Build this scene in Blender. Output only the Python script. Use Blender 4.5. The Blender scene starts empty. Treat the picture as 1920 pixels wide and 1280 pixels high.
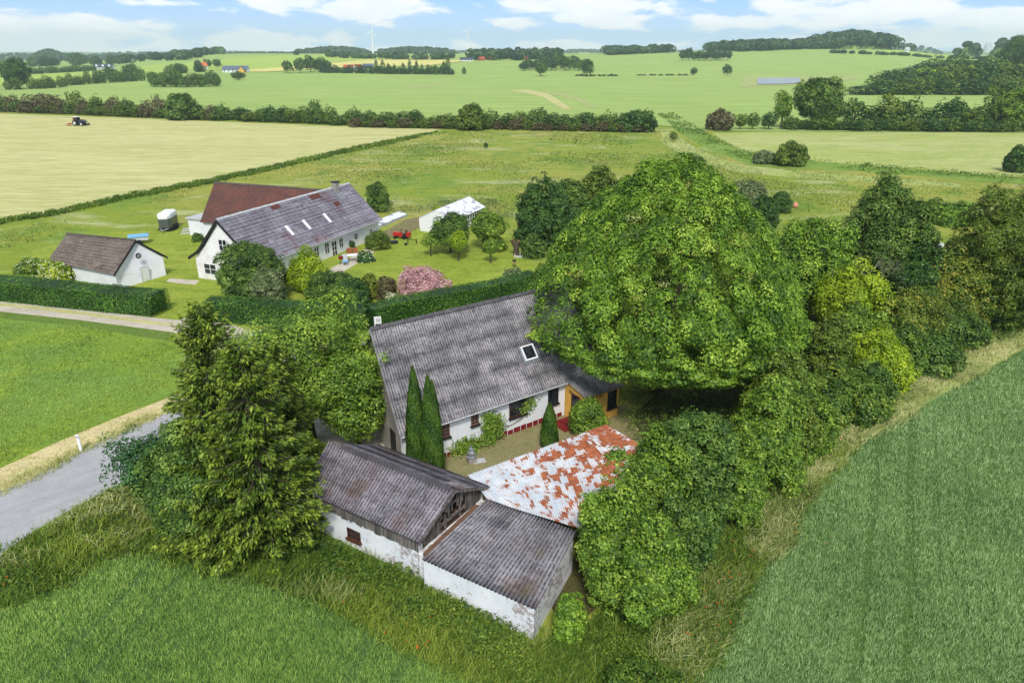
import bpy, math, random
import numpy as np
R = math.radians
sc = bpy.context.scene
COL = sc.collection
# ---------------------------------------------------------------- camera
F, CH, HY = 1333.0, 23.0, 97.0          # focal length in photo pixels, height above the yard, horizon row
TH = math.atan((640 - HY) / F)
FW = np.array([0, math.cos(TH), -math.sin(TH)]); UPV = np.array([0, math.sin(TH), math.cos(TH)]); CP = np.array([0, 0, CH])
cam = bpy.data.cameras.new("camera"); camo = bpy.data.objects.new("camera", cam); COL.objects.link(camo)
camo.location = (0, 0, CH); camo.rotation_euler = (math.pi / 2 - TH, 0, 0)
cam.sensor_width = 36; cam.lens = 36 * F / 1920; cam.clip_start = 0.5; cam.clip_end = 30000
sc.camera = camo
# ---------------------------------------------------------------- light
SUN_EL, SUN_AZ = 48.0, 178.0           # azimuth clockwise from the view direction
sun = bpy.data.lights.new("sun", 'SUN'); suno = bpy.data.objects.new("sun", sun); COL.objects.link(suno)
sun.energy = 2.0; sun.angle = R(11); sun.color = (1.0, 0.95, 0.86)
suno.rotation_euler = (R(90 - SUN_EL), 0, R(180 - SUN_AZ))
sc.view_settings.view_transform = 'Standard'; sc.view_settings.look = 'None'
sc.view_settings.exposure = 0.74; sc.view_settings.gamma = 1.0
sc.cycles.max_bounces = 6; sc.cycles.diffuse_bounces = 3; sc.cycles.glossy_bounces = 3; sc.cycles.transmission_bounces = 4
sc.cycles.transparent_max_bounces = 4; sc.cycles.volume_bounces = 1; sc.cycles.use_denoising = True
sc.cycles.use_adaptive_sampling = True; sc.cycles.adaptive_threshold = 0.02

class NT:
    """small node-tree writer"""
    def __init__(s, tree): s.t = tree; s.n = tree.nodes; s.l = tree.links
    def new(s, ty, **kw):
        n = s.n.new(ty)
        for k, v in kw.items(): setattr(n, k, v)
        return n
    def put(s, sock, v):
        if isinstance(v, bpy.types.NodeSocket): s.l.new(v, sock)
        elif isinstance(v, (tuple, list)) and sock.type == 'RGBA' and len(v) == 3: sock.default_value = (*v, 1)
        else: sock.default_value = v
    def math(s, op, a, b=0.0, c=None, clamp=False):
        n = s.new('ShaderNodeMath', operation=op); n.use_clamp = clamp
        s.put(n.inputs[0], a); s.put(n.inputs[1], b)
        if c is not None: s.put(n.inputs[2], c)
        return n.outputs[0]
    def mix(s, f, a, b, blend='MIX'):
        n = s.new('ShaderNodeMix', data_type='RGBA', blend_type=blend)
        s.put(n.inputs[0], f); s.put(n.inputs[6], a); s.put(n.inputs[7], b); return n.outputs[2]
    def noise(s, vec, scale, detail=3.0, rough=0.55, dist=0.0, out=0):
        n = s.new('ShaderNodeTexNoise'); s.put(n.inputs['Vector'], vec); n.inputs['Scale'].default_value = scale
        n.inputs['Detail'].default_value = detail; n.inputs['Roughness'].default_value = rough; n.inputs['Distortion'].default_value = dist
        return n.outputs[out]
    def step(s, x, lo, hi):
        n = s.new('ShaderNodeMapRange', interpolation_type='SMOOTHSTEP'); s.put(n.inputs[0], x)
        s.put(n.inputs[1], lo); s.put(n.inputs[2], hi); return n.outputs[0]
    def scalev(s, vec, xyz, rot=None):
        n = s.new('ShaderNodeMapping'); s.put(n.inputs[0], vec); n.inputs['Scale'].default_value = xyz
        if rot: n.inputs['Rotation'].default_value = rot
        return n.outputs[0]
    def obj(s): return s.new('ShaderNodeTexCoord').outputs['Object']
    def uv(s): return s.new('ShaderNodeUVMap').outputs[0]
    def sep(s, v):
        n = s.new('ShaderNodeSeparateXYZ'); s.put(n.inputs[0], v); return n.outputs
    def bump(s, h, strength=0.4, dist=0.1):
        n = s.new('ShaderNodeBump'); n.inputs['Strength'].default_value = strength; n.inputs['Distance'].default_value = dist
        s.put(n.inputs['Height'], h); return n.outputs[0]
def S(*c):
    """display colour 0-255 -> linear"""
    return tuple(((v / 255 + 0.055) / 1.055) ** 2.4 if v > 10 else v / 255 / 12.92 for v in c)
MATS = {}
def material(name, fn, rough=0.85, spec=0.25, metal=0.0):
    m = bpy.data.materials.new(name); m.use_nodes = True; t = NT(m.node_tree)
    b = m.node_tree.nodes['Principled BSDF']; b.inputs['Roughness'].default_value = rough
    b.inputs['Specular IOR Level'].default_value = spec; b.inputs['Metallic'].default_value = metal
    r = fn(t, b) if fn else None
    if r is not None: t.put(b.inputs['Base Color'], r)
    MATS[name] = m; return m
def plain(name, col, rough=0.6, spec=0.3, metal=0.0, var=0.12, sc_=6.0):
    def f(t, b):
        n = t.noise(t.obj(), sc_, 4); dark = tuple(c * (1 - var * 2) for c in col)
        return t.mix(t.step(n, 0.35, 0.65), dark, col)
    return material(name, f, rough, spec, metal)
# ---------------------------------------------------------------- sky
w = bpy.data.worlds.new("World"); sc.world = w; w.use_nodes = True
t = NT(w.node_tree); w.node_tree.nodes.clear()
sky = t.new('ShaderNodeTexSky', sky_type='NISHITA'); sky.sun_disc = False
sky.sun_elevation = R(SUN_EL); sky.sun_rotation = R(SUN_AZ); sky.air_density = 1.0; sky.dust_density = 0.6; sky.ozone_density = 1.4
gen = t.new('ShaderNodeTexCoord').outputs['Generated']; sx, sy, sz = t.sep(gen)
az = t.math('ARCTAN2', sx, sy); el = t.math('ARCSINE', sz)
cv = t.new('ShaderNodeCombineXYZ'); t.put(cv.inputs[0], t.math('MULTIPLY', az, 9.0)); t.put(cv.inputs[1], t.math('MULTIPLY', el, 34.0))
cn = t.noise(cv.outputs[0], 1.6, 7, 0.6, 0.3); cn2 = t.noise(cv.outputs[0], 0.55, 5, 0.5)
def angles(px, py):
    d = FW + np.array([1., 0, 0]) * (px - 960) / F + UPV * (640 - py) / F; d /= np.linalg.norm(d)
    return math.atan2(d[0], d[1]), math.asin(d[2])
tot = None
for (px, py, wx, wy, k) in [(90, 62, 190, 30, 1), (40, 92, 260, 22, .9), (330, 92, 120, 12, .6), (480, 78, 110, 18, 1), (560, 92, 110, 12, .8), (640, 75, 42, 12, .9),
        (540, 8, 90, 14, .9), (690, 16, 120, 20, 1.1), (410, 20, 60, 10, .6), (1110, 8, 190, 22, 1.0), (1120, 30, 110, 22, 1), (975, 42, 70, 12, .8),
        (1040, 88, 110, 12, .9), (1245, 88, 60, 10, .8), (870, 84, 40, 9, .6), (1500, 14, 120, 22, .9), (1420, 42, 150, 16, .9), (1640, 25, 150, 22, 1.0), (1700, 20, 50, 12, 1.1),
        (1860, 40, 200, 26, .9), (1800, 72, 190, 16, .9), (1480, 66, 120, 10, .5), (290, 4, 120, 10, .6), (770, 96, 120, 8, .6)]:
    a0, e0 = angles(px, py); wa = wx / F * 0.86; we = wy / F
    dx = t.math('DIVIDE', t.math('SUBTRACT', az, a0), wa); dy = t.math('DIVIDE', t.math('SUBTRACT', el, e0), we)
    d2 = t.math('ADD', t.math('MULTIPLY', dx, dx), t.math('MULTIPLY', dy, dy))
    g = t.math('MULTIPLY', t.math('POWER', 2.718, t.math('MULTIPLY', d2, -0.9)), k)
    tot = g if tot is None else t.math('MAXIMUM', tot, g)
low = t.step(el, 0.16, 0.07)
skyc = t.mix(t.step(el, 0.0, 0.07), (4.5, 5.8, 7.6), (2.6, 4.5, 7.3))
high = t.math('MULTIPLY', t.step(cn2, 0.36, 0.56), t.step(el, 0.07, 0.2))
highc = (5.0, 5.05, 5.1)
msk = t.math('MULTIPLY', t.step(t.math('ADD', tot, t.math('MULTIPLY', t.math('SUBTRACT', cn, 0.5), 2.1)), 0.30, 0.66), low)
msk = t.math('MAXIMUM', msk, t.math('MULTIPLY', high, 0.85))
base = t.mix(t.step(el, 0.25, 0.08), sky.outputs[0], skyc)
cc = t.mix(t.step(cn, 0.3, 0.7), (6.6, 6.9, 7.2), (7.8, 7.6, 7.5))
col = t.mix(t.math('MULTIPLY', msk, 0.92), base, t.mix(t.step(el, 0.1, 0.3), cc, highc))
bg = t.new('ShaderNodeBackground'); t.put(bg.inputs[0], col); bg.inputs[1].default_value = 0.10
wo = t.new('ShaderNodeOutputWorld'); t.l.new(bg.outputs[0], wo.inputs[0])
# ---------------------------------------------------------------- terrain
def sst(x, a, b):
    u = np.clip((np.asarray(x, float) - a) / (b - a), 0, 1); return u * u * (3 - 2 * u)
def hgt(x, y):
    x = np.asarray(x, float); y = np.asarray(y, float); q = x / np.maximum(y, 50)
    g = 0.25 + 0.75 * sst(q, -0.55, -0.36) - 0.35 * sst(q, 0.50, 0.56)
    z = 19.0 * sst(y, 520, 1400) * g
    z += 10.5 * np.exp(-((x - 500) / 250) ** 2 - ((y - 1180) / 260) ** 2)
    z += 2.2 * np.exp(-((x + 420) / 180) ** 2 - ((y - 1150) / 200) ** 2)
    z -= 9.0 * sst(y, 1500, 2100)
    r = (np.sin(x / 610 + 1.1) + 0.7 * np.sin(x / 283 + 4.0) + 0.5 * np.sin(x / 1370 + 0.3))
    z += sst(y, 3000, 5200) * (15 + 6.5 * r) + sst(y, 6000, 8000) * 10
    return z * sst(y, 300, 520)
def ray(px, py): return FW + np.array([1., 0, 0]) * (px - 960) / F + UPV * (640 - py) / F
_T = np.concatenate([np.arange(15, 400, 1.0), 400 * 1.0035 ** np.arange(0, 900)])
def at(px, py, z=None):
    """photo pixel -> point on the terrain, or on the level z"""
    d = ray(px, py)
    if z is not None: return CP + d * (z - CH) / d[2]
    p = CP[:, None] + d[:, None] * _T[None]; gap = p[2] - hgt(p[0], p[1]); k = np.argmax(gap < 0)
    if k == 0: k = len(_T) - 1
    a = gap[k - 1] / max(gap[k - 1] - gap[k], 1e-9); tt = _T[k - 1] + (_T[k] - _T[k - 1]) * min(max(a, 0), 1)
    q = CP + d * tt; q[2] = float(hgt(q[0], q[1])); return q
def proj(p):
    v = np.asarray(p, float) - CP; d = v @ FW; return 960 + F * v[0] / d, 640 - F * (v @ UPV) / d, d
def height_at(g, py):
    """height above ground point g whose image row is py"""
    lo, hi = -5., 90.
    for _ in range(40):
        m = (lo + hi) / 2
        if proj((g[0], g[1], g[2] + m))[1] > py: lo = m
        else: hi = m
    return m
# ---------------------------------------------------------------- mesh helpers
def loc_of(p):
    v = np.zeros(3)
    while p is not None: v = v + np.array(p.location); p = p.parent
    return v
def mesh_obj(name, V, Fa, mat, parent=None, uv=None, tint=None, smooth=False, world=True, mats=None, midx=None):
    V = np.asarray(V, np.float32).reshape(-1, 3)
    if world and parent is not None: V = V - loc_of(parent).astype(np.float32)
    me = bpy.data.meshes.new(name)
    if isinstance(Fa, np.ndarray):
        k = Fa.shape[1]; n = len(Fa); me.vertices.add(len(V)); me.vertices.foreach_set('co', V.ravel())
        me.loops.add(n * k); me.loops.foreach_set('vertex_index', Fa.astype(np.int32).ravel())
        me.polygons.add(n); me.polygons.foreach_set('loop_start', np.arange(0, n * k, k, dtype=np.int32))
        me.update(calc_edges=True)
    else: me.from_pydata([tuple(map(float, v)) for v in V], [], [tuple(map(int, f)) for f in Fa]); me.update()
    if mats:
        for m in mats: me.materials.append(m)
        me.polygons.foreach_set('material_index', np.asarray(midx, np.int32))
    else: me.materials.append(mat)
    if uv is not None:
        li = np.zeros(len(me.loops), np.int32); me.loops.foreach_get('vertex_index', li)
        l = me.uv_layers.new(name='UVMap'); l.data.foreach_set('uv', np.asarray(uv, np.float32)[li].ravel())
    if tint is not None:
        a = me.attributes.new('tint', 'FLOAT', 'POINT'); a.data.foreach_set('value', np.asarray(tint, np.float32))
    if smooth: me.polygons.foreach_set('use_smooth', np.ones(len(me.polygons), bool))
    o = bpy.data.objects.new(name, me); COL.objects.link(o); o.parent = parent
    return o
def tag(o, label=None, cat=None, group=None, kind=None):
    if label: o['label'] = label
    if cat: o['category'] = cat
    if group: o['group'] = group
    if kind: o['kind'] = kind
    return o
def thing(name, loc, label, cat, group=None):
    o = bpy.data.objects.new(name, None); COL.objects.link(o); o.location = tuple(map(float, loc)); o.empty_display_size = 0.3
    return tag(o, label, cat, group)
def clone(o, parent=None):
    c = o.copy(); COL.objects.link(c); c.parent = parent
    for ch in list(o.children): clone(ch, c)
    return c
class MB:
    def __init__(s): s.V = []; s.F = []
    def add(s, v, f):
        k = len(s.V); s.V += [tuple(map(float, p)) for p in v]; s.F += [tuple(i + k for i in q) for q in f]
    def box(s, f, u0, u1, v0, v1, z0, z1):
        P = [f(u, v, z) for z in (z0, z1) for (u, v) in ((u0, v0), (u1, v0), (u1, v1), (u0, v1))]
        s.add(P, [(3, 2, 1, 0), (4, 5, 6, 7), (0, 1, 5, 4), (1, 2, 6, 5), (2, 3, 7, 6), (3, 0, 4, 7)])
    def prism(s, poly, z0, z1):
        n = len(poly); P = [(p[0], p[1], z0) for p in poly] + [(p[0], p[1], z1) for p in poly]
        s.add(P, [tuple(range(n - 1, -1, -1)), tuple(range(n, 2 * n))] + [(i, (i + 1) % n, n + (i + 1) % n, n + i) for i in range(n)])
    def extr(s, pts, d):
        """planar polygon pts thickened by vector d"""
        n = len(pts); d = np.asarray(d, float); P = [np.asarray(p, float) for p in pts]; P = P + [p + d for p in P]
        s.add(P, [tuple(range(n - 1, -1, -1)), tuple(range(n, 2 * n))] + [(i, (i + 1) % n, n + (i + 1) % n, n + i) for i in range(n)])
    def tube(s, pts, rs, n=6):
        pts = [np.asarray(p, float) for p in pts]
        if not isinstance(rs, (list, tuple, np.ndarray)): rs = [rs] * len(pts)
        V = []; k = len(pts)
        for i, p in enumerate(pts):
            d = pts[min(i + 1, k - 1)] - pts[max(i - 1, 0)]; d = d / (np.linalg.norm(d) + 1e-9)
            a = np.cross(d, (0, 0, 1.0) if abs(d[2]) < .9 else (1.0, 0, 0)); a /= np.linalg.norm(a); b = np.cross(d, a)
            V += [p + rs[i] * (math.cos(2 * math.pi * j / n) * a + math.sin(2 * math.pi * j / n) * b) for j in range(n)]
        Fq = [(i * n + j, i * n + (j + 1) % n, (i + 1) * n + (j + 1) % n, (i + 1) * n + j) for i in range(k - 1) for j in range(n)]
        s.add(V, Fq + [tuple(range(n - 1, -1, -1)), tuple(range((k - 1) * n, k * n))])
    def cyl(s, c, axis, r, h, n=16):
        c = np.asarray(c, float); a = np.asarray(axis, float); a /= np.linalg.norm(a); s.tube([c - a * h / 2, c + a * h / 2], r, n)
    def lathe(s, c, prof, n=16):
        V = [(c[0] + r * math.cos(2 * math.pi * j / n), c[1] + r * math.sin(2 * math.pi * j / n), c[2] + z) for (r, z) in prof for j in range(n)]
        k = len(prof)
        s.add(V, [(i * n + j, i * n + (j + 1) % n, (i + 1) * n + (j + 1) % n, (i + 1) * n + j) for i in range(k - 1) for j in range(n)] + [tuple(range(n - 1, -1, -1)), tuple(range((k - 1) * n, k * n))])
    def build(s, name, mat, parent=None, world=True, bevel=0, smooth=False):
        o = mesh_obj(name, s.V, s.F, mat, parent, world=world, smooth=smooth)
        if bevel:
            m = o.modifiers.new('bevel', 'BEVEL'); m.width = bevel; m.segments = 2; m.limit_method = 'ANGLE'
        return o
def frame(o, phi, z=0.0):
    c, s_ = math.cos(phi), math.sin(phi); o = np.asarray(o, float)
    return lambda u, v, zz: np.array((o[0] + u * c - v * s_, o[1] + u * s_ + v * c, z + zz))
# ---------------------------------------------------------------- ground
def ground_mat(name, cols, scales=(0.03, 0.18, 1.6), stretch=None, bump=0.5, rot=0.0, fine=0.35, bdist=0.15, fscale=7.0, streak=(.25, .8), svar=.14, tram=None):
    """cols: base, alt (large patches), alt2 (medium), speck (fine)"""
    def f(t, b):
        v = t.obj(); vs = t.scalev(v, (stretch or (1, 1, 1)), (0, 0, rot)) if stretch else v
        c = t.mix(t.step(t.noise(vs, scales[0], 4, 0.6, 0.6), 0.38, 0.62), cols[0], cols[1])
        c = t.mix(t.step(t.noise(vs, scales[1], 5, 0.65, 0.4), 0.44, 0.68), c, cols[2])
        fn_ = t.noise(vs, scales[2], 4, 0.7); c = t.mix(t.math('MULTIPLY', t.step(fn_, 0.42, 0.66), 0.7), c, cols[3])
        sk_ = t.noise(t.scalev(v, (streak[0], streak[1], 1), (0, 0, rot)), 1.0, 5, 0.75); c = t.mix(1.0, c, t.mix(t.step(sk_, 0.3, 0.7), (1 - svar,) * 3, (1 + svar * .7,) * 3), 'MULTIPLY')
        if tram:
            tv = t.sep(t.scalev(v, (1, 1, 1), (0, 0, tram[1]))); q = t.math('ADD', tv[1], t.math('MULTIPLY', t.noise(v, .004, 2), 60)); fr = t.math('FRACT', t.math('DIVIDE', q, tram[0])); ln = t.math('MULTIPLY', t.step(t.math('ABSOLUTE', t.math('SUBTRACT', fr, .5)), tram[2], 0.0), t.step(t.noise(v, .02, 3), .4, .6)); c = t.mix(t.math('MULTIPLY', ln, .55), c, tuple(x * .6 for x in cols[3]))
        ff = t.noise(v, fscale, 3, 0.7)
        c = t.mix(fine, c, t.mix(t.step(ff, 0.35, 0.65), tuple(x * 0.45 for x in cols[0]), tuple(min(1, x * 1.6) for x in cols[0])))
        t.put(b.inputs['Normal'], t.bump(t.math('ADD', ff, fn_), bump, bdist)); return c
    return material(name, f, 0.95, 0.1)
G = {}
G['meadow'] = ground_mat('meadow_grass', [S(142, 162, 62), S(168, 168, 84), S(118, 146, 62), S(176, 180, 112)], (0.02, 0.09, 0.5))
G['far'] = ground_mat('far_green_crop', [S(158, 180, 100), S(150, 176, 96), S(164, 186, 110), S(142, 166, 88)], (0.006, 0.02, 0.2), (1, 3, 1), fine=0.12, streak=(.02, .12), svar=.14, tram=(26, R(6), .045))
xs = np.concatenate([-np.geomspace(9000, 1500, 26), np.arange(-1480, 1481, 40), np.geomspace(1500, 9000, 26)])
ys = np.concatenate([[-200, 0, 60, 120, 180, 240], np.arange(280, 2300, 40), np.geomspace(2320, 7000, 60)])
X, Y = np.meshgrid(xs, ys); V = np.stack([X, Y, hgt(X, Y)], -1).reshape(-1, 3); nx = len(xs); ny = len(ys)
I = (np.arange(ny - 1)[:, None] * nx + np.arange(nx - 1)[None]).reshape(-1)
def gm(t, b):
    v = t.obj(); y = t.sep(v)[1]
    near = t.mix(t.step(t.noise(v, 0.02, 4, 0.6, 0.8), 0.4, 0.62), S(134, 150, 52), S(160, 158, 76))
    near = t.mix(t.step(t.noise(v, 0.07, 5, 0.65, 0.6), 0.46, 0.66), near, S(112, 140, 54))
    near = t.mix(t.math('MULTIPLY', t.step(t.noise(t.scalev(v, (1, 2.5, 1)), 0.045, 5, 0.6, 1.0), 0.54, 0.66), 0.85), near, S(178, 180, 128))
    near = t.mix(t.math('MULTIPLY', t.step(t.noise(v, 0.035, 4, 0.5), 0.60, 0.72), 0.5), near, S(156, 134, 80))
    fn_ = t.noise(v, 1.3, 5, 0.75); near = t.mix(t.math('MULTIPLY', t.step(fn_, 0.4, 0.65), 0.35), near, S(96, 124, 44))
    near = t.mix(t.math('MULTIPLY', t.step(t.noise(t.scalev(v, (1, 1.8, 1)), 0.22, 6, 0.75), 0.5, 0.66), 0.55), near, S(92, 122, 50))
    near = t.mix(t.math('MULTIPLY', t.step(t.noise(t.scalev(v, (1, 2.2, 1)), 0.5, 5, 0.75, 0.5), 0.55, 0.68), 0.5), near, S(188, 190, 136))
    vor = t.new('ShaderNodeTexVoronoi'); t.put(vor.inputs['Vector'], v); vor.inputs['Scale'].default_value = 0.0035
    far = t.mix(t.sep(vor.outputs['Color'])[0], S(126, 158, 84), S(178, 192, 112)); far = t.mix(t.step(t.sep(vor.outputs['Color'])[1], .55, .6), far, S(92, 118, 66))
    t.put(b.inputs['Normal'], t.bump(fn_, 0.5, 0.25))
    return t.mix(t.step(y, 300, 420), near, far)
tag(mesh_obj('ground', V, np.stack([I, I + 1, I + nx + 1, I + nx], 1), material('ground_cover', gm, 0.95, 0.1)), 'rough green and straw coloured meadow land running to the horizon', kind='structure')
import bmesh
def sheet(name, pts, mat, off=0.004, label=None, grid=None, kind='structure', px=True, cat=None):
    """a thin sheet lying on the terrain; pts are photo pixels on the ground"""
    W = [at(*p) if px else p for p in pts]
    bm = bmesh.new(); fc = bm.faces.new([bm.verts.new((q[0], q[1], 0)) for q in W])
    bmesh.ops.triangulate(bm, faces=[fc])
    if grid:
        a = np.array(W)
        for ax in (0, 1):
            for c in np.arange(math.ceil(a[:, ax].min() / grid) * grid, a[:, ax].max(), grid):
                no = (1, 0, 0) if ax == 0 else (0, 1, 0)
                bmesh.ops.bisect_plane(bm, geom=bm.verts[:] + bm.edges[:] + bm.faces[:], plane_co=(c, c, 0), plane_no=no)
    for v in bm.verts: v.co.z = float(hgt(v.co.x, v.co.y)) + off
    bmesh.ops.recalc_face_normals(bm, faces=bm.faces[:])
    if bm.faces and sum(f.normal.z for f in bm.faces) < 0: bmesh.ops.reverse_faces(bm, faces=bm.faces[:])
    me = bpy.data.meshes.new(name); bm.to_mesh(me); bm.free(); me.materials.append(mat)
    o = bpy.data.objects.new(name, me); COL.objects.link(o); return tag(o, label, cat, kind=kind)
def wpt(q): return proj((q[0], q[1], 0))[:2]
# ================================================================ fields, roads, water
G['mown'] = ground_mat('mown_grass', [S(188, 188, 126), S(198, 196, 138), S(170, 176, 106), S(208, 204, 150)], (0.015, 0.06, 0.5), (0.45, 2.6, 1), rot=R(8), fine=0.2, streak=(.09, 1.2), svar=.32)
G['pale'] = ground_mat('pale_tall_grass', [S(160, 174, 92), S(182, 184, 126), S(140, 164, 70), S(196, 192, 146)], (0.02, 0.07, 0.6), (1, 2.2, 1), fine=0.3, streak=(.12, .5), svar=.25)
G['lawn'] = ground_mat('lawn_grass', [S(132, 152, 50), S(150, 162, 66), S(108, 136, 44), S(164, 168, 84)], (0.07, 0.3, 1.4), (1, 2, 1), fine=0.3, fscale=4, streak=(.5, 1.1), svar=.22)
G['crop_left'] = ground_mat('young_crop', [S(126, 154, 56), S(104, 142, 76), S(142, 162, 52), S(112, 142, 58)], (0.045, 0.14, 1.2), (1, 1.6, 1), fine=0.35, fscale=5)
G['wheat'] = ground_mat('wheat_crop', [S(84, 112, 58), S(80, 110, 66), S(94, 120, 54), S(60, 88, 48)], (0.05, 0.2, 1.6), fine=0.5, fscale=6, bump=0.9)
G['verge_dry'] = ground_mat('dry_verge', [S(198, 184, 134), S(212, 198, 150), S(164, 164, 92), S(220, 208, 168)], (0.3, 0.9, 3), (1, 1, 1), fine=0.4, streak=(.4, 2.2), rot=R(-44), svar=.25)
G['gravel'] = ground_mat('gravel', [S(196, 188, 172), S(208, 200, 184), S(178, 170, 150), S(216, 208, 194)], (0.15, 0.6, 4), fine=0.35, fscale=16)
def asph(t, b):
    v = t.obj(); c = t.mix(t.step(t.noise(v, .5, 5, .7), .35, .65), S(156, 158, 162), S(172, 173, 176)); r_ = t.scalev(v, (1, 1, 1), (0, 0, R(-44)))
    c = t.mix(t.math('MULTIPLY', t.step(t.noise(t.scalev(r_, (.12, 1.1, 1)), 1.0, 4, .6), .5, .66), .4), c, S(140, 142, 148)); vr = t.new('ShaderNodeTexVoronoi', feature='DISTANCE_TO_EDGE'); t.put(vr.inputs['Vector'], t.noise(v, .8, 4, .7, 0, 1)); vr.inputs['Scale'].default_value = 9
    c = t.mix(t.math('MULTIPLY', t.step(vr.outputs['Distance'], .012, 0), .35), c, S(110, 110, 112)); n = t.noise(v, 22, 3, .8); t.put(b.inputs['Normal'], t.bump(n, .3, .02)); return t.mix(.25, c, t.mix(t.step(n, .35, .65), (.2, .2, .2), (.62, .62, .63)))
G['asphalt'] = material('asphalt', asph, .9, .2)
G['yard'] = ground_mat('mossy_paving', [S(140, 134, 92), S(156, 148, 112), S(112, 122, 66), S(168, 160, 128)], (0.5, 1.6, 6), fine=0.5, fscale=14)
G['rough'] = ground_mat('rough_grass', [S(100, 130, 54), S(124, 140, 66), S(82, 116, 44), S(150, 152, 90)], (0.12, 0.5, 2.4), fine=0.5, fscale=7, bump=0.9)
G['yellow'] = ground_mat('yellow_crop', [S(206, 200, 120), S(214, 206, 130), S(196, 194, 108), S(220, 212, 140)], (0.01, 0.04, 0.3), fine=0.1)
G['lime'] = ground_mat('light_green_crop', [S(160, 186, 84), S(168, 190, 96), S(150, 178, 78), S(174, 192, 108)], (0.008, 0.03, 0.2), (1, 2, 1), fine=0.1)
G['straw'] = ground_mat('trodden_grass', [S(188, 184, 124), S(196, 190, 136), S(166, 176, 98), S(204, 198, 150)], (0.1, 0.3, 1.5), fine=0.25)
G['ditch'] = ground_mat('ditch_grass', [S(112, 146, 56), S(132, 156, 72), S(96, 130, 52), S(158, 170, 102)], (0.08, 0.25, 1.2), fine=0.35)
G['wear'] = ground_mat('worn_crop', [S(160, 172, 106), S(172, 178, 118), S(142, 160, 88), S(182, 184, 134)], (0.05, 0.15, .6), fine=0.25)
G['soil'] = ground_mat('garden_soil', [S(128, 118, 88), S(118, 124, 70), S(106, 98, 74), S(146, 138, 104)], (0.4, 1.2, 5), fine=0.4)
fw_ = [at(-220, 190), at(0, 196), at(640, 226), at(1240, 236), at(1330, 246), at(2100, 250)]
fw_ += [(x, y, 0) for x, y in [(1250, 1100), (1000, 1450), (300, 1560), (-300, 1560), (-760, 1250), (-640, 800), (-560, 640)]]
sheet('crop_field', fw_, G['far'], 0.12, 'wide pale green crop field rising to the horizon behind the long hedgerow', grid=40, px=False)
sheet('crop_field', [(-200, 168), (60, 160), (250, 140), (420, 128), (420, 118), (300, 121), (120, 137), (-200, 146)], G['lime'], 0.3, 'narrow yellow green field behind the hedge of oaks far left', grid=40)
sheet('crop_field', [(268, 128), (380, 116), (480, 107), (560, 104.5), (640, 105), (720, 108), (860, 113), (700, 112), (620, 118), (500, 131), (400, 133), (300, 131)], G['lime'], 0.45, 'light green field on the low hill under the lone pine tree', grid=40)
sheet('crop_field', [(400, 136), (480, 131), (620, 119), (690, 113), (860, 113.5), (868, 116), (800, 124), (640, 128), (500, 136)], G['yellow'], 0.6, 'yellow ripening strip of field behind the pine grove', grid=40)
sheet('crop_field', [(1640, 104), (1900, 111), (1900, 106.5), (1640, 99.5)], G['lime'], 0.3, 'small far field beyond the wooded hill on the right', grid=40)
sheet('mown_field', [(-300, 203), (0, 213), (250, 222), (640, 237), (826, 243), (760, 260), (640, 284), (480, 322), (360, 347), (250, 368), (120, 398), (0, 418), (-300, 474)], G['mown'], 0.008, 'pale yellow freshly mown field with the tractor on it')
sheet('grass_field', [(1335, 250), (1480, 246), (2100, 248), (2100, 336), (1860, 332), (1700, 318), (1560, 306), (1440, 300), (1380, 278)], G['pale'], 0.008, 'pale tall grass field in front of the hedgerow with the oak')
sheet('field_track', [(1232, 215), (1262, 214), (1300, 236), (1345, 262), (1400, 284), (1470, 298), (1600, 308), (1830, 326), (2000, 340), (2000, 350), (1800, 336), (1620, 322), (1480, 316), (1390, 304), (1320, 276), (1270, 248)], G['ditch'], 0.012, 'overgrown green ditch curving through the meadow towards the right')
sheet('field_track', [(1240, 244), (1262, 250), (1312, 282), (1380, 308), (1480, 320), (1640, 332), (1800, 345), (1800, 352), (1620, 342), (1470, 332), (1370, 322), (1290, 296), (1240, 268)], G['pale'], 0.016, 'strip of bleached tall grass along the near side of the ditch')
sheet('tramline', [(955, 171), (990, 169), (1030, 177), (1072, 205), (1056, 206), (1018, 183), (985, 175)], G['straw'], 0.2, 'bare curved tractor track in the crop behind the hedgerow', grid=40)
sheet('tramline', [(1000, 172), (1060, 175), (1100, 190), (1120, 203), (1106, 204), (1080, 190), (1045, 179)], G['wear'], 0.2, 'second bare curved tractor track closer to the meadow gap', grid=40)
sheet('tramline', [(745, 166), (790, 161), (850, 155), (850, 157), (800, 164), (765, 168)], G['wear'], 0.2, 'short worn patch in the middle of the wide green crop', grid=40)
sheet('lawn', [(60, 520), (60, 470), (190, 436), (352, 432), (560, 400), (720, 428), (830, 402), (985, 450), (1010, 520), (930, 545), (700, 590), (600, 590), (520, 575), (440, 608), (345, 606), (330, 602), (258, 590), (300, 560), (150, 520)], G['lawn'], 0.008, 'mown bright green lawn around the long white farmhouse')
sheet('gravel_drive', [(-200, 538), (0, 558), (140, 575), (255, 592), (330, 600), (372, 592), (420, 606), (560, 640), (700, 640), (745, 770), (750, 850), (600, 830), (480, 770), (420, 730), (440, 680), (390, 640), (325, 623), (150, 600), (0, 584), (-200, 560)], G['gravel'], 0.012, 'pale gravel drive leading past the hedges to the yard')
sheet('grass_strip', [(-200, 549), (0, 568), (150, 584), (290, 603), (340, 611), (290, 609), (150, 590), (0, 573), (-200, 553)], G['straw'], 0.016, 'thin line of worn grass along the middle of the gravel drive')
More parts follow.
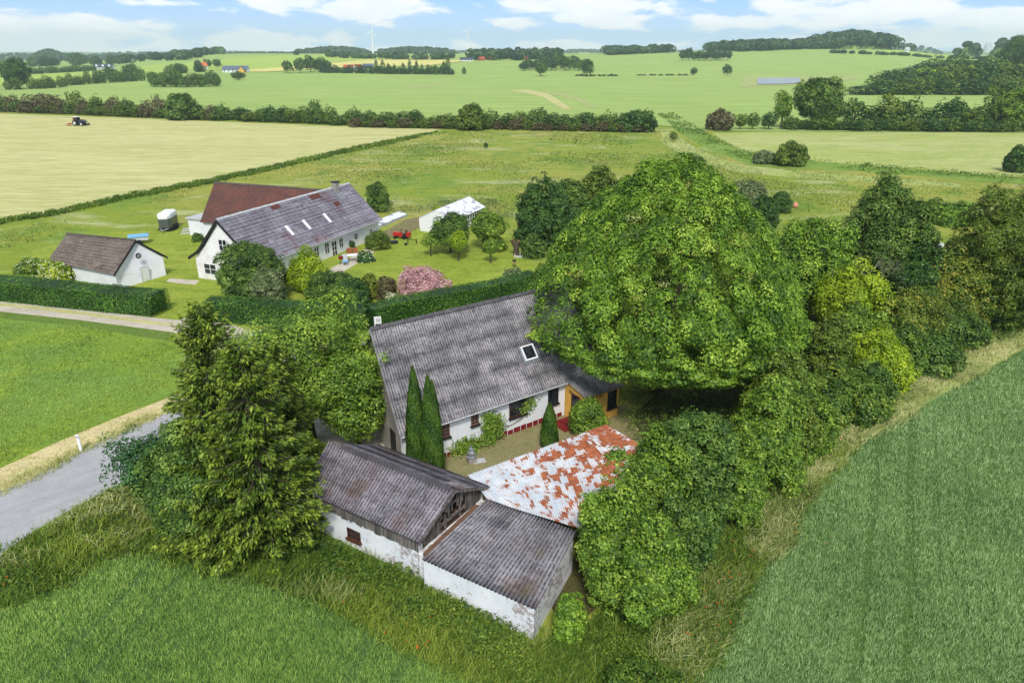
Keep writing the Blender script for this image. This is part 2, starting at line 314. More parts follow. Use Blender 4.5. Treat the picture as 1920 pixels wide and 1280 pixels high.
sheet('crop_field', [(-400, 572), (0, 597), (150, 612), (318, 640), (345, 650), (340, 730), (300, 745), (118, 822), (0, 876), (-400, 1060)], G['crop_left'], 0.008, 'young green crop between the gravel drive and the asphalt road')
sheet('verge', [(-400, 568), (0, 584), (150, 600), (325, 623), (345, 650), (318, 640), (150, 612), (0, 597), (-400, 572)], G['rough'], 0.012, 'rough grass verge below the gravel drive')
sheet('verge', [(-400, 1062), (0, 878), (118, 824), (216, 784), (304, 750), (420, 705), (460, 715), (281, 790), (214, 818), (152, 846), (56, 898), (0, 924), (-400, 1120)], G['verge_dry'], 0.012, 'straw coloured dry mown verge along the far edge of the road')
sheet('road', [(-400, 1118), (0, 922), (56, 897), (152, 845), (214, 817), (281, 789), (450, 712), (600, 700), (700, 730), (560, 790), (350, 852), (233, 902), (133, 955), (67, 994), (0, 1040), (-300, 1230)], G['asphalt'], 0.020, 'light grey asphalt road passing under the spruces')
sheet('wheat_field', [(-500, 1250), (-100, 1190), (100, 1110), (190, 1050), (280, 1035), (420, 1072), (560, 1108), (700, 1180), (820, 1250), (940, 1340), (1020, 1500), (700, 1900), (-700, 1900)], G['wheat'], 0.008, 'green wheat field in front of the white barn wall')
sheet('wheat_field', [(2600, 420), (1920, 655), (1780, 735), (1640, 815), (1540, 895), (1470, 1000), (1410, 1110), (1350, 1210), (1310, 1300), (1280, 1500), (1300, 2000), (3600, 2000), (3600, 900)], G['wheat'], 0.008, 'bluish green wheat field filling the lower right')
sheet('rough_ground', [(-500, 1240), (-100, 1170), (0, 1045), (67, 996), (133, 956), (233, 903), (350, 853), (560, 790), (620, 850), (780, 1060), (1000, 1210), (1240, 1100), (1400, 870), (1620, 740), (1800, 640), (2000, 560), (2600, 400), (2600, 430), (1920, 665), (1780, 745), (1640, 825), (1540, 905), (1470, 1010), (1410, 1120), (1350, 1220), (1310, 1310), (1280, 1520), (1020, 1510), (940, 1350), (820, 1255), (700, 1190), (560, 1116), (420, 1080), (280, 1043), (190, 1058), (100, 1118), (-100, 1200)], G['rough'], 0.006, 'overgrown rough ground between the barn, the hedge and the wheat')
sheet('courtyard', [(745, 850), (1060, 765), (1180, 760), (1240, 860), (1000, 1000), (780, 900)], G['yard'], 0.012, 'mossy trodden courtyard between house and sheds')
sheet('vegetable_garden', [(712, 438), (760, 412), (800, 404), (800, 420), (760, 440), (722, 450)], G['soil'], 0.016, 'vegetable beds with rows of plants beside the cold frame')
sheet('path', [(318, 522), (374, 526), (366, 534), (330, 531), (312, 528)], G['gravel'], 0.016, 'short pale path between the small shed and the house gable')
sheet('patio', [(618, 505), (712, 452), (716, 462), (690, 482), (640, 512), (624, 512)], G['gravel'], 0.016, 'narrow pale patio along the garden wall of the farmhouse')
# pond: pale diffuse colour paints bright sky reflection into the water
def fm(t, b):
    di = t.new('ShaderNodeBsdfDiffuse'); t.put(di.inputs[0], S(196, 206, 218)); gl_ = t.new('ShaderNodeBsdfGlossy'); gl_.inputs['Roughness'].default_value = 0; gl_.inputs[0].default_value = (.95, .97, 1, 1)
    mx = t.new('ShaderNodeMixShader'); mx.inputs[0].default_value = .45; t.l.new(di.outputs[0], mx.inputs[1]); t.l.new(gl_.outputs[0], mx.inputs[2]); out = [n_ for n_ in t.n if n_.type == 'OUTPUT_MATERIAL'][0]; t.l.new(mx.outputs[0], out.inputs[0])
WATER = material('pond_water_painted_sheen', fm)
sheet('pond_bank', [(1388, 165), (1398, 145), (1500, 143.5), (1610, 144), (1600, 150), (1560, 156), (1500, 161), (1418, 163)], G['wear'], 0.3, 'dry earth bank around the small pond', grid=40)
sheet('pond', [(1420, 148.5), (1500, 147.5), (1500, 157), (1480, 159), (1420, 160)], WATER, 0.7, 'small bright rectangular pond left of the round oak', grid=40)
sheet('verge', [(1440, 960), (1500, 885), (1600, 806), (1700, 732), (1800, 668), (1920, 596), (2200, 500), (2200, 540), (1920, 652), (1780, 732), (1640, 814), (1540, 893), (1470, 990), (1420, 1080)], G['pale'], 0.012, 'bleached grass verge between the hedge belt and the right wheat field')
G['litter'] = ground_mat('leaf_litter', [S(84, 80, 50), S(96, 92, 56), S(70, 78, 40), S(110, 104, 70)], (0.3, 1.0, 4), fine=0.5)
sheet('woodland_floor', [(1185, 780), (1250, 720), (1400, 600), (1480, 520), (1620, 500), (1760, 520), (2000, 470), (2100, 520), (1900, 600), (1740, 680), (1620, 740), (1520, 800), (1450, 880), (1380, 960), (1250, 1040), (1130, 1130), (1060, 1190), (1030, 1130), (1120, 960), (1230, 880)], G['litter'], 0.018, 'shaded leaf litter under the hedge belt')
# ================================================================ building materials
def roof_gray(name, c1, c2, spots, moss, pitch=0.177, row=1.1, patch=None, rust=0.0, dirt=0.45):
    def f(t, b):
        v = t.obj(); u = t.uv(); us = t.sep(u)
        c = t.mix(t.step(t.noise(v, 0.7, 5, 0.65), 0.38, 0.64), c1, c2)
        c = t.mix(t.math('MULTIPLY', t.step(t.noise(v, 2.6, 6, 0.7), 0.5, 0.62), 0.6), c, tuple(x * 0.55 for x in c1))
        vor = t.new('ShaderNodeTexVoronoi'); t.put(vor.inputs['Vector'], v); vor.inputs['Scale'].default_value = 9.0
        sp = t.math('MULTIPLY', t.step(t.math('ADD', vor.outputs['Distance'], t.math('MULTIPLY', t.noise(v, 1.7, 4, 0.7), 0.6)), 0.50, 0.38), spots)
        c = t.mix(sp, c, S(206, 206, 204))
        st = t.noise(t.scalev(u, (5.5, 0.35, 1)), 1.0, 4, 0.7); c = t.mix(t.math('MULTIPLY', t.step(st, 0.5, 0.72), dirt), c, tuple(x * 0.3 for x in c1))
        # broken darker tone along the troughs of the sheets
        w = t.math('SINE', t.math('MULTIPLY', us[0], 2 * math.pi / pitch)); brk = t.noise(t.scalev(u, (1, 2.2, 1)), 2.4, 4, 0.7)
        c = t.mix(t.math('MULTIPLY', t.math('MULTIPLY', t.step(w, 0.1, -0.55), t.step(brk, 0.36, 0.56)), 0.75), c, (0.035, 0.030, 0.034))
        bk = t.new('ShaderNodeTexBrick'); t.put(bk.inputs['Vector'], u); bk.inputs['Scale'].default_value = 1.0; bk.inputs['Brick Width'].default_value = 1.0; bk.inputs['Row Height'].default_value = row; bk.inputs['Mortar Size'].default_value = 0.0
        bk.inputs['Color1'].default_value = (.72, .72, .72, 1); bk.inputs['Color2'].default_value = (1.12, 1.1, 1.1, 1); c = t.mix(.8, c, t.mix(1.0, c, bk.outputs['Color'], 'MULTIPLY'))
        if moss: c = t.mix(t.math('MULTIPLY', t.step(t.noise(v, 0.45, 4, 0.6), 0.56, 0.68), moss), c, S(96, 92, 60))
        if rust: c = t.mix(t.math('MULTIPLY', t.step(t.noise(v, 0.5, 4, 0.6), 0.5, 0.64), rust), c, S(88, 58, 46))
        fr = t.math('FRACT', t.math('DIVIDE', us[1], row)); c = t.mix(t.math('MULTIPLY', t.step(fr, 0.03, 0.0), 0.7), c, (0.03, 0.03, 0.035))
        t.put(b.inputs['Normal'], t.bump(t.noise(v, 14, 4, 0.7), 0.5, 0.02)); return c
    return material(name, f, 0.9, 0.15)
M = {}
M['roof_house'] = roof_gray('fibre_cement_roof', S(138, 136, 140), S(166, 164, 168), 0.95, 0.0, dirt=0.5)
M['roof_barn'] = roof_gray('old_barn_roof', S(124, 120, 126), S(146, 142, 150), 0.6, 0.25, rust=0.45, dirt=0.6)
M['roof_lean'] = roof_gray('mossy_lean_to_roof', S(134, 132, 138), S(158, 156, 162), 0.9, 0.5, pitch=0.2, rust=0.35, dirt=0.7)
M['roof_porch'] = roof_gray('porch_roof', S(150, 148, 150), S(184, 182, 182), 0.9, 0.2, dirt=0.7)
def wallmat(name, c1, c2, stain, peel=0.0, pc=S(150, 120, 110)):
    def f(t, b):
        v = t.obj(); c = t.mix(t.step(t.noise(v, 0.8, 5, 0.6), 0.35, 0.65), c1, c2)
        n = t.noise(v, 3.0, 6, 0.7); c = t.mix(t.math('MULTIPLY', t.step(n, 0.56, 0.7), stain), c, S(150, 150, 150))
        if peel: c = t.mix(t.math('MULTIPLY', t.step(t.math('ADD', t.math('MULTIPLY', t.noise(v, 0.35, 3), 0.6), t.math('MULTIPLY', t.noise(v, 5.0, 5, 0.75), 0.5)), 0.58, 0.64), peel), c, pc)
        t.put(b.inputs['Normal'], t.bump(t.noise(v, 8, 5, 0.7), 0.5, 0.03)); return c
    return material(name, f, 0.9, 0.15)
M['white'] = wallmat('whitewashed_wall', S(232, 234, 240), S(222, 226, 234), 0.35)
M['barnwhite'] = wallmat('flaking_whitewash', S(236, 238, 242), S(224, 228, 233), 0.45, 0.75, S(146, 122, 118))
M['gablewhite'] = wallmat('stained_white_render', S(236, 236, 238), S(226, 222, 222), 0.4, 0.35, S(206, 186, 180))
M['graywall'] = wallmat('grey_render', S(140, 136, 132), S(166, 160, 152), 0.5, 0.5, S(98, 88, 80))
M['yellow'] = wallmat('ochre_wall', S(214, 166, 74), S(226, 180, 92), 0.15, 0.3, S(150, 120, 70))
def planks(t, b):
    v = t.obj(); n = t.noise(t.scalev(v, (9, 9, 0.5)), 1.0, 4, 0.7); c = t.mix(t.step(n, 0.35, 0.65), S(66, 62, 60), S(134, 128, 122))
    return t.mix(t.math('MULTIPLY', t.step(t.noise(v, 1.4, 4), 0.5, 0.7), 0.5), c, S(92, 80, 70))
M['planks'] = material('weathered_planks', planks, 0.9, 0.1)
M['dark'] = plain('dark_painted_wood', S(40, 38, 42), 0.6)
M['brown'] = plain('brown_painted_wood', S(92, 56, 40), 0.6)
M['trim'] = plain('white_paint', S(236, 238, 242), 0.5, var=0.05)
M['gutter'] = plain('grey_gutter', S(196, 198, 202), 0.4)
M['red_base'] = plain('red_brick_base', S(128, 34, 34), 0.8, sc_=10)
def gl(t, b):
    b.inputs['Roughness'].default_value = 0.06; n = t.noise(t.obj(), 1.5, 3); return t.mix(t.step(n, 0.4, 0.6), (0.012, 0.015, 0.02), (0.03, 0.035, 0.045))
M['frame_brown'] = plain('faded_brown_frame', S(134, 100, 84), 0.7)
M['glass'] = material('window_glass', gl, 0.06, 0.6)
M['flash'] = plain('zinc_flashing', S(150, 156, 164), 0.35, 0.5, 0.4)
M['soilm'] = plain('rubble_earth', S(120, 92, 74), 0.95, sc_=4)
M['steel'] = plain('grey_steel', S(120, 124, 130), 0.35, 0.5, 0.7)
M['tyre'] = plain('black_rubber', S(34, 34, 36), 0.85)
M['black'] = plain('black_plastic', S(36, 38, 44), 0.5)
def rust(t, b):
    v = t.obj(); u = t.uv(); us = t.sep(u)
    k = t.math('ADD', t.math('MULTIPLY', us[0], 0.021), -0.135)
    rib = t.math('FLOOR', t.math('DIVIDE', us[0], .16)); wn = t.new('ShaderNodeTexWhiteNoise', noise_dimensions='1D'); t.put(wn.inputs['W'], rib); jit = wn.outputs['Value']
    cu = t.new('ShaderNodeCombineXYZ'); t.put(cu.inputs[0], t.math('MULTIPLY', rib, .16)); t.put(cu.inputs[1], t.math('ADD', us[1], t.math('MULTIPLY', jit, .45))); uq = cu.outputs[0]
    n = t.noise(t.scalev(uq, (1.9, 1.15, 1)), 1.0, 5, 0.62, 0.2); n2 = t.noise(t.scalev(u, (12, 0.6, 1)), 1.0, 2)
    n = t.math('ADD', t.math('MULTIPLY', n, 1.0), t.math('MULTIPLY', n2, 0.12))
    m = t.step(t.math('ADD', n, k), 0.545, 0.575)
    zinc = t.mix(t.step(t.noise(v, 0.8, 3), 0.4, 0.6), S(198, 208, 218), S(218, 224, 230)); st = t.noise(t.scalev(u, (14, 0.25, 1)), 1.0, 2)
    zinc = t.mix(t.math('MULTIPLY', t.step(st, 0.5, 0.7), 0.35), zinc, S(160, 174, 190))
    rc = t.mix(t.step(t.noise(v, 2.2, 5, 0.7), 0.35, 0.65), S(148, 84, 56), S(192, 116, 78)); rc = t.mix(t.math('MULTIPLY', t.step(t.math('ADD', n, k), .66, .56), .4), rc, S(120, 66, 48))
    zinc_w = t.step(t.math('ADD', n, k), 0.44, 0.545)
    zinc = t.mix(t.math('MULTIPLY', zinc_w, .35), zinc, S(206, 170, 150)); return t.mix(m, zinc, rc)
M['rust'] = material('rusty_corrugated_iron', rust, 0.7, 0.3)
def lerp(a, b, k): return np.asarray(a, float) * (1 - k) + np.asarray(b, float) * k
def slope(name, P00, P10, P11, P01, mat, parent, pitch=0.177, amp=0.028, row=1.1, thick=0.02, ragged=0.0, seed=0, curve=0.0, step=True):
    """a roof slope: eave corners P00,P10, ridge corners P11,P01; waves run from eave to ridge, sheets lap in rows"""
    P00, P10, P11, P01 = [np.asarray(p, float) for p in (P00, P10, P11, P01)]
    L = np.linalg.norm(P10 - P00); D = np.linalg.norm(P01 - P00); n = np.cross(P10 - P00, P01 - P00); n /= np.linalg.norm(n)
    if n[2] < 0: n = -n
    nu = max(8, int(L / pitch * 6)); rng = np.random.default_rng(seed)
    rows = max(1, int(round(D / row))); vs = []
    for r in range(rows):
        vs += [(r / rows, 0.0), ((r + .5) / rows, .5), ((r + 1) / rows - 1e-4, 1.0)]
    nv = len(vs); U_ = np.linspace(0, 1, nu + 1); nsheet = max(1, int(L / 1.0))
    jit = rng.normal(0, 0.006, (rows, nsheet + 2)); rag = rng.normal(0, ragged, nsheet + 2) if ragged else np.zeros(nsheet + 2)
    V = []; UV = []
    for j, (v, k) in enumerate(vs):
        r = min(rows - 1, j // 3); si = (U_ * nsheet).astype(int)
        vv = v + (rag[si] / D if j == 0 else 0); vv = np.full_like(U_, v) + (rag[si] / D if (j == 0 and ragged) else 0)
        base = (P00[None] * ((1 - U_) * (1 - vv))[:, None] + P10[None] * (U_ * (1 - vv))[:, None] + P11[None] * (U_ * vv)[:, None] + P01[None] * ((1 - U_) * vv)[:, None])
        off = amp * np.sin(2 * np.pi * U_ * L / pitch) + (1 - k) * 0.012 * (1 if step else 0) + jit[r, si]
        base = base + n[None] * off[:, None]
        if curve: base[:, 2] += curve * (4 * (vv - 1) ** 2 * vv - .6 * vv * (1 - vv)) * -1
        V.append(base); UV.append(np.stack([U_ * L, vv * D], 1))
    V = np.concatenate(V); UV = np.concatenate(UV); k = nu + 1; N = len(V)
    I = (np.arange(nv - 1)[:, None] * k + np.arange(nu)[None]).reshape(-1); top = np.stack([I, I + 1, I + k + 1, I + k], 1)
    if np.dot(np.cross(P10 - P00, P01 - P00), n) < 0: top = top[:, ::-1]
    V2 = V - n[None] * thick; bot = top[:, ::-1] + N
    e = []
    for i in range(nu): e += [(i, i + 1, N + i + 1, N + i), ((nv - 1) * k + i, (nv - 1) * k + i + 1, N + (nv - 1) * k + i + 1, N + (nv - 1) * k + i)]
    for j in range(nv - 1): e += [(j * k, (j + 1) * k, N + (j + 1) * k, N + j * k), (j * k + nu, (j + 1) * k + nu, N + (j + 1) * k + nu, N + j * k + nu)]
    return mesh_obj(name, np.concatenate([V, V2]), np.concatenate([top, bot, np.array(e)]), mat, parent, uv=np.concatenate([UV, UV]))
def ridge_cap(name, a, b, w, mat, parent, d=(0, 0, 1)):
    mb = MB(); n = 24; a = np.asarray(a, float); b = np.asarray(b, float); ax = (b - a) / np.linalg.norm(b - a); s = np.cross(ax, (0, 0, 1)); s /= np.linalg.norm(s)
    for i in range(n):
        p = lerp(a, b, i / n); q = lerp(a, b, (i + 1) / n - 0.002); zz = 0.012 * (i % 2)
        for (x0, z0, x1, z1) in ((-w, -w * .7, 0, 0.05), (0, 0.05, w, -w * .7)):
            A = [p + s * x0 + np.array([0, 0, z0 + zz]), q + s * x0 + np.array([0, 0, z0 + zz]), q + s * x1 + np.array([0, 0, z1 + zz]), p + s * x1 + np.array([0, 0, z1 + zz])]
            mb.extr(A, (0, 0, 0.03))
    return mb.build(name, mat, parent)
def window(parent, o, ud, nd, w, h, rows=2, cols=2, fmat='trim', sill=None, depth=0.10, name='window', label=None, bar=0.035, casing=0.07):
    """o: lower left corner on the wall face (world), ud: unit along the wall, nd: unit outward"""
    o = np.asarray(o, float); ud = np.asarray(ud, float); nd = np.asarray(nd, float); z = np.array([0, 0, 1.0])
    f = lambda u, v, zz: o + ud * u + nd * v + z * zz
    m = MB(); c = casing
    m.box(f, 0, w, 0.005, 0.05, 0, c); m.box(f, 0, w, 0.005, 0.05, h - c, h); m.box(f, 0, c, 0.004, 0.052, c, h - c); m.box(f, w - c, w, 0.004, 0.052, c, h - c)
    for i in range(1, cols):
        x = c + (w - 2 * c) * i / cols; b_ = bar * (1.6 if cols == 2 else 1); m.box(f, x - b_ / 2, x + b_ / 2, 0.006, 0.045, c, h - c)
    for i in range(1, rows):
        y = c + (h - 2 * c) * i / rows; m.box(f, c, w - c, 0.007, 0.043, y - bar / 2, y + bar / 2)
    fr = m.build(name, M[fmat], parent)
    g = MB(); g.box(f, c * .5, w - c * .5, 0.002, 0.02, c * .5, h - c * .5); g.build('pane', M['glass'], fr)
    if sill:
        s = MB(); s.box(f, -0.06, w + 0.06, 0.0, 0.16, -0.09, -0.003); s.build('sill', M[sill], fr)
    if label: fr['label'] = label
    return fr
def unit(a, b):
    d = np.asarray(b, float) - np.asarray(a, float); return d / np.linalg.norm(d)
Z = np.array([0, 0, 1.0])
# ================================================================ main farmhouse
PH = 0.627; f = frame((-6.376, 35.525), PH); HE, HD, UL, LR = 2.614, 4.304, 0.55, 15.6; HR = HE + HD * 1.2
house = thing('farmhouse', f(9, 4, 0), 'low white farmhouse with steep grey corrugated roof under the huge round tree', 'house')
eL, eR, rL, rR = f(0, 0, HE), f(LR, 0, HE), f(UL, HD, HR), f(LR, HD, HR); bL, bR = f(UL * 2, 2 * HD, HE), f(LR, 2 * HD, HE)
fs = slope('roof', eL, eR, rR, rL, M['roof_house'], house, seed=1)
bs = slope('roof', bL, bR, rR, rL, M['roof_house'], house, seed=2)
ridge_cap('ridge_cap', rL + Z * .03, rR + Z * .03, 0.16, M['roof_house'], house)
ud, vd = unit(f(0, 0, 0), f(1, 0, 0)), unit(f(0, 0, 0), f(0, 1, 0))
m = MB(); V0 = 0.35; g0 = 0.32
wl = [f(g0, V0, 0), f(LR - .4, V0, 0), f(LR - .4, 2 * HD - .35, 0), f(g0 + UL * 1.6, 2 * HD - .35, 0)]
top = [f(g0, V0, HE + V0 * 1.2 - .12), f(LR - .4, V0, HE + V0 * 1.2 - .12)]
m.extr([wl[0], wl[1], top[1], top[0]], vd * 0.3); fw1 = m.build('front_wall', M['white'], house)
m = MB(); a = f(g0, V0 + .003, 0); b_ = f(g0 + UL * 1.6, 2 * HD - .35, 0); ap = f(g0 + UL * .9, HD, HR - .16)
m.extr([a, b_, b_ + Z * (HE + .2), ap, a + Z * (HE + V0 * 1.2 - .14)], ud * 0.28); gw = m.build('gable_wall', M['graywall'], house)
m = MB(); m.extr([wl[1] + vd * .31, wl[2], wl[2] + Z * (HE + .2), f(LR - .4, HD, HR - .16), wl[1] + vd * .31 + Z * (HE + .5)], -ud * 0.28); m.build('gable_wall', M['white'], house)
m = MB(); m.extr([wl[3] + ud * .3, wl[2] - ud * .3, wl[2] - ud * .3 + Z * HE, wl[3] + ud * .3 + Z * HE], -vd * 0.28); m.build('back_wall', M['white'], house)
# red blocks of the plinth, separated by white joints
m = MB(); u = g0 + .25; rg = random.Random(5)
while u < 12.3:
    ww = rg.uniform(.36, .52); hh = rg.uniform(.30, .38)
    m.box(f, u, u + ww, V0 - 0.035, V0 + .02, 0.03, hh)
    u += ww + 0.07
m.build('plinth_blocks', M['red_base'], house)
def on_front(px, py, v=V0):
    """pixel on the front wall plane -> (u, z)"""
    o = f(0, v, 0); d = ray(px, py); k = np.dot(o - CP, vd) / np.dot(d, vd); p = CP + d * k; return float(np.dot(p - f(0, v, 0), ud)), float(p[2])
for (x0, y0, x1, y1, r, c, fm_, sl, lb) in [(826, 822, 843, 815, 4, 3, 'frame_brown', 'dark', 'small many-paned brown window nearest the twin cypresses'), (883, 798, 897, 793, 4, 2, 'frame_brown', 'dark', 'small many-paned brown window in the middle of the white wall'),
        (954.5, 784, 987, 770, 1, 1, 'brown', 'dark', 'wide single-pane window behind the climbing vine'), (1027, 760, 1046, 753, 1, 1, 'dark', 'dark', 'tall dark window beside the ochre porch')]:
    u0, z0 = on_front(x0, y0); u1, _ = on_front(x1, y1); zt = HE + .25 - (.35 if r > 1 else .12)
    window(house, f(u0, V0, z0), ud, -vd, u1 - u0, zt - z0, r, c, fm_, sl, label=lb, casing=.06)
u0, _ = on_front(826, 870); m = MB(); m.box(f, u0 - .75, u0 - .05, V0 - .04, V0 + .01, 0.05, 1.75); m.build('door', M['brown'], house)
for (v0, v1, z0, z1) in ((1.6, 2.4, .1, 2.0), (4.6, 5.2, 3.9, 4.9)):
    m = MB(); fo = lambda u, v, z: f(g0 + UL * .17 * v, 0, z) + vd * v + ud * u; m.box(fo, -.05, 0.02, v0, v1, z0, z1); m.build('shutter', M['dark'], house)
m = MB(); m.tube([eL - vd * .06 - Z * .03, eR - vd * .06 - Z * .03], 0.05, 6); m.build('gutter', M['gutter'], house)
m = MB(); m.extr([eL - Z * .2, rL - Z * .22, rL - Z * .02, eL - Z * .02], ud * .035); m.extr([rL - Z * .22, bL - Z * .2, bL - Z * .02, rL - Z * .02], ud * .035); m.build('verge_board', M['gutter'], house)
# skylight on the front slope
sn = np.cross(eR - eL, rL - eL); sn /= np.linalg.norm(sn); sv = unit(f(2, 0, HE), f(2, HD, HR))
def on_slope(px, py):
    d = ray(px, py); k = np.dot(eL - CP, sn) / np.dot(d, sn); return CP + d * k
q0 = on_slope(985, 678); q1 = on_slope(1008, 672.5); q3 = on_slope(975, 651)
su = unit(q0, q1); W_, H_ = np.linalg.norm(q1 - q0), abs(np.dot(q3 - q0, sv)); fq = lambda u, v, z: q0 + ud * u + sv * v + sn * z
m = MB(); m.box(fq, 0, W_, 0, .1, .03, .16); m.box(fq, 0, W_, H_ - .08, H_, .03, .16); m.box(fq, 0, .09, .1, H_ - .08, .03, .158); m.box(fq, W_ - .09, W_, .1, H_ - .08, .03, .158); sk = m.build('skylight', M['trim'], house)
m = MB(); m.box(fq, -.14, 0, -.22, H_ + .1, .02, .07); m.box(fq, W_, W_ + .14, -.22, H_ + .1, .02, .07); m.box(fq, 0, W_, -.22, 0, .02, .068); m.build('flashing', M['flash'], sk)
m = MB(); m.box(fq, .08, W_ - .08, .09, H_ - .07, .05, .12); m.build('pane', M['glass'], sk)
# porch
pu0, _ = on_front(1050, 775); pf = lambda u, v, z: f(pu0 + .35 + u, V0 - v, z); PW, PD = 3.0, 2.1
porch = MB(); porch.box(pf, 0, PW, 0, PD, 0, 2.15); porch.extr([pf(0, 0, 2.15), pf(0, PD, 2.15), pf(0, 0, 2.62)], ud * PW); pw = porch.build('porch_wall', M['yellow'], house)
pw['label'] = 'ochre yellow porch walls'
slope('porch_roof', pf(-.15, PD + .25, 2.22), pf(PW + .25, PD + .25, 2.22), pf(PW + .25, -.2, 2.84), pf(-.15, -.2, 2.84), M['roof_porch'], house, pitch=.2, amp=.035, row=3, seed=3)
m = MB(); m.box(lambda u, v, z: pf(u, v, z), -.04, .01, .75, 1.6, .05, 2.0); d = m.build('door', M['brown'], house)
m = MB(); m.box(pf, -.055, -.042, .9, 1.45, .9, 1.9); m.build('pane', M['glass'], d)
window(house, pf(2.0, PD, .75), ud, -vd, .8, 1.25, 1, 1, 'dark', 'dark', label='dark window on the shaded side of the porch')
m = MB(); m.tube([eL + ud * (pu0 + .15) - vd * .1 - Z * .05, f(pu0 + .2, .1, 2.3), f(pu0 + .28, V0 - .07, 2.0), f(pu0 + .28, V0 - .07, .05)], .035, 6); m.build('downpipe', M['trim'], house)
m = MB(); m.box(pf, -.9, .0, .5, 1.8, 0, .14); m.box(pf, -1.5, -.9, .4, 1.9, 0, .06); m.build('doorstep', M['red_base'], house)
for (u_, v_) in ((-.012, .55), ): 
    m = MB(); c0 = pf(-.03, .62, 2.02); m.tube([c0 + vd * .11 * math.cos(a_) + Z * .11 * math.sin(a_) for a_ in np.linspace(0, 2 * math.pi, 13)], .02, 5); m.build('horseshoe', M['black'], house)
m = MB(); c0 = pf(1.35, PD + .03, 1.95); m.tube([c0 + ud * .11 * math.cos(a_) + Z * .11 * math.sin(a_) for a_ in np.linspace(0, 2 * math.pi, 13)], .02, 5); m.build('horseshoe', M['black'], house)
# gas meter box / white sign standing behind the ridge
g = at(706, 648); sg = thing('sign', g, 'small white framed sign on a post behind the left end of the house ridge', 'sign')
zt = height_at(g, 594); m = MB(); fs_ = frame(g, 0.2); m.box(fs_, -.04, .04, -.03, .03, 0, zt); m.build('post', M['trim'], sg)
m = MB(); m.box(fs_, .04, .55, -.03, .03, zt - .62, zt); m.build('board', M['trim'], sg)
m = MB(); m.box(fs_, .12, .47, -.036, -.031, zt - .5, zt - .12); m.build('notice', M['gutter'], sg)
# ================================================================ barn with plank gable
BP = -0.574; f2 = frame((-10.638, 30.569), BP); bhe, bd, bhr, bl, bd2, bhe2 = 2.364, 2.823, 3.62, 7.629, 5.657, 2.25
barn = thing('barn', f2(4, 2.5, 0), 'long whitewashed barn with grey corrugated gable roof and bare plank end', 'barn')
bu, bv = unit(f2(0, 0, 0), f2(1, 0, 0)), unit(f2(0, 0, 0), f2(0, 1, 0)); x0_ = -3.0
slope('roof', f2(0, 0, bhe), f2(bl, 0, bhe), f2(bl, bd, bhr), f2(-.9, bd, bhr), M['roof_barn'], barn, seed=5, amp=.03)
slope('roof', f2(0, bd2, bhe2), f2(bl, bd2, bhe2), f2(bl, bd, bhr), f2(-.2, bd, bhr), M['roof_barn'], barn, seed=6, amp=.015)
ridge_cap('ridge_cap', f2(.2, bd, bhr + .04), f2(bl - .2, bd, bhr + .04), .2, M['roof_barn'], barn)
m = MB(); fa = f2(-.3, .42, 0); fb = f2(bl - .2, .30, 0)
m.extr([f2(-.5, .25, 0), f2(bl - .28, .25, 0), f2(bl - .28, .25, 1.9), f2(-.5, .25, 1.9)], bv * .3); m.build('front_wall', M['barnwhite'], barn)
m = MB(); rg = random.Random(3); u = -.4
while u < bl - .35:
    ww = rg.uniform(.11, .16); m.box(f2, u, u + ww - .012, .17 + rg.uniform(0, .02), .2, 1.62 + rg.uniform(-.06, .06), 2.34); u += ww
m.build('plank_skirt', M['planks'], barn)
m = MB(); v = .28; gu = bl - .35
while v < bd2 - .3:
    ww = rg.uniform(.11, .17); zt = (bhe + (bhr - bhe) * min(v, bd) / bd) if v < bd else bhr - (bhr - bhe2) * (v - bd) / (bd2 - bd); zt -= .14
    zb = 1.55 + rg.uniform(-.1, .1)
    if 2.0 < v < 3.9: zb = 2.5 + rg.uniform(-.5, .25)
    if 2.95 < v < 3.25: zb = zt - .12
    m.box(f2, gu + rg.uniform(-.015, .015), gu + .03, v, v + ww - rg.uniform(.01, .03), zb, zt); v += ww
m.build('gable_planks', M['planks'], barn)
m = MB(); m.box(f2, gu - .14, gu - .02, .4, bd2 - .4, 1.75, 1.87); m.box(f2, gu - .14, gu - .02, .9, bd2 - 1, 2.55, 2.65)
for v in (1.2, 2.4, 3.6, 4.8): m.box(f2, gu - .13, gu - .03, v, v + .1, 1.5, 2.3)
m.build('timber_frame', M['planks'], barn)
m = MB(); m.box(f2, .0, gu - .2, .56, bd2 - .3, 0, 1.5); m.build('loft_floor', M['soilm'], barn)
m = MB(); m.extr([f2(-.3, bd2 - .2, 0), f2(bl - .3, bd2 - .2, 0), f2(bl - .3, bd2 - .2, bhe2 - .05), f2(-.3, bd2 - .2, bhe2 - .05)], -bv * .09); m.build('back_wall', M['barnwhite'], barn)
m = MB(); m.box(f2, -.5, -.2, .56, bd2 - .3, 0, 2.2); m.build('end_wall', M['barnwhite'], barn)
m = MB(); m.box(f2, bl - .34, bl - .05, .25, bd2 - .3, 0, 1.5); m.build('end_wall', M['barnwhite'], barn)
m = MB(); m.extr([f2(bl + .0, 0, bhe - .16), f2(bl + .0, bd, bhr - .16), f2(bl, bd, bhr - .02), f2(bl, 0, bhe - .02)], bu * .03); m.extr([f2(bl + .0, bd2, bhe2 - .16), f2(bl + .0, bd, bhr - .16), f2(bl, bd, bhr - .02), f2(bl, bd2, bhe2 - .02)], bu * .03); m.build('barge_board', M['planks'], barn)
def on_bfront(px, py):
    o = f2(0, .25, 0); d = ray(px, py); k = np.dot(o - CP, bv) / np.dot(d, bv); p = CP + d * k; return float(np.dot(p - o, bu)), float(p[2])
u0, z0 = on_bfront(653, 1005); u1, _ = on_bfront(677, 1014)
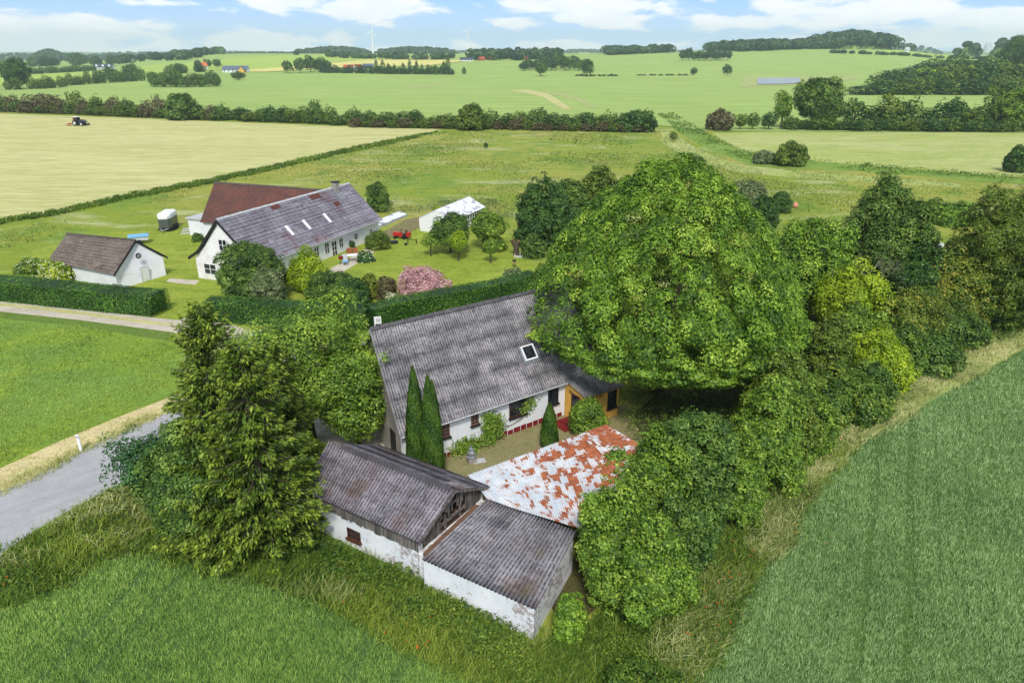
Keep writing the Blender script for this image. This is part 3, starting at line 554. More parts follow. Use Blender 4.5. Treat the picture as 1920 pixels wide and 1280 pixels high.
window(barn, f2(u0, .25, z0), bu, -bv, u1 - u0, .58, 2, 3, 'brown', 'brown', label='small brown barred window low in the barn wall', casing=.045)
# ---- lean-to at the end of the barn
LH0, LH1 = 1.75, 2.3
A, B, C_, D_ = at(791, 1048, LH0), at(1004, 1142, LH0), at(1081, 994.8, LH1), at(913, 934.7, LH1)
lean = thing('lean_to', lerp(A, C_, .5) * [1, 1, 0], 'flaking white lean-to with ribbed mossy roof at the near corner', 'shed')
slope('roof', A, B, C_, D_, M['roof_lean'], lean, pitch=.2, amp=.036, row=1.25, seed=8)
gz = np.array([1, 1, 0.]); lu, lv = unit(A * gz, B * gz), unit(B * gz, C_ * gz); A0, B0, C0, D0 = [p * gz for p in (A, B, C_, D_)]
A1, B1, C1, D1 = A0 + lu * .02 + lv * .08, B0 - lu * .1 + lv * .08, C0 - lu * .1 - lv * .15, D0 - lv * .15
m = MB(); m.extr([A1, B1, B1 + Z * (LH0 - .04), A1 + Z * (LH0 - .04)], lv * .28); m.build('front_wall', M['barnwhite'], lean)
m = MB(); m.extr([B1 + lv * .29, C1, C1 + Z * (LH1 - .07), B1 + lv * .29 + Z * (LH0 - .02)], -lu * .28); m.build('end_wall', M['barnwhite'], lean)
m = MB(); m.extr([D1, C1 - lu * .3, C1 - lu * .3 + Z * (LH1 - .1), D1 + Z * (LH1 - .1)], -lv * .2); m.build('back_wall', M['barnwhite'], lean)
m = MB(); m.extr([f2(bl - .05, .3, 1.5), f2(bl + .55, .2, 1.5), f2(bl + .5, 4.6, 1.75), f2(bl - .05, 4.4, 1.75)], Z * .1); m.build('rubble_ledge', M['soilm'], lean)
# ---- rusty iron roof
RA, RB = at(877, 890, 2.05), at(1136, 795.5, 2.05); ru = unit(RA, RB); rp = np.array([ru[1], -ru[0], 0])
rD = RB + rp * 6.2 + Z * -.05; rC = C_ + lu * .4 + np.array([.2, .25, -.1]); rE = D_ + np.array([0, .12, -.1]); rD[2] = 2.1
rC[2] = 2.22; near0 = rE.copy(); near0[2] = 2.22
iron = thing('iron_shed', lerp(RA, rC, .5) * gz, 'low open shed roofed with rusty patched corrugated iron', 'shed')
Lr = np.linalg.norm(RB - RA); nw = int(Lr / .16 * 6); Ur = np.linspace(0, 1, nw + 1); Vr = np.linspace(0, 1, 9); VV = []; UVs = []
nl = lambda t_: lerp(near0, rC, min(1, t_ / .62)) if t_ < .62 else lerp(rC, rD, (t_ - .62) / .38)
for v in Vr:
    for u in Ur:
        p = lerp(lerp(RA, RB, u), nl(u), v); p[2] += .02 * math.sin(2 * math.pi * u * Lr / .16) + .03 * math.sin(u * 9 + v * 3) * v; VV.append(p); UVs.append((u * Lr, v * 7))
VV = np.array(VV); k = nw + 1; I = (np.arange(8)[:, None] * k + np.arange(nw)[None]).reshape(-1); q = np.stack([I, I + k, I + k + 1, I + 1], 1); N = len(VV)
mesh_obj('roof', np.concatenate([VV, VV - [0, 0, .012]]), np.concatenate([q, q[:, ::-1] + N]), M['rust'], iron, uv=np.array(UVs + UVs))
m = MB(); m.extr([RA - Z * .14 - rp * .02, RB - Z * .14 - rp * .02, RB - Z * .0 - rp * .02, RA - rp * .02], -rp * -.04); m.extr([RB - Z * .14, rD - Z * .14, rD, RB], ru * .04); m.build('fascia', M['planks'], iron)
for kq in (0.02, .35, .68, .98):
    p = lerp(RA, RB, kq) + rp * .15; m = MB(); m.tube([p * gz, p - Z * .05], .06, 6); m.build('post', M['planks'], iron)
m = MB(); a_, b_ = lerp(RB, rD, .05) * gz - ru * .2, lerp(RB, rD, .98) * gz - ru * .2; m.extr([a_, b_, b_ + Z * 1.98, a_ + Z * 1.98], -ru * .12); m.build('end_wall', M['barnwhite'], iron)
# ================================================================ long white farmhouse, its red wing, shed, greenhouse
def slates(name, c1, c2, pt, tile=0.6):
    def f(t, b):
        v = t.obj(); u = t.uv(); c = t.mix(t.step(t.noise(v, 0.35, 5, 0.65), 0.36, 0.62), c1, c2)
        c = t.mix(t.math('MULTIPLY', t.step(t.noise(v, 0.22, 4, 0.6), 0.54, 0.66), 0.8), c, pt)
        c = t.mix(t.math('MULTIPLY', t.step(t.noise(v, 5, 5, 0.75), 0.52, 0.66), 0.55), c, tuple(min(1, x * 1.7) for x in c2))
        c = t.mix(t.math('MULTIPLY', t.step(t.noise(v, 2.2, 5, 0.75), 0.54, 0.7), 0.5), c, tuple(x * 0.45 for x in c1))
        br = t.new('ShaderNodeTexBrick'); t.put(br.inputs['Vector'], u); br.inputs['Scale'].default_value = 1.0
        br.inputs['Brick Width'].default_value = tile; br.inputs['Row Height'].default_value = tile * .75; br.inputs['Mortar Size'].default_value = 0.03; br.offset = 0.0
        br.inputs['Color1'].default_value = (1, 1, 1, 1); br.inputs['Color2'].default_value = (.72, .72, .72, 1); br.inputs['Mortar'].default_value = (.22, .22, .24, 1)
        t.put(b.inputs['Normal'], t.bump(t.sep(br.outputs['Color'])[0], .5, .03))
        return t.mix(0.75, c, t.mix(1.0, c, br.outputs['Color'], 'MULTIPLY'))
    return material(name, f, 0.85, 0.2)
M['slate'] = slates('grey_slab_roof', S(128, 122, 134), S(152, 148, 160), S(128, 94, 98), .8)
M['tile_red'] = slates('old_red_tiles', S(126, 84, 74), S(106, 76, 70), S(96, 84, 80), .34)
M['tile_patch'] = slates('newer_red_tiles', S(150, 92, 82), S(142, 90, 84), S(132, 88, 84), .34)
M['tile_dark'] = slates('weathered_pantiles', S(120, 108, 100), S(140, 130, 120), S(96, 82, 76), .26)
M['blue'] = plain('blue_cover', S(118, 176, 222), 0.5, var=.06)
M['terra'] = plain('terracotta', S(172, 104, 70), 0.8)
M['wood'] = plain('bare_wood', S(160, 124, 90), 0.8)
M['red'] = plain('red_enamel', S(190, 48, 38), 0.4)
M['navy'] = plain('dark_blue_paint', S(44, 54, 84), 0.4)
M['rimw'] = plain('pale_rim', S(214, 216, 220), 0.4)
def on_plane(px, py, o, n):
    d = ray(px, py); return CP + d * (np.dot(np.asarray(o) - CP, n) / np.dot(d, n))
def wpx(parent, o, ud, nd, bl, br, tl, rows, cols, fmat='trim', sill=None, label=None, name='window', casing=.07, bar=.045):
    p, q, r = on_plane(*bl, o, nd), on_plane(*br, o, nd), on_plane(*tl, o, nd)
    return window(parent, p, ud, nd, abs(np.dot(q - p, ud)), abs(r[2] - p[2]), rows, cols, fmat, sill, label=label, name=name, casing=casing, bar=bar)
T1, T2, T3, T4 = at(353, 482, 2.35), at(405, 412, 6.7), at(655, 343.5, 6.7), at(717, 411, 2.35)
yu = unit(T2 * gz, T3 * gz); T5 = T2 * gz; T5 = np.array([*(T5 + (T4 * gz - T4 * 0 - T3 * gz))[:2], 2.35]); T6 = np.array([*(T1 * gz + (T3 - T2) * gz)[:2], 2.35])
xu = unit(T1 * gz, T5 * gz)
lh = thing('farmhouse', lerp(T1, T4, .5) * gz, 'long white farmhouse with grey slab roof and three narrow skylights', 'house')
def bent(name, E0, E1, R1, R0, mat, parent, flare=.55):
    a0, a1 = lerp(E0, R0, .3), lerp(E1, R1, .3); a0[2] -= flare * .55; a1[2] -= flare * .55
    o1 = slope(name, E0, E1, a1, a0, mat, parent, pitch=.8, amp=0.004, row=.45, seed=4); o2 = slope(name, a0, a1, R1, R0, mat, parent, pitch=.8, amp=.004, row=.45, seed=5)
bent('roof', T5, T4, T3, T2, M['slate'], lh, .25); bent('roof', T1, T6, T3, T2, M['slate'], lh, .9)
ridge_cap('ridge_cap', T2 + Z * .05, T3 + Z * .05, .17, M['gutter'], lh)
gi = .3; w0, w1 = T1 * gz + xu * .7 + yu * gi, T5 * gz - xu * .45 + yu * gi; w2, w3 = T4 * gz - xu * .45 - yu * gi, T6 * gz + xu * .7 - yu * gi; apx = T2 + yu * gi - Z * .16
m = MB(); m.extr([w0, w1, w1 + Z * 2.5, apx, lerp(w0 + Z * 2.3, apx, .38) - Z * .3, w0 + Z * 2.3], yu * .3); m.build('gable_wall', M['gablewhite'], lh)
m = MB(); m.extr([w1 + yu * .31, w2 - yu * .31, w2 - yu * .31 + Z * 2.42, w1 + yu * .31 + Z * 2.42], -xu * .3); m.build('garden_wall', M['white'], lh)
m = MB(); m.extr([w3, w2, w2 + Z * 2.4, T3 - yu * gi - Z * .16, w3 + Z * 2.2], -yu * .3); m.build('gable_wall', M['white'], lh)
m = MB(); m.extr([w0 + yu * .31, w3 - yu * .31, w3 - yu * .31 + Z * 2.2, w0 + yu * .31 + Z * 2.2], xu * .3); m.build('yard_wall', M['white'], lh)
m = MB()
for a_, b_ in ((T1, lerp(T1, T2, .3) - Z * .5), (lerp(T1, T2, .3) - Z * .5, T2), (T2, T5)): m.extr([a_ - Z * .3, b_ - Z * .3, b_ + Z * .03, a_ + Z * .03], -yu * .06)
m.build('barge_board', M['dark'], lh)
m = MB(); m.tube([T5 + xu * .05 - Z * .06, T4 + xu * .05 - Z * .06], .06, 6); m.build('gutter', M['gutter'], lh)
xn = np.array([yu[1], -yu[0], 0]); xn *= np.sign(np.dot(xn, xu)); yn = np.array([xu[1], -xu[0], 0]); yn *= np.sign(np.dot(yn, -yu))
for (bl_, br_, tl_, r_, c_) in [((590, 483), (599, 481), (588, 464), 2, 2), ((609.5, 477), (618, 474), (606.5, 457), 2, 2), ((623.5, 481.5), (633, 479), (620, 454), 3, 2), ((636.5, 466), (644, 463.5), (634, 448), 2, 2), ((664, 450.5), (671.5, 448.5), (662.5, 439.5), 3, 1), ((692.5, 439), (698, 437.5), (691, 430), 3, 1)]:
    wpx(lh, w1, yu, xn, bl_, br_, tl_, r_, c_, casing=.06, name='garden_door' if r_ == 3 and c_ == 2 else 'window')
wpx(lh, w0, xu, yn, (412, 470), (427, 469), (409, 448), 2, 2, label='upper gable window in white frame'); wpx(lh, w0, xu, yn, (385, 513), (407, 512), (382, 493), 2, 2, label='lower gable window half behind the dark bush')
sn2 = np.cross(T4 - T5, T3 - T4); sn2 /= np.linalg.norm(sn2); sn2 *= np.sign(sn2[2]); sd2 = unit(T3, T4)
mid0 = lerp(T5, T2, .3) - Z * .14; so = T2
sn2 = np.cross(yu, mid0 - T2); sn2 /= np.linalg.norm(sn2); sn2 *= np.sign(sn2[2]); sd2 = unit(T2, mid0)
for (a_, b_) in [((535, 424), (551, 441)), ((567, 413), (582, 430)), ((606, 401), (622, 417))]:
    p = on_plane(*a_, so, sn2); q = on_plane(*b_, so, sn2); Ls = np.dot(q - p, sd2); m = MB(); fo = lambda u, v, z: p + yu * u + sd2 * v + sn2 * z
    m.box(fo, -.21, .21, 0, Ls, .02, .10); s_ = m.build('skylight', M['trim'], lh)
for (cx, cy, w_, h_) in [(514, 386, 1.5, 1.0), (590, 368, 2.0, .9), (632, 382, 1.1, .7)]:
    p = on_plane(cx, cy, so, sn2); fo = lambda u, v, z: p + yu * u + sd2 * v + sn2 * z; m = MB(); m.box(fo, -w_ / 2, w_ / 2, -h_ / 2, h_ / 2, .01, .045)
    if cy < 450: m.build('tile_patch', M['tile_patch'], lh)
cp = on_plane(630, 358, so, sn2); m = MB(); fc = frame(cp * gz, math.atan2(yu[1], yu[0])); m.box(fc, -.35, .35, -.35, .35, cp[2] - .8, cp[2] + 1.1); ch = m.build('chimney', M['graywall'], lh)
m = MB(); m.box(fc, -.42, .42, -.42, .42, cp[2] + 1.1, cp[2] + 1.22); m.build('cap', M['dark'], ch)
fo = lambda u, v, z: cp + yu * u + sd2 * v + sn2 * z; m = MB(); m.box(fo, -.6, .6, .35, 1.5, .01, .05); m.build('flashing', M['flash'], ch)
# red wing
Rr0, Rr1, Re0 = at(402, 342, 6.3), at(615, 357, 6.3), at(374.7, 417, 2.4)
wu = unit(Rr0 * gz, Rr1 * gz); wv = unit(Re0 * gz, Rr0 * gz); wv = wv - wu * np.dot(wv, wu); wv /= np.linalg.norm(wv); Lw = np.linalg.norm((Rr1 - Rr0)[:2])
Re1 = Re0 + wu * Lw; Rb0, Rb1 = Rr0 + (Rr0 - Re0) * gz - Z * 3.9, Rr1 + (Rr1 - Re1) * gz - Z * 3.9
wing = thing('farm_wing', lerp(Re0, Rr1, .5) * gz, 'white farm wing with old dark red tiled roof behind the long house', 'building')
slope('roof', Re0, Re1, Rr1, Rr0, M['tile_red'], wing, pitch=.3, amp=.02, row=.34, seed=11); slope('roof', Rb0, Rb1, Rr1, Rr0, M['tile_red'], wing, pitch=.3, amp=.02, row=.34, seed=12)
ridge_cap('ridge_cap', Rr0 + Z * .05, Rr1 + Z * .05, .18, M['tile_dark'], wing)
g0_, g1_, g2_ = Re0 * gz + wu * .25 + wv * .3, Rb0 * gz + wu * .25 - wv * .3, Rr0 + wu * .25 - Z * .15
m = MB(); m.extr([g0_, g1_, g1_ + Z * 2.45, g2_, g0_ + Z * 2.45], wu * .3); m.build('gable_wall', M['white'], wing)
m = MB(); m.extr([g0_ + wu * .3, g0_ + wu * Lw, g0_ + wu * Lw + Z * 2.5, g0_ + wu * .3 + Z * 2.5], wv * .3); m.extr([g1_ + wu * .3, g1_ + wu * Lw, g1_ + wu * Lw + Z * 2.5, g1_ + wu * .3 + Z * 2.5], -wv * .3); m.build('side_wall', M['white'], wing)
ga, gb = at(357, 441), at(386, 444); au = unit(ga, gb); an = np.array([-au[1], au[0], 0]); fa_ = lambda u, v, z: ga + au * u + an * v + Z * z; La = np.linalg.norm(gb - ga) + .3
m = MB(); m.box(fa_, 0, La, 0, 4.5, 0, 2.25); ax_ = m.build('annex_wall', M['white'], wing); m = MB(); m.box(fa_, -.25, La + .05, -.2, 4.7, 2.253, 2.42); m.build('annex_roof', M['gutter'], ax_)
# small shed
S1, S2, S3, S4, S5 = at(213, 515, 1.75), at(254, 450.5, 4.4), at(314, 482, 2.0), at(125, 438, 4.4), at(89, 489, 1.75); S6 = S3 + (S4 - S2)
shed = thing('shed', lerp(S1, S6, .5) * gz, 'small white shed with dark weathered tile roof behind the trimmed hedge', 'shed')
slope('roof', S5, S1, S2, S4, M['tile_dark'], shed, pitch=.26, amp=.03, row=.34, seed=13); slope('roof', S6, S3, S2, S4, M['tile_dark'], shed, pitch=.26, amp=.03, row=.34, seed=14)
ridge_cap('ridge_cap', S2 + Z * .04, S4 + Z * .04, .16, M['tile_dark'], shed)
su_ = unit(S1 * gz, S3 * gz); sv_ = unit(S2 * gz, S4 * gz); q0_, q1_ = S1 * gz + su_ * .35 + sv_ * .25, S3 * gz - su_ * .35 + sv_ * .25; q2_ = S2 + sv_ * .25 - Z * .14; q3_, q4_ = S5 * gz + su_ * .35 - sv_ * .25, S6 * gz - su_ * .35 - sv_ * .25
m = MB(); m.extr([q0_, q1_, q1_ + Z * 2.05, q2_, q0_ + Z * 1.85], sv_ * .25); m.build('gable_wall', M['white'], shed)
m = MB(); m.extr([q0_ + sv_ * .26, q3_, q3_ + Z * 1.85, q0_ + sv_ * .26 + Z * 1.85], su_ * .25); m.extr([q1_ + sv_ * .26, q4_, q4_ + Z * 2.05, q1_ + sv_ * .26 + Z * 2.05], -su_ * .25); m.build('side_wall', M['white'], shed)
m = MB(); m.extr([q3_, q4_, q4_ + Z * 2.0, S4 - sv_ * .25 - Z * .14, q3_ + Z * 1.8], -sv_ * .2); m.build('gable_wall', M['white'], shed)
m = MB(); m.extr([S1 - Z * .2, S2 - Z * .2, S2 + Z * .02, S1 + Z * .02], -sv_ * .06); m.extr([S2 - Z * .2, S3 - Z * .2, S3 + Z * .02, S2 + Z * .02], -sv_ * .06); m.build('barge_board', M['dark'], shed)
nn = np.cross(su_, Z); nn *= np.sign(np.dot(nn, -sv_))
pc_ = on_plane(259.5, 479.5, q0_, nn); m = MB(); m.cyl(pc_ + nn * .01, nn, .32, .08, 20); rw = m.build('round_window', M['dark'], shed)
m = MB()
for k_ in range(3):
    a_ = math.pi * k_ / 3; d_ = su_ * math.cos(a_) + Z * math.sin(a_); m.tube([pc_ + nn * .06 - d_ * .3, pc_ + nn * .06 + d_ * .3], .025, 5)
m.build('spoke', M['gutter'], rw)
p, q, r_ = on_plane(269, 532, q0_, nn), on_plane(283, 531, q0_, nn), on_plane(265, 502, q0_, nn); m = MB(); fo = lambda u, v, z: p + su_ * u + nn * v + Z * z; wd = abs(np.dot(q - p, su_)); m.box(fo, 0, wd, 0.004, .03, -p[2] + .03, r_[2] - p[2]); d_ = m.build('door', M['trim'], shed)
m = MB(); hd = r_[2] - p[2]; m.box(fo, -.06, 0, .002, .05, -p[2], hd); m.box(fo, wd, wd + .06, .002, .05, -p[2], hd); m.box(fo, -.06, wd + .06, .003, .05, hd, hd + .06); m.build('frame', M['gutter'], d_)
# greenhouse
def milky(t, b):
    v = t.obj(); b.inputs['Roughness'].default_value = .25; return t.mix(t.step(t.noise(v, .9, 4), .56, .62), S(226, 230, 238), S(150, 152, 164))
M['milky'] = material('whitewashed_glass', milky, .25, .4)
K1, K2, K3 = at(879, 369, 3.1), at(817, 394, 3.1), at(905, 391, 1.75); ku = unit(K2 * gz, K1 * gz); kw = (K3 - K1) * gz; kw = kw - ku * np.dot(kw, ku); kwn = kw / np.linalg.norm(kw); kwl = np.linalg.norm(kw); kL = np.linalg.norm((K1 - K2)[:2])
gh = thing('greenhouse', K2 * gz, 'white greenhouse with whitewashed glass roof behind the apple trees', 'greenhouse')
fk = lambda u, v, z: K2 * gz + ku * u + kwn * v + Z * z
for s_ in (1, -1):
    m = MB(); m.extr([fk(0, s_ * kwl, 1.75), fk(kL, s_ * kwl, 1.75), fk(kL, 0, 3.1), fk(0, 0, 3.1)], Z * .03); m.build('glass_roof', M['milky'], gh)
    m = MB()
    for i in range(13):
        u = kL * i / 12; m.tube([fk(u, s_ * kwl, 1.80), fk(u, 0, 3.15)], .025, 4)
    for v in (0, .33, .66, 1): m.tube([fk(0, s_ * kwl * (1 - v), 1.79 + 1.35 * v), fk(kL, s_ * kwl * (1 - v), 1.79 + 1.35 * v)], .03, 4)
    m.build('roof_frame', M['trim'], gh)
    m = MB(); m.extr([fk(.05, s_ * (kwl - .1), .55), fk(kL - .05, s_ * (kwl - .1), .55), fk(kL - .05, s_ * (kwl - .1), 1.73), fk(.05, s_ * (kwl - .1), 1.73)], -kwn * s_ * .03); sg_ = m.build('side_glass', M['glass'], gh)
    m = MB(); fs2 = lambda u, v, z: fk(u, s_ * (kwl - .1 + v), z)
    m.box(fs2, 0, kL, -.06, .06, 0, .55); m.box(fs2, 0, kL, .002, .05, 1.0, 1.07)
    for i in range(15): u = kL * i / 14; m.box(fs2, u - .035, u + .035, .0, .055, .55, 1.74)
    m.build('side_frame', M['trim'], gh)
for u in (0, kL - .05):
    m = MB(); m.extr([fk(u, -kwl + .05, 0), fk(u, kwl - .05, 0), fk(u, kwl - .05, 1.74), fk(u, 0, 3.06), fk(u, -kwl + .05, 1.74)], ku * .05); m.build('end_wall', M['trim'], gh)
# cold frame
c0_, c1_ = at(712, 428), at(764, 406); cu_ = unit(c0_, c1_); cn_ = np.array([cu_[1], -cu_[0], 0]); Lc = np.linalg.norm(c1_ - c0_); fcf = lambda u, v, z: c0_ + cu_ * u - cn_ * v + Z * z
cf = thing('cold_frame', c0_, 'long low cold frame with pale glass lids beside the vegetable beds', 'cold frame'); m = MB()
m.box(fcf, 0, Lc, 0, 1.4, 0, .35); m.build('box', M['gutter'], cf)
for i in range(6):
    m = MB(); u = Lc * i / 6 + .04; m.extr([fcf(u, -.05, .36), fcf(u + Lc / 6 - .08, -.05, .36), fcf(u + Lc / 6 - .08, 1.45, .62), fcf(u, 1.45, .62)], Z * .04); m.build('lid', M['milky'], cf)
# ================================================================ foliage
def leafmat(name, dark, mid, light, trans=0.2, rough=0.5, patch=0.35, spec=0.3, gain=1.13):
    mid, light = tuple(min(.9, x * gain) for x in mid), tuple(min(.9, x * gain) for x in light)
    def f(t, b):
        a = t.new('ShaderNodeAttribute'); a.attribute_name = 'tint'; ti = a.outputs['Fac']
        n = t.noise(t.obj(), patch, 3); ti = t.math('ADD', ti, t.math('MULTIPLY', t.math('SUBTRACT', n, .5), .5))
        c = t.mix(t.step(ti, 0.05, 0.5), dark, mid); c = t.mix(t.step(ti, 0.5, 0.95), c, light)
        t.put(b.inputs['Base Color'], c); tr = t.new('ShaderNodeBsdfTranslucent'); t.put(tr.inputs[0], t.mix(1.0, c, (1.15, 1.15, .65), 'MULTIPLY'))
        mx = t.new('ShaderNodeMixShader'); mx.inputs[0].default_value = trans; t.l.new(b.outputs[0], mx.inputs[1]); t.l.new(tr.outputs[0], mx.inputs[2])
        out = [n_ for n_ in t.n if n_.type == 'OUTPUT_MATERIAL'][0]; t.l.new(mx.outputs[0], out.inputs[0]); return None
    return material(name, f, rough, spec)
Lf = {}
Lf['maple'] = leafmat('sycamore_leaves', S(56, 90, 26), S(102, 136, 38), S(162, 184, 70), gain=1.3)
Lf['ash'] = leafmat('fresh_green_leaves', S(62, 94, 28), S(104, 134, 42), S(158, 178, 72), gain=1.3)
Lf['beech'] = leafmat('deep_green_leaves', S(44, 72, 26), S(78, 106, 40), S(126, 148, 66), gain=1.4)
Lf['dark'] = leafmat('dark_green_leaves', S(34, 62, 26), S(60, 92, 36), S(100, 130, 58), gain=1.3)
Lf['olive'] = leafmat('olive_leaves', S(58, 84, 26), S(94, 118, 38), S(140, 156, 62))
Lf['lime'] = leafmat('lime_green_leaves', S(104, 134, 24), S(148, 174, 36), S(190, 204, 60))
Lf['orange'] = leafmat('reddish_tipped_leaves', S(66, 92, 30), S(116, 136, 46), S(178, 164, 74))
Lf['gray'] = leafmat('grey_green_leaves', S(76, 98, 60), S(114, 132, 84), S(160, 170, 120))
Lf['brown'] = leafmat('brownish_leaves', S(66, 64, 40), S(104, 98, 64), S(140, 134, 94))
Lf['blue'] = leafmat('blue_green_leaves', S(34, 70, 38), S(62, 104, 54), S(104, 142, 78))
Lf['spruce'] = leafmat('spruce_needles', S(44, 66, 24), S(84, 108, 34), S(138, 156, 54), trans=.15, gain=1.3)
Lf['thuja'] = leafmat('cypress_sprays', S(38, 66, 20), S(66, 98, 28), S(100, 126, 40), trans=.12)
Lf['hedge'] = leafmat('hedge_leaves', S(34, 66, 20), S(60, 98, 32), S(104, 138, 48), trans=.15, gain=1.75)
Lf['pink'] = leafmat('pink_blossom', S(176, 128, 138), S(216, 172, 176), S(240, 212, 210), trans=.2, gain=1.0)
Lf['cream'] = leafmat('cream_blossom', S(200, 200, 150), S(222, 222, 184), S(240, 238, 214), trans=.2)
Lf['far'] = leafmat('distant_leaves', S(48, 74, 38), S(78, 106, 50), S(112, 136, 72), trans=.15, patch=.05)
Lf['farwood'] = leafmat('distant_wood_leaves', S(34, 60, 36), S(56, 86, 48), S(86, 112, 62), trans=.1, patch=.02)
Lf['weed'] = leafmat('nettle_leaves', S(48, 78, 24), S(88, 118, 38), S(142, 158, 62))
Lf['crop'] = leafmat('young_crop_blades', S(84, 112, 50), S(132, 154, 72), S(170, 182, 98), patch=1.2, gain=1.25)
Lf['straw'] = leafmat('seeding_grass', S(92, 120, 50), S(146, 158, 88), S(200, 198, 144), trans=.2)
Lf['wheat'] = leafmat('wheat_blades', S(70, 104, 44), S(130, 162, 80), S(184, 200, 118), trans=.25, patch=1.5, gain=1.5)
Lf['wheatw'] = leafmat('wheat_blades_blue', S(70, 104, 58), S(136, 166, 110), S(190, 208, 156), trans=.25, patch=1.5, gain=1.5)
Lf['poppy'] = leafmat('poppy_petals', S(200, 50, 20), S(224, 70, 30), S(236, 96, 50), trans=.2)
M['bark'] = plain('bark', S(88, 78, 66), 0.95, sc_=5)
M['deadwood'] = plain('dead_wood', S(150, 142, 128), 0.9, sc_=5)
def norm(v): return v / (np.linalg.norm(v, axis=-1, keepdims=True) + 1e-9)
def quads(P, N, size, rng, asp=0.62, D=None):
    """kite leaves: centre P, normal N, length size; D = preferred leaf direction"""
    n = len(P); N = norm(N); T = rng.normal(size=(n, 3)) if D is None else D + rng.normal(size=(n, 3)) * .25
    T = norm(T - N * (T * N).sum(1, keepdims=True)); B = np.cross(N, T); s = np.asarray(size).reshape(-1, 1) * np.ones((n, 1)) * rng.uniform(.75, 1.25, (n, 1))
    fold = rng.uniform(.02, .2, (n, 1)) * s
    V = np.stack([P - T * s * .5, P + B * s * asp * .5 + N * fold - T * s * .05, P + T * s * .5 - N * fold * .4, P - B * s * asp * .5 + N * fold - T * s * .05], 1)
    return V.reshape(-1, 3), np.arange(n * 4).reshape(-1, 4)
def fib(n, rng, zmin=-1.0):
    i = np.arange(n) + .5; z = 1 - (1 - zmin) * i / n; ph = i * 2.39996 + rng.uniform(0, 6); r = np.sqrt(1 - z * z)
    return np.stack([r * np.cos(ph), r * np.sin(ph), z], 1)
def crown_pts(rx, rz, zc, n, rng, clump=.2, zmin=-.75, lump=.22, loose=.25, flat=1.0, seedc=None, upb=.35, shape=None, tight=.62):
    """leaf positions for a crown: big uneven boughs, leafy domes on them, small tufts on each dome"""
    cr = clump * rx; nc = int(max(12, 2.6 * (2 * math.pi * (1 - zmin)) * ((rx * rz) / (cr * cr)) / math.pi)); nc = min(nc, 2000)
    d = norm(fib(nc, rng, zmin) + rng.normal(0, .12, (nc, 3)))
    nb = int(7 + 5 / (clump * 4)); B_ = norm(rng.normal(size=(nb, 3)) * [1, 1, .8] + [0, 0, .25]); amp = rng.uniform(.55, 1.0, nb)
    ang = np.arccos(np.clip(d @ B_.T, -1, 1)); bump = (amp[None] * np.exp(-(ang / (.30 + .5 * clump)) ** 2)).max(1)
    rad = (1 - lump * 1.15) + lump * 1.15 * bump + rng.uniform(-.10, .05, nc) * (1 if lump > .1 else .55)
    k = nc // 4; inn = rng.integers(0, nc, k); d = np.concatenate([d, d[inn]]); rad = np.concatenate([rad, rad[inn] * rng.uniform(.5, .8, k)])
    sc3 = shape(d[:, 2])[:, None] if shape is not None else np.ones((len(d), 1))
    C = d * rad[:, None] * [rx - cr * .5, rx - cr * .5, rz - cr * .4] * np.concatenate([sc3, sc3, np.ones((len(d), 1))], 1) + [0, 0, zc]
    rr = cr * rng.uniform(.55, 1.35, len(C)); out = rng.random(len(C)) < .14 * (lump > .2); C[out] = (C[out] - [0, 0, zc]) * rng.uniform(1.06, 1.24, (out.sum(), 1)) + [0, 0, zc]; rr[out] *= .55; ns = max(8, int(26 * min(1, n / 9000 + .3))); ns = 8 if nc > 900 else ns
    su = norm(rng.normal(size=(len(C), ns, 3)) + d[:, None, :] * .95 + [0, 0, upb]); sr = rr[:, None] * rng.uniform(.22, .42, (len(C), ns))
    SC = C[:, None, :] + su * (rr[:, None] * rng.uniform(.62, 1.02, (len(C), ns)))[..., None] * [1, 1, .85 * flat]
    SC = SC.reshape(-1, 3); su = su.reshape(-1, 3); sr = sr.reshape(-1); w_ = sr ** 2; si = rng.choice(len(SC), n, p=w_ / w_.sum())
    u = norm(rng.normal(size=(n, 3)) + su[si] * .9 + [0, 0, .55]); rho = 1 - np.abs(rng.normal(0, .18 + loose * .5, n))
    P = SC[si] + u * (sr[si] * rho)[:, None]; N = u * .9 + su[si] * .55 + np.array([0, 0, .55]) + rng.normal(0, .3, (n, 3))
    nt = int(n * tight)
    if nt:
        w2 = rr ** 2; ci = rng.choice(len(C), nt, p=w2 / w2.sum()); u2 = norm(rng.normal(size=(nt, 3)) + d[ci] * 1.0 + [0, 0, .45]); ph = C[ci] * 3.1
        tuft = np.sin(u2[:, 0] * 7 + ph[:, 0]) * np.sin(u2[:, 1] * 7 + ph[:, 1]) * np.sin(u2[:, 2] * 7 + ph[:, 2])
        P[:nt] = C[ci] + u2 * (rr[ci] * (.95 + .16 * tuft - np.abs(rng.normal(0, .07, nt))))[:, None] * [1, 1, .85 * flat]; N[:nt] = u2 * 1.3 + [0, 0, .35] + rng.normal(0, .3, (nt, 3)); si[:nt] = ci * ns
    ct = rng.uniform(-.2, .2, len(C)); st = rng.normal(0, .13, len(SC)); ti = np.clip(.42 + np.repeat(ct, ns)[si] + st[si] + rng.normal(0, .15, n), 0, 1)
    return P, N, ti, C
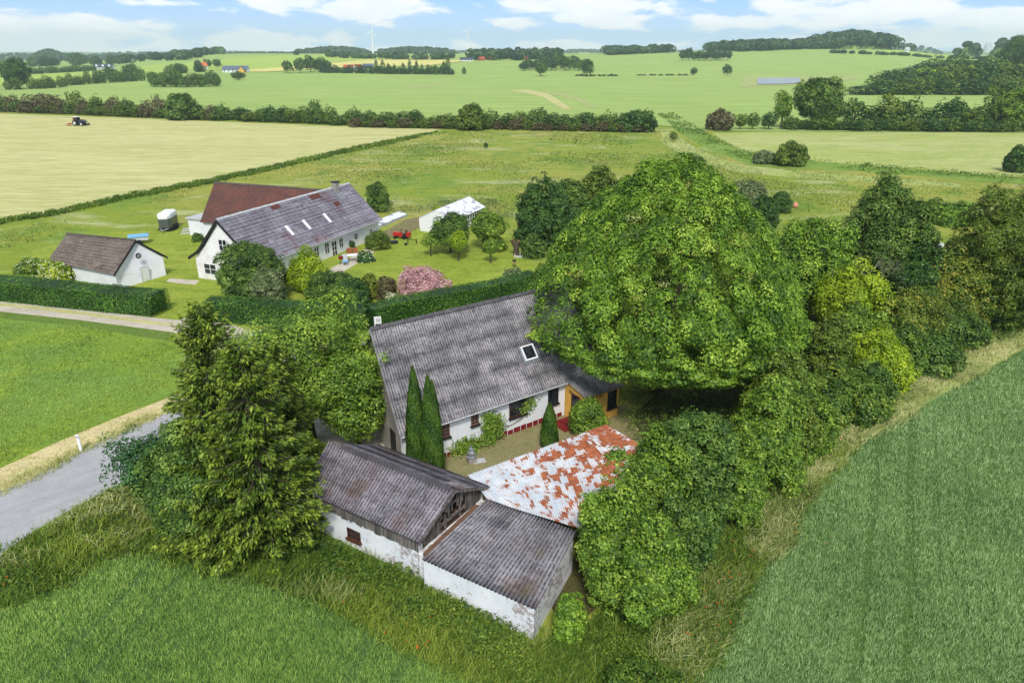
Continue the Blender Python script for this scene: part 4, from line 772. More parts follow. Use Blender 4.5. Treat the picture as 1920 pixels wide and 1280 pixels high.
def limbs(h, r0, C, rng, zfork, nl=9, lean=(0, 0)):
    m = MB(); top = np.array([lean[0] * .5, lean[1] * .5, h * .72]); fk_ = np.array([0, 0, zfork])
    m.tube([(0, 0, -.15), (0, 0, zfork * .5), fk_, lerp(fk_, top, .5) + rng.normal(0, .15, 3) * r0 * 3, top], [r0 * 1.25, r0, r0 * .85, r0 * .5, r0 * .15], 8)
    for j in rng.choice(len(C), min(nl, len(C)), replace=False):
        e = C[j]; s = lerp(fk_, top, rng.uniform(0, .6)); md = lerp(s, e, .5) + np.array([0, 0, .06 * h]) + rng.normal(0, .02 * h, 3)
        m.tube([s, md, lerp(s, e, .95)], [r0 * .45, r0 * .28, r0 * .08], 5)
    return m
def veg(name, g, label, cat, mat, P, N, ti, lsize, rng, C=None, h=5, r0=.15, zfork=1, trunk=True, group=None, asp=.62, D=None, part='crown', bark='bark', rot=0, nl=9, lean=(0, 0)):
    root = thing(name, (0, 0, 0), label, cat, group); V, Fq = quads(P, N, lsize, rng, asp, D)
    if trunk and C is not None: limbs(h, r0, C, rng, zfork, nl, lean).build('trunk' if h > 3 else 'stem', M[bark], root)
    mesh_obj(part, V, Fq, Lf[mat] if isinstance(mat, str) else mat, root, tint=np.repeat(ti, 4))
    root.location = (float(g[0]), float(g[1]), float(g[2]) - .02); root.rotation_euler = (0, 0, rot); return root
def size_of(bx, by, top, wpx, z=None):
    g = at(bx, by); h = height_at(g, top); dm = proj((g[0], g[1], h * .5))[2]; return g, h, wpx / 2 * dm / F, dm
def tree(bx, by, top, wpx, label, mat, seed, name='tree', cat='tree', cb=.12, clump=.22, lump=.25, cover=2.4, lpx=2.6, upb=.35, loose=.25, group=None, zmin=-.8, shape=None, blossom=None, part='crown', hs=None, rs=1.0, asp=.62, g=None, flat=1.0, leaf=None, trunk=True, bark='bark'):
    rng = np.random.default_rng(seed); g0, h, r, dm = size_of(bx, by, top, wpx)
    if cb <= .05 and zmin == -.8: zmin = -.42
    if hs: h = hs
    r *= rs; px = dm / 711; ls = leaf or max(.13, lpx * px * 1.0); rz = h * (1 - cb) / (1 - zmin * 1.0) * 1.0; zc = h - rz
    if zmin > -.6: rz = h * (1 - cb) / (1 - zmin); zc = h - rz
    area = 4 * math.pi * r * max(r, rz) * .85; n = int(min(190000, max(500, cover * area / (ls * ls * asp * .5))))
    P, N, ti, C = crown_pts(r, rz, zc, n, rng, clump, zmin, lump, loose, flat, upb=upb, shape=shape)
    keep = P[:, 2] > .02 * h; P, N, ti = P[keep], N[keep], ti[keep]
    root = veg(name, g0, label, cat, mat, P, N, ti, ls, rng, C, h, max(.04, .028 * h), max(.3, h * (cb + .1)), trunk, group, asp, part=part, bark=bark)
    if blossom:
        k = rng.choice(len(P), int(len(P) * blossom[1])); V, Fq = quads(P[k] + norm(N[k]) * .08, N[k], ls * .9, rng, .9); o = mesh_obj('blossom', V, Fq, Lf[blossom[0]], None, tint=np.repeat(rng.uniform(0, 1, len(k)), 4)); o.parent = root
    return root
def box_hedge(name, path, w, h, label, mat='hedge', ls=.11, dens=120, seed=0, zt=None, rnd=.25, cat='hedge', zb=0.0):
    """clipped hedge along ground points: leaves on top and both flanks, twigs inside"""
    rng = np.random.default_rng(seed); P = []; N = []; path = [np.array([p[0], p[1], 0.]) for p in path]; root = thing(name, path[len(path) // 2], label, cat)
    for i, (a, b) in enumerate(zip(path[:-1], path[1:])):
        L = np.linalg.norm(b - a); ax = (b - a) / L; s = np.cross(ax, Z); hh = h if np.isscalar(h) else None
        per = w + 2 * (h - zb); n = int(L * per * dens); q = rng.uniform(0, per, n); u = rng.uniform(-rnd if i == 0 else 0, L + (rnd if i == len(path) - 2 else 0), n)
        jit = np.abs(rng.normal(0, .05, n)); wob = .09 * np.sin(u * 1.3 + i) + .07 * np.sin(u * 3.1 + i) + .05 * np.sin(u * 7.3)
        side = np.where(q < h - zb, -1, np.where(q < h - zb + w, 0, 1)); zz = np.where(side == -1, q + zb, np.where(side == 0, h + wob - jit, q - (h - zb) - w + zb)); x = np.where(side == -1, -w / 2 + jit + wob * .5, np.where(side == 0, q - (h - zb) - w / 2, w / 2 - jit + wob * .5))
        rr = .38; cz = np.clip(zz - (h - rr), 0, None); over = (np.abs(x) > w / 2 - rr) & (zz > h - rr)
        corner = np.stack([np.sign(x) * (w / 2 - rr), np.full(n, h - rr)], 1); v2 = np.stack([x, zz], 1) - corner; l2 = np.linalg.norm(v2, axis=1) + 1e-6; lim = np.minimum(1, rr / l2)
        x = np.where(over, corner[:, 0] + v2[:, 0] * lim, x); zz = np.where(over, corner[:, 1] + v2[:, 1] * lim, zz)
        P.append(a + ax * u[:, None] + s * x[:, None] + Z * zz[:, None]); N.append(s * side[:, None] + Z * (side == 0)[:, None] * 1.0 + Z * .35 + rng.normal(0, .4, (n, 3)))
        if i in (0, len(path) - 2):
            for end, pt, dr in ((0, a, -1), (1, b, 1)):
                if (i == 0 and end == 0) or (i == len(path) - 2 and end == 1):
                    m_ = int(w * h * dens); P.append(pt + ax * dr * (rnd - np.abs(rng.normal(0, .05, m_)))[:, None] + s * rng.uniform(-w / 2 + .1, w / 2 - .1, m_)[:, None] + Z * rng.uniform(zb, h - .1, m_)[:, None]); N.append(ax * dr + Z * .3 + rng.normal(0, .4, (m_, 3)))
    P = np.concatenate(P); N = np.concatenate(N); V, Fq = quads(P, N, ls, rng, .7); ti = np.clip(.42 + .2 * np.sin(P[:, 0] * .8) * np.sin(P[:, 2] * 2) + rng.normal(0, .22, len(P)), 0, 1)
    mesh_obj('foliage', V, Fq, Lf[mat], root, tint=np.repeat(ti, 4))
    m = MB()
    for a, b in zip(path[:-1], path[1:]):
        L = np.linalg.norm(b - a); ax = (b - a) / L; s = np.cross(ax, Z); fh = lambda u, v, z: a + ax * u + s * v + Z * z; m.box(fh, 0, L, -w / 2 + .16, w / 2 - .16, .0, h - .18)
    m.build('branches', Lf[mat], root); return root
def spruce(bx, by, top, wpx, label, seed, mat='spruce', name='spruce_tree', dens=1.0, z0=.05, hs=None):
    rng = np.random.default_rng(seed); g, h, r, dm = size_of(bx, by, top, wpx); P = []; N = []; D = []; T = []; root = thing(name, (0, 0, 0), label, 'tree'); m = MB()
    m.tube([(0, 0, -.1), (0, 0, h * .5), (0, 0, h * .98)], [h * .022, h * .013, .02], 8); z = h * z0; br = MB()
    while z < h * .97:
        k = z / h; R_ = r * (1 - k) ** .62 * (1.0 if k > .12 else .8); nb = max(4, int(5 + 6 * (1 - k)))
        for j in range(nb):
            a = rng.uniform(0, 6.283); L = R_ * rng.uniform(.62, 1.12) + .15; dr = np.array([math.cos(a), math.sin(a), 0]); sd = np.cross(dr, Z); zz = z + rng.uniform(-.15, .15)
            n = int(46 * dens * (L + .4)); s = rng.uniform(.12, 1, n) ** .8; wdt = .34 * L * (1.05 - s) + .1; lat = rng.uniform(-1, 1, n)
            drop = -.30 * L * s + .22 * L * s ** 3 * (1 if k < .8 else 2.5) + (.35 * L * s if k > .75 else 0)
            hang = -np.abs(rng.normal(0, .12, n)) * (1 + L * .25) - .12 * np.abs(lat) * wdt
            P.append(dr * (s * L)[:, None] + sd * (lat * wdt)[:, None] + Z * (zz + drop + hang)[:, None]); D.append(dr * (.8 + .4 * s)[:, None] + sd * (lat * .9)[:, None] - Z * rng.uniform(.0, .7, n)[:, None])
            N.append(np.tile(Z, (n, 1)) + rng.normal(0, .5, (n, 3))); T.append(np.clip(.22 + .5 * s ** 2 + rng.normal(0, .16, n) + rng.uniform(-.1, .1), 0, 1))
            if L > .8: br.tube([(0, 0, zz), tuple(dr * L * .5 + Z * (zz - .12 * L)), tuple(dr * L * .92 + Z * (zz - .12 * L))], [.035, .022, .008], 4)
        z += rng.uniform(.2, .34) * (1 if k < .8 else .7)
    P, N, D, T = map(np.concatenate, (P, N, D, T)); ok = P[:, 2] > .03; P, N, D, T = P[ok], N[ok], D[ok], T[ok]; V, Fq = quads(P, N, .27, rng, .34, D)
    m.build('trunk', M['bark'], root); br.build('branches', M['bark'], root); mesh_obj('crown', V, Fq, Lf[mat], root, tint=np.repeat(T, 4)); root.location = tuple(map(float, g)); return root
def cypress(bx, by, top, wpx, label, seed, tips=((0, 0),)):
    rng = np.random.default_rng(seed); g, h, r, dm = size_of(bx, by, top, wpx); Ps = []; Ns = []; Ds = []
    for ti_, (ox, hh) in enumerate(tips):
        h_ = h * (1 - hh); n = int(9500 * h_ * r / .9 / len(tips) ** .5); k = rng.uniform(0, 1, n) ** .85; R_ = r * (1 if not ti_ else .8) * (1 - k ** 1.9) ** .75 * np.minimum(1, .72 + k * 1.4); a = rng.uniform(0, 6.283, n)
        R_ = R_ * (1 + .07 * np.sin(a * 5 + k * 9) + .05 * np.sin(a * 11 - k * 25)) * (1 - np.abs(rng.normal(0, .07, n))); dr = np.stack([np.cos(a), np.sin(a), 0 * a], 1)
        Ps.append(dr * R_[:, None] + Z * (k * h_)[:, None] + [ox * r, 0, 0]); Ns.append(dr + rng.normal(0, .4, (n, 3))); Ds.append(Z * 1.0 + dr * .35 + rng.normal(0, .25, (n, 3)))
    P, N, D = map(np.concatenate, (Ps, Ns, Ds)); root = thing('cypress', (0, 0, 0), label, 'tree', 'clipped looking cypresses by the farmhouse'); V, Fq = quads(P, N, .15, rng, .4, D)
    m = MB(); m.tube([(0, 0, -.1), (0, 0, h * .8)], [r * .25, .03], 7); m.build('trunk', M['bark'], root)
    mesh_obj('crown', V, Fq, Lf['thuja'], root, tint=np.repeat(np.clip(.42 + .18 * np.sin(P[:, 2] * 3 + P[:, 0] * 5) + rng.normal(0, .18, len(P)), 0, 1), 4)); root.location = tuple(map(float, g)); return root
# ================================================================ trees near the houses
def sycamore():
    rng = np.random.default_rng(1); g = np.array([10.45, 46.9, 0]); R_, ZC, UP, LO = 9.55, 6.1, 10.6, 4.3
    P, N, ti, C = crown_pts(R_, 1.0 * R_, 0, 250000, rng, .074, -.92, .06, .1, upb=.4, tight=.88)
    for A_ in (P, C):
        z = A_[:, 2] / R_; k = np.clip(z, 0, 1); A_[:, :2] *= (1.02 - .34 * k ** 1.2 - .12 * np.clip(-z, 0, 1))[:, None]; A_[:, 2] = ZC + np.where(z > 0, z * UP, z * LO)
    W = P + g; d = W[:, :2] - np.array([-6.376, 35.525]); u = d[:, 0] * math.cos(PH) + d[:, 1] * math.sin(PH); v = -d[:, 0] * math.sin(PH) + d[:, 1] * math.cos(PH)
    roof = HE + np.where(v < HD, v, 2 * HD - v) * 1.2
    bad = (u < LR + .3) & (v > -.6) & (v < 2 * HD + .4) & (W[:, 2] < roof + .35); bad |= (u < 15.9) & (v <= 1.2) & (W[:, 2] < 4.6 + rng.normal(0, .3, len(P))); P, N, ti = P[~bad], N[~bad], ti[~bad]
    veg('sycamore_tree', g, 'huge round bright green sycamore towering over the right end of the farmhouse', 'tree', 'maple', P, N, ti, .175, rng, C, 11, .42, 2.5, nl=12)
sycamore()
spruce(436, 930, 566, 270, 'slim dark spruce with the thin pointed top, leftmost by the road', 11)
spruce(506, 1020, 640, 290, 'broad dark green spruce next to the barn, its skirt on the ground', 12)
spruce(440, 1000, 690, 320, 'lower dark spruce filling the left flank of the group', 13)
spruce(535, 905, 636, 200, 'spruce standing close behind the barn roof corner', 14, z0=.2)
tree(585, 820, 550, 390, 'wide fresh green tree overhanging the yard left of the farmhouse', 'ash', 2, cb=.06, clump=.15, lump=.5, cover=1.35, leaf=.18, loose=.45, rs=1.05)
tree(672, 835, 650, 150, 'smaller green tree hanging over the barn ridge beside the farmhouse gable', 'ash', 3, cb=.1, clump=.28, cover=1.6, leaf=.18, loose=.35)
tree(300, 945, 788, 190, 'low blue green bush reaching over the asphalt road', 'blue', 4, name='bush', cat='bush', cb=.06, clump=.22, lump=.6, cover=1.0, leaf=.18, loose=.45)
tree(375, 1000, 775, 250, 'dark broadleaf bush filling the left foot of the spruces', 'beech', 15, name='bush', cat='bush', cb=0, clump=.18, lump=.5, leaf=.16)
tree(1500, 850, 735, 140, 'green bush in the belt facing the right wheat field', 'ash', 101, name='bush', cat='bush', cb=0, clump=.18, lump=.45, leaf=.17)
tree(1470, 790, 660, 140, 'fresh green bush between sycamore foot and field bushes', 'ash', 102, name='bush', cat='bush', cb=0, clump=.18, lump=.45, leaf=.18)
tree(1610, 748, 668, 130, 'green bush below the lime bush by the straw verge', 'beech', 103, name='bush', cat='bush', cb=0, clump=.18, lump=.45, leaf=.18)
tree(1700, 692, 622, 130, 'green bush by the verge, second from the willow', 'ash', 104, name='bush', cat='bush', cb=0, clump=.18, lump=.45, leaf=.19)
tree(1790, 645, 570, 130, 'green bush by the verge just left of the willow', 'beech', 105, name='bush', cat='bush', cb=0, clump=.18, lump=.45, leaf=.2)
tree(1600, 690, 560, 150, 'green bushy tree in the middle of the belt', 'ash', 106, cb=0, clump=.17, lump=.45, leaf=.2)
tree(1450, 610, 430, 120, 'shaded green tree close behind the sycamore', 'beech', 107, cb=0, clump=.18, lump=.4, leaf=.22)
tree(1700, 600, 440, 150, 'dark green tree filling the back of the belt', 'dark', 108, cb=0, clump=.18, lump=.4, leaf=.24)
tree(1385, 985, 800, 130, 'low bright bush in front of the two hornbeams', 'ash', 109, name='bush', cat='bush', cb=0, clump=.18, lump=.5, leaf=.15)
tree(1290, 1060, 880, 140, 'leafy bush between the dark hornbeam and the end tree', 'beech', 110, name='bush', cat='bush', cb=0, clump=.18, lump=.5, leaf=.15)
cypress(785, 890, 688, 42, 'taller of the twin narrow cypresses in front of the house wall', 21)
cypress(811, 896, 704, 42, 'twin cypress nearer the barn with a double tip', 22, tips=((0, .0), (.36, .05)))
cypress(1029, 840, 755, 34, 'short single cypress by the red plinth and iron roof', 23, tips=((0, 0), (.25, .1)))
tree(1100, 812, 738, 74, 'light green shrub in front of the ochre porch', 'ash', 5, name='shrub', cat='shrub', cb=.02, clump=.3, leaf=.14, cover=1.8)
tree(1140, 1110, 850, 190, 'fresh green tree leaning over the lean-to roof corner', 'ash', 6, cb=.03, clump=.22, lump=.5, cover=1.8, leaf=.15, loose=.35)
tree(1215, 1150, 940, 190, 'fresh green tree nearest the wheat at the end of the belt', 'ash', 66, cb=.02, clump=.22, lump=.5, cover=1.8, leaf=.15, loose=.35)
tree(1225, 990, 780, 190, 'leafy tree behind the nearest one, covering the iron roof edge', 'ash', 7, cb=.05, clump=.2, lump=.45, cover=1.9, leaf=.16, loose=.3)
tree(1310, 975, 716, 225, 'dark hornbeam with layered twigs in the middle of the hedge belt', 'beech', 8, cb=.03, clump=.17, lump=.42, cover=2.0, leaf=.16, loose=.3)
tree(1425, 910, 694, 170, 'brighter hornbeam right of the dark one, facing the wheat', 'ash', 9, cb=.03, clump=.17, lump=.42, cover=2.0, leaf=.16)
tree(1440, 850, 650, 180, 'dull green shrubby tree at the right foot of the sycamore', 'olive', 10, cb=.03, clump=.22, lump=.35, cover=1.9, leaf=.19)
tree(1066, 1200, 1108, 62, 'yellowish green creeper bush against the lean-to end wall', 'maple', 31, name='bush', cat='bush', cb=.0, clump=.3, leaf=.12, cover=2.0)
tree(1215, 1330, 1215, 190, 'low green bush at the bottom edge of the picture', 'weed', 32, name='bush', cat='bush', cb=.0, clump=.25, leaf=.12, cover=1.6, hs=1.6)
# belt of trees to the right
tree(1535, 720, 592, 110, 'dusky green bush between the sycamore and the lime green one', 'olive', 41, name='bush', cat='bush', cb=.02, clump=.25, leaf=.2)
tree(1640, 722, 600, 150, 'yellow green bush lit up beside the strip of straw grass', 'lime', 42, name='bush', cat='bush', cb=.0, clump=.18, lump=.42, leaf=.19)
tree(1560, 768, 680, 190, 'low green thicket along the foot of the hedge belt', 'weed', 43, name='bush', cat='bush', cb=.0, clump=.2, leaf=.2, hs=3)
tree(1580, 640, 488, 150, 'bright lime green tree in the gap right of the sycamore', 'lime', 44, cb=.15, clump=.24, lump=.4, cover=1.6, leaf=.22, loose=.35)
tree(1500, 600, 396, 170, 'round yellowish green tree directly right of the sycamore crown', 'maple', 45, cb=.08, clump=.22, cover=2.0, leaf=.24)
tree(1640, 560, 322, 210, 'tall dark green tree rising above the belt', 'beech', 46, cb=.05, clump=.2, lump=.35, cover=2.1, leaf=.25)
tree(1700, 660, 520, 160, 'green tree with reddish young tips in front of the tall dark one', 'orange', 47, cb=.03, clump=.18, lump=.42, cover=1.9, leaf=.2)
tree(1780, 610, 455, 150, 'rounded tree with orange tinged leaves left of the drooping willow', 'orange', 48, cb=.03, clump=.22, cover=2.0, leaf=.22)
tree(1715, 690, 610, 150, 'dull green bush below the reddish tipped tree', 'beech', 49, name='bush', cat='bush', cb=.0, clump=.22, leaf=.22)
tree(1860, 610, 318, 230, 'big olive willow with drooping sprays at the right edge', 'olive', 50, name='willow_tree', cb=.03, clump=.16, lump=.35, cover=2.0, leaf=.28, asp=.35, upb=.1)
tree(1945, 560, 350, 170, 'willow mostly cut by the right picture edge', 'olive', 51, name='willow_tree', cb=.05, clump=.2, leaf=.28, asp=.4)
tree(1850, 596, 530, 200, 'low green bushes under the drooping willow', 'beech', 52, name='bush', cat='bush', cb=.0, clump=.22, leaf=.22, hs=3.5)
tree(1760, 412, 384, 130, 'yellow green bush hedge behind the tall dark tree', 'maple', 53, name='bush', cat='bush', cb=0, clump=.3, leaf=.3)
tree(1395, 400, 330, 90, 'grey green bush peeping over the right shoulder of the sycamore', 'gray', 54, name='bush', cat='bush', cb=0, leaf=.3)
tree(1430, 425, 362, 60, 'dark bush next to the grey green one behind the sycamore', 'dark', 55, name='bush', cat='bush', cb=0, leaf=.3)
tree(1463, 398, 357, 40, 'small dark green sapling beside the pink float', 'dark', 56, name='sapling', cat='tree', cb=.05, clump=.35, leaf=.26)
tree(1903, 322, 270, 50, 'dark tree on the right picture edge beyond the willow', 'dark', 57, cb=.03, leaf=.4)
# round the garden
tree(1020, 462, 330, 118, 'round dark green tree left of the sycamore at the lawn edge', 'dark', 61, cb=.02, clump=.2, leaf=.28)
tree(1062, 440, 322, 90, 'dark leafy tree just behind the round one', 'beech', 62, cb=.02, leaf=.3)
tree(1122, 420, 306, 90, 'brownish olive tree behind the left shoulder of the sycamore', 'olive', 63, cb=.02, leaf=.32, loose=.4)
tree(710, 396, 342, 46, 'small dark tree in the meadow behind the roof end', 'beech', 64, cb=.03, clump=.35, leaf=.24)
tree(708, 466, 432, 50, 'round brownish green bush at the corner of the long farmhouse', 'olive', 65, name='bush', cat='bush', cb=0, clump=.3, leaf=.17)
tree(845, 474, 396, 86, 'old apple tree in front of the greenhouse, left one', 'beech', 66, name='apple_tree', cb=.2, clump=.25, lump=.4, leaf=.22, loose=.35)
tree(915, 466, 392, 78, 'old apple tree in front of the greenhouse, right one', 'ash', 67, name='apple_tree', cb=.22, clump=.25, lump=.4, leaf=.22, loose=.35)
for i_, (x_, y_, t_, w_) in enumerate([(808, 480, 436, 30), (860, 489, 432, 34), (920, 493, 446, 28)]):
    tree(x_, y_, t_, w_, ['young thin tree on the lawn left of the old apple tree', 'young yellowish tree between the two old apple trees', 'young thin tree on the lawn nearest the sycamore'][i_], ['ash', 'lime', 'ash'][i_], 70 + i_, name='sapling', cat='tree', cb=.35, clump=.4, cover=1.1, leaf=.18, loose=.5, group='saplings on the lawn')
tree(475, 556, 440, 132, 'dense round dark green tree before the gable of the long farmhouse', 'beech', 81, cb=.03, clump=.18, leaf=.2)
tree(505, 572, 500, 74, 'grey green shrub at the foot of the round dark tree', 'gray', 82, name='shrub', cat='shrub', cb=0, leaf=.18)
tree(580, 545, 462, 90, 'yellow green shrub before the garden windows of the farmhouse', 'lime', 83, name='shrub', cat='shrub', cb=.03, clump=.3, lump=.45, leaf=.19, loose=.35)
tree(625, 560, 505, 100, 'mixed green shrub below the patio', 'beech', 84, name='shrub', cat='shrub', cb=0, leaf=.19)
tree(665, 575, 520, 70, 'dark thicket behind the clipped hedge', 'dark', 85, name='shrub', cat='shrub', cb=0, leaf=.19)
tree(694, 560, 506, 36, 'rust tipped shrub nearest the patio', 'orange', 86, name='shrub', cat='shrub', cb=.02, leaf=.17)
tree(727, 564, 512, 42, 'brownish shrub between the rust tipped one and the pink blossom', 'brown', 87, name='shrub', cat='shrub', cb=.02, leaf=.17)
tree(795, 560, 494, 104, 'pink blossoming bush behind the clipped hedge', 'pink', 88, name='blossom_bush', cat='bush', cb=0, clump=.24, lump=.4, leaf=.17, cover=1.9)
tree(962, 545, 498, 46, 'grey green shrub touching the left side of the sycamore', 'gray', 89, name='shrub', cat='shrub', cb=0, leaf=.2)
tree(735, 575, 548, 30, 'small shrub with cream flowers in front of the pink blossom', 'gray', 90, name='shrub', cat='shrub', cb=0, leaf=.17, blossom=('cream', .3))
tree(62, 520, 480, 60, 'elder bush with cream flowers behind the clipped hedge', 'ash', 91, name='shrub', cat='shrub', cb=0, leaf=.2, blossom=('cream', .05))
tree(112, 525, 488, 76, 'yellow green elder bush against the small shed', 'lime', 92, name='shrub', cat='shrub', cb=0, leaf=.2, blossom=('cream', .12))
tree(372, 452, 436, 24, 'small bush against the white annex wall', 'beech', 93, name='shrub', cat='shrub', cb=0, leaf=.18)
tree(685, 490, 470, 36, 'flower bed shrub at the end of the patio', 'blue', 94, name='shrub', cat='shrub', cb=0, leaf=.16, blossom=('cream', .05))
tree(660, 466, 450, 14, 'dark pot plant by the farmhouse wall', 'dark', 95, name='shrub', cat='plant', cb=.1, leaf=.13)
tree(820, 398, 386, 16, 'shrub beside the far end of the greenhouse', 'lime', 96, name='shrub', cat='shrub', cb=0, leaf=.22)
tree(925, 470, 440, 50, 'green bush under the right apple tree', 'ash', 97, name='shrub', cat='shrub', cb=0, leaf=.2)
tree(1000, 482, 440, 50, 'leafy bush behind the sawn off stump', 'beech', 98, name='shrub', cat='shrub', cb=0, leaf=.22)
# clipped hedges
box_hedge('clipped_hedge', [at(-60, 552), at(40, 560), at(150, 572), at(240, 581), at(300, 586)], 2.6, 2.1, 'long clipped dark green hedge beside the gravel drive', seed=1, rnd=.4)
hp = [at(398, 598), at(430, 598, 0), at(470, 603, 0)]; hp += [at(690, 574, 2.1), at(760, 556, 2.1), at(850, 540, 2.1), at(930, 526, 2.1), at(1000, 508, 2.1)]
box_hedge('clipped_hedge', hp[2:] if False else [np.array([p[0], p[1], 0]) for p in hp], 2.0, 2.1, 'clipped hedge running from the bins to behind the farmhouse', seed=2, dens=100)
# dead tree and stump
def dead(bx, by, top, wpx, label, seed):
    rng = np.random.default_rng(seed); g, h, r, dm = size_of(bx, by, top, wpx); root = thing('dead_tree', (0, 0, 0), label, 'tree'); m = MB(); m.tube([(0, 0, -.1), (0, 0, h * .4)], [.12, .08], 6)
    def grow(p, d, L, rad, k):
        e = p + d * L; m.tube([p, p + d * L * .5 + rng.normal(0, .04 * L, 3), e], [rad, rad * .8, rad * .55], 4)
        if k > 0:
            for _ in range(3): grow(e, norm(d + rng.normal(0, .45, 3)), L * rng.uniform(.55, .8), rad * .5, k - 1)
    for a in np.linspace(0, 6.28, 7)[:-1]: grow(np.array([0, 0, h * .38]), norm(np.array([math.cos(a) * .7, math.sin(a) * .7, 1.0]) + rng.normal(0, .1, 3)), h * .3, .05, 3)
    m.build('branches', M['deadwood'], root); root.location = tuple(map(float, g))
dead(1608, 600, 482, 70, 'bare pale dead tree between the lime green tree and the tall dark one', 5)
# ================================================================ crops, tall grass, weeds
def inside(poly, x, y):
    c = np.zeros(len(x), bool); n = len(poly)
    for i in range(n):
        x1, y1 = poly[i][:2]; x2, y2 = poly[(i + 1) % n][:2]
        c ^= ((y1 > y) != (y2 > y)) & (x < (x2 - x1) * (y - y1) / (y2 - y1 + 1e-12) + x1)
    return c
def scatter(poly, dens, dref, dmax, rng, lim=900000):
    """ground points in a polygon, thinner with distance"""
    a = np.array([p[:2] for p in poly]); x0, y0 = a.min(0); x1, y1 = a.max(0); x0, x1 = max(x0, -.95 * dmax), min(x1, .95 * dmax); y0, y1 = max(y0, 10), min(y1, dmax)
    n = int(min(lim * 4, (x1 - x0) * (y1 - y0) * dens)); x = rng.uniform(x0, x1, n); y = rng.uniform(y0, y1, n); d = np.sqrt(x * x + y * y + CH * CH) ; k = rng.uniform(0, 1, n) < np.minimum(1, (dref / d) ** 2)
    k &= (np.abs(x) < y * .95 + 12); x, y = x[k], y[k]; jx = .5 * vnoise(x, y, .8, 91) + rng.normal(0, .22, len(x)); jy = .5 * vnoise(x, y, .8, 92) + rng.normal(0, .22, len(x)); k = inside(a, x + jx, y + jy); return x[k], y[k]
def vnoise(x, y, s, seed=0):
    r = np.random.default_rng(seed); v = 0
    for i in range(6):
        a = r.uniform(0, 6.28); f_ = s * r.uniform(.6, 2.2); v = v + np.sin((x * math.cos(a) + y * math.sin(a)) * f_ + r.uniform(0, 6.28))
    return v / 6 * 1.6
def blades(name, poly, mat, dens, h, w, label, seed, dref=32, dmax=110, nb=3, lean=.35, wind=(0.2, 0.1), hvar=.3, px=True, patch=None, tlo=.4, cat=None, droop=0, z0=0.0, tvar=.25, rows=None):
    rng = np.random.default_rng(seed); poly = [at(*p, 0) if len(p) == 2 else p for p in poly] if px else poly
    x, y = scatter(poly, dens, dref, dmax, rng)
    if patch is not None:
        k = vnoise(x, y, patch[0], seed) > patch[1] + rng.normal(0, .12, len(x)); x, y = x[k], y[k]
    if rows is not None:
        q = x * math.sin(rows[0]) - y * math.cos(rows[0]); fr = np.abs((q / rows[1]) % 1 - .5) * 2; tl = np.abs(((q + 3) % 12) - 6); k = (rng.random(len(x)) < .35 + .65 * np.clip(fr * 2.4, 0, 1)) & ~((np.abs(tl - .9) < .22) & (rng.random(len(x)) < .75)); x, y = x[k], y[k]
    x, y = np.repeat(x, nb), np.repeat(y, nb); n = len(x); x = x + rng.normal(0, .05, n); y = y + rng.normal(0, .05, n); d = np.sqrt(x * x + y * y + CH * CH); s = np.clip((d / dref), .8, 2.2) ** .6
    hh = h * (1 + hvar * vnoise(x, y, .9, seed + 1)) * rng.uniform(.7, 1.2, n); a = rng.uniform(0, 6.283, n); B = np.stack([np.cos(a), np.sin(a), 0 * a], 1) * (w * s * .5)[:, None]
    L = rng.normal(0, lean, (n, 2)) * hh[:, None] + np.array(wind) * hh[:, None] * (1 + .8 * vnoise(x, y, .5, seed + 2))[:, None]
    P = np.stack([x, y, np.full(n, z0)], 1); mid = P + np.concatenate([L * .35, (hh * .6)[:, None]], 1); T = P + np.concatenate([L, (hh * (1 - droop))[:, None]], 1)
    V = np.stack([P - B * .6, P + B * .6, mid + B, T, mid - B], 1).reshape(-1, 3); i = np.arange(n) * 5
    Fq = np.concatenate([np.stack([i, i + 1, i + 2, i + 4], 1)]); Ft = np.stack([i + 4, i + 2, i + 3, i + 3], 1)
    me_f = [0]; ti = np.clip(tlo + tvar * vnoise(x, y, .35, seed + 3) + rng.normal(0, .2, n), 0, 1)
    V2 = np.stack([P - B * .6, P + B * .6, mid + B, T + B * .15, T - B * .15, mid - B], 1).reshape(-1, 3); i = np.arange(n) * 6
    Fq = np.concatenate([np.stack([i, i + 1, i + 2, i + 5], 1), np.stack([i + 5, i + 2, i + 3, i + 4], 1)])
    return tag(mesh_obj(name, V2, Fq, Lf[mat], tint=np.repeat(ti, 6)), label, cat, kind='stuff')
def weeds(name, poly, mat, dens, h, leaf, label, seed, dref=32, dmax=90, patch=None, base=.35, freq=1.1):
    rng = np.random.default_rng(seed); poly = [at(*p, 0) for p in poly]; x, y = scatter(poly, dens, dref, dmax, rng)
    if patch is not None: k = vnoise(x, y, patch[0], seed) > patch[1] + rng.normal(0, .15, len(x)); x, y = x[k], y[k]
    n = len(x); top = h * (base + (1 - base) * (.5 + .5 * vnoise(x, y, freq, seed + 5))) * (.85 + .3 * vnoise(x, y, freq * 3.3, seed + 6)); z = np.maximum(.02, top * rng.uniform(.35, 1, n) ** .5)
    P = np.stack([x, y, z], 1); N = rng.normal(0, .55, (n, 3)) + [0, 0, 1.0]; d = np.sqrt(x * x + y * y + CH * CH)
    V, Fq = quads(P, N, leaf * np.clip(d / dref, .8, 2), rng, .5); ti = np.clip(.42 + .3 * vnoise(x, y, .5, seed + 7) + rng.normal(0, .2, n), 0, 1)
    return tag(mesh_obj(name, V, Fq, Lf[mat], tint=np.repeat(ti, 4)), label, None, kind='stuff')
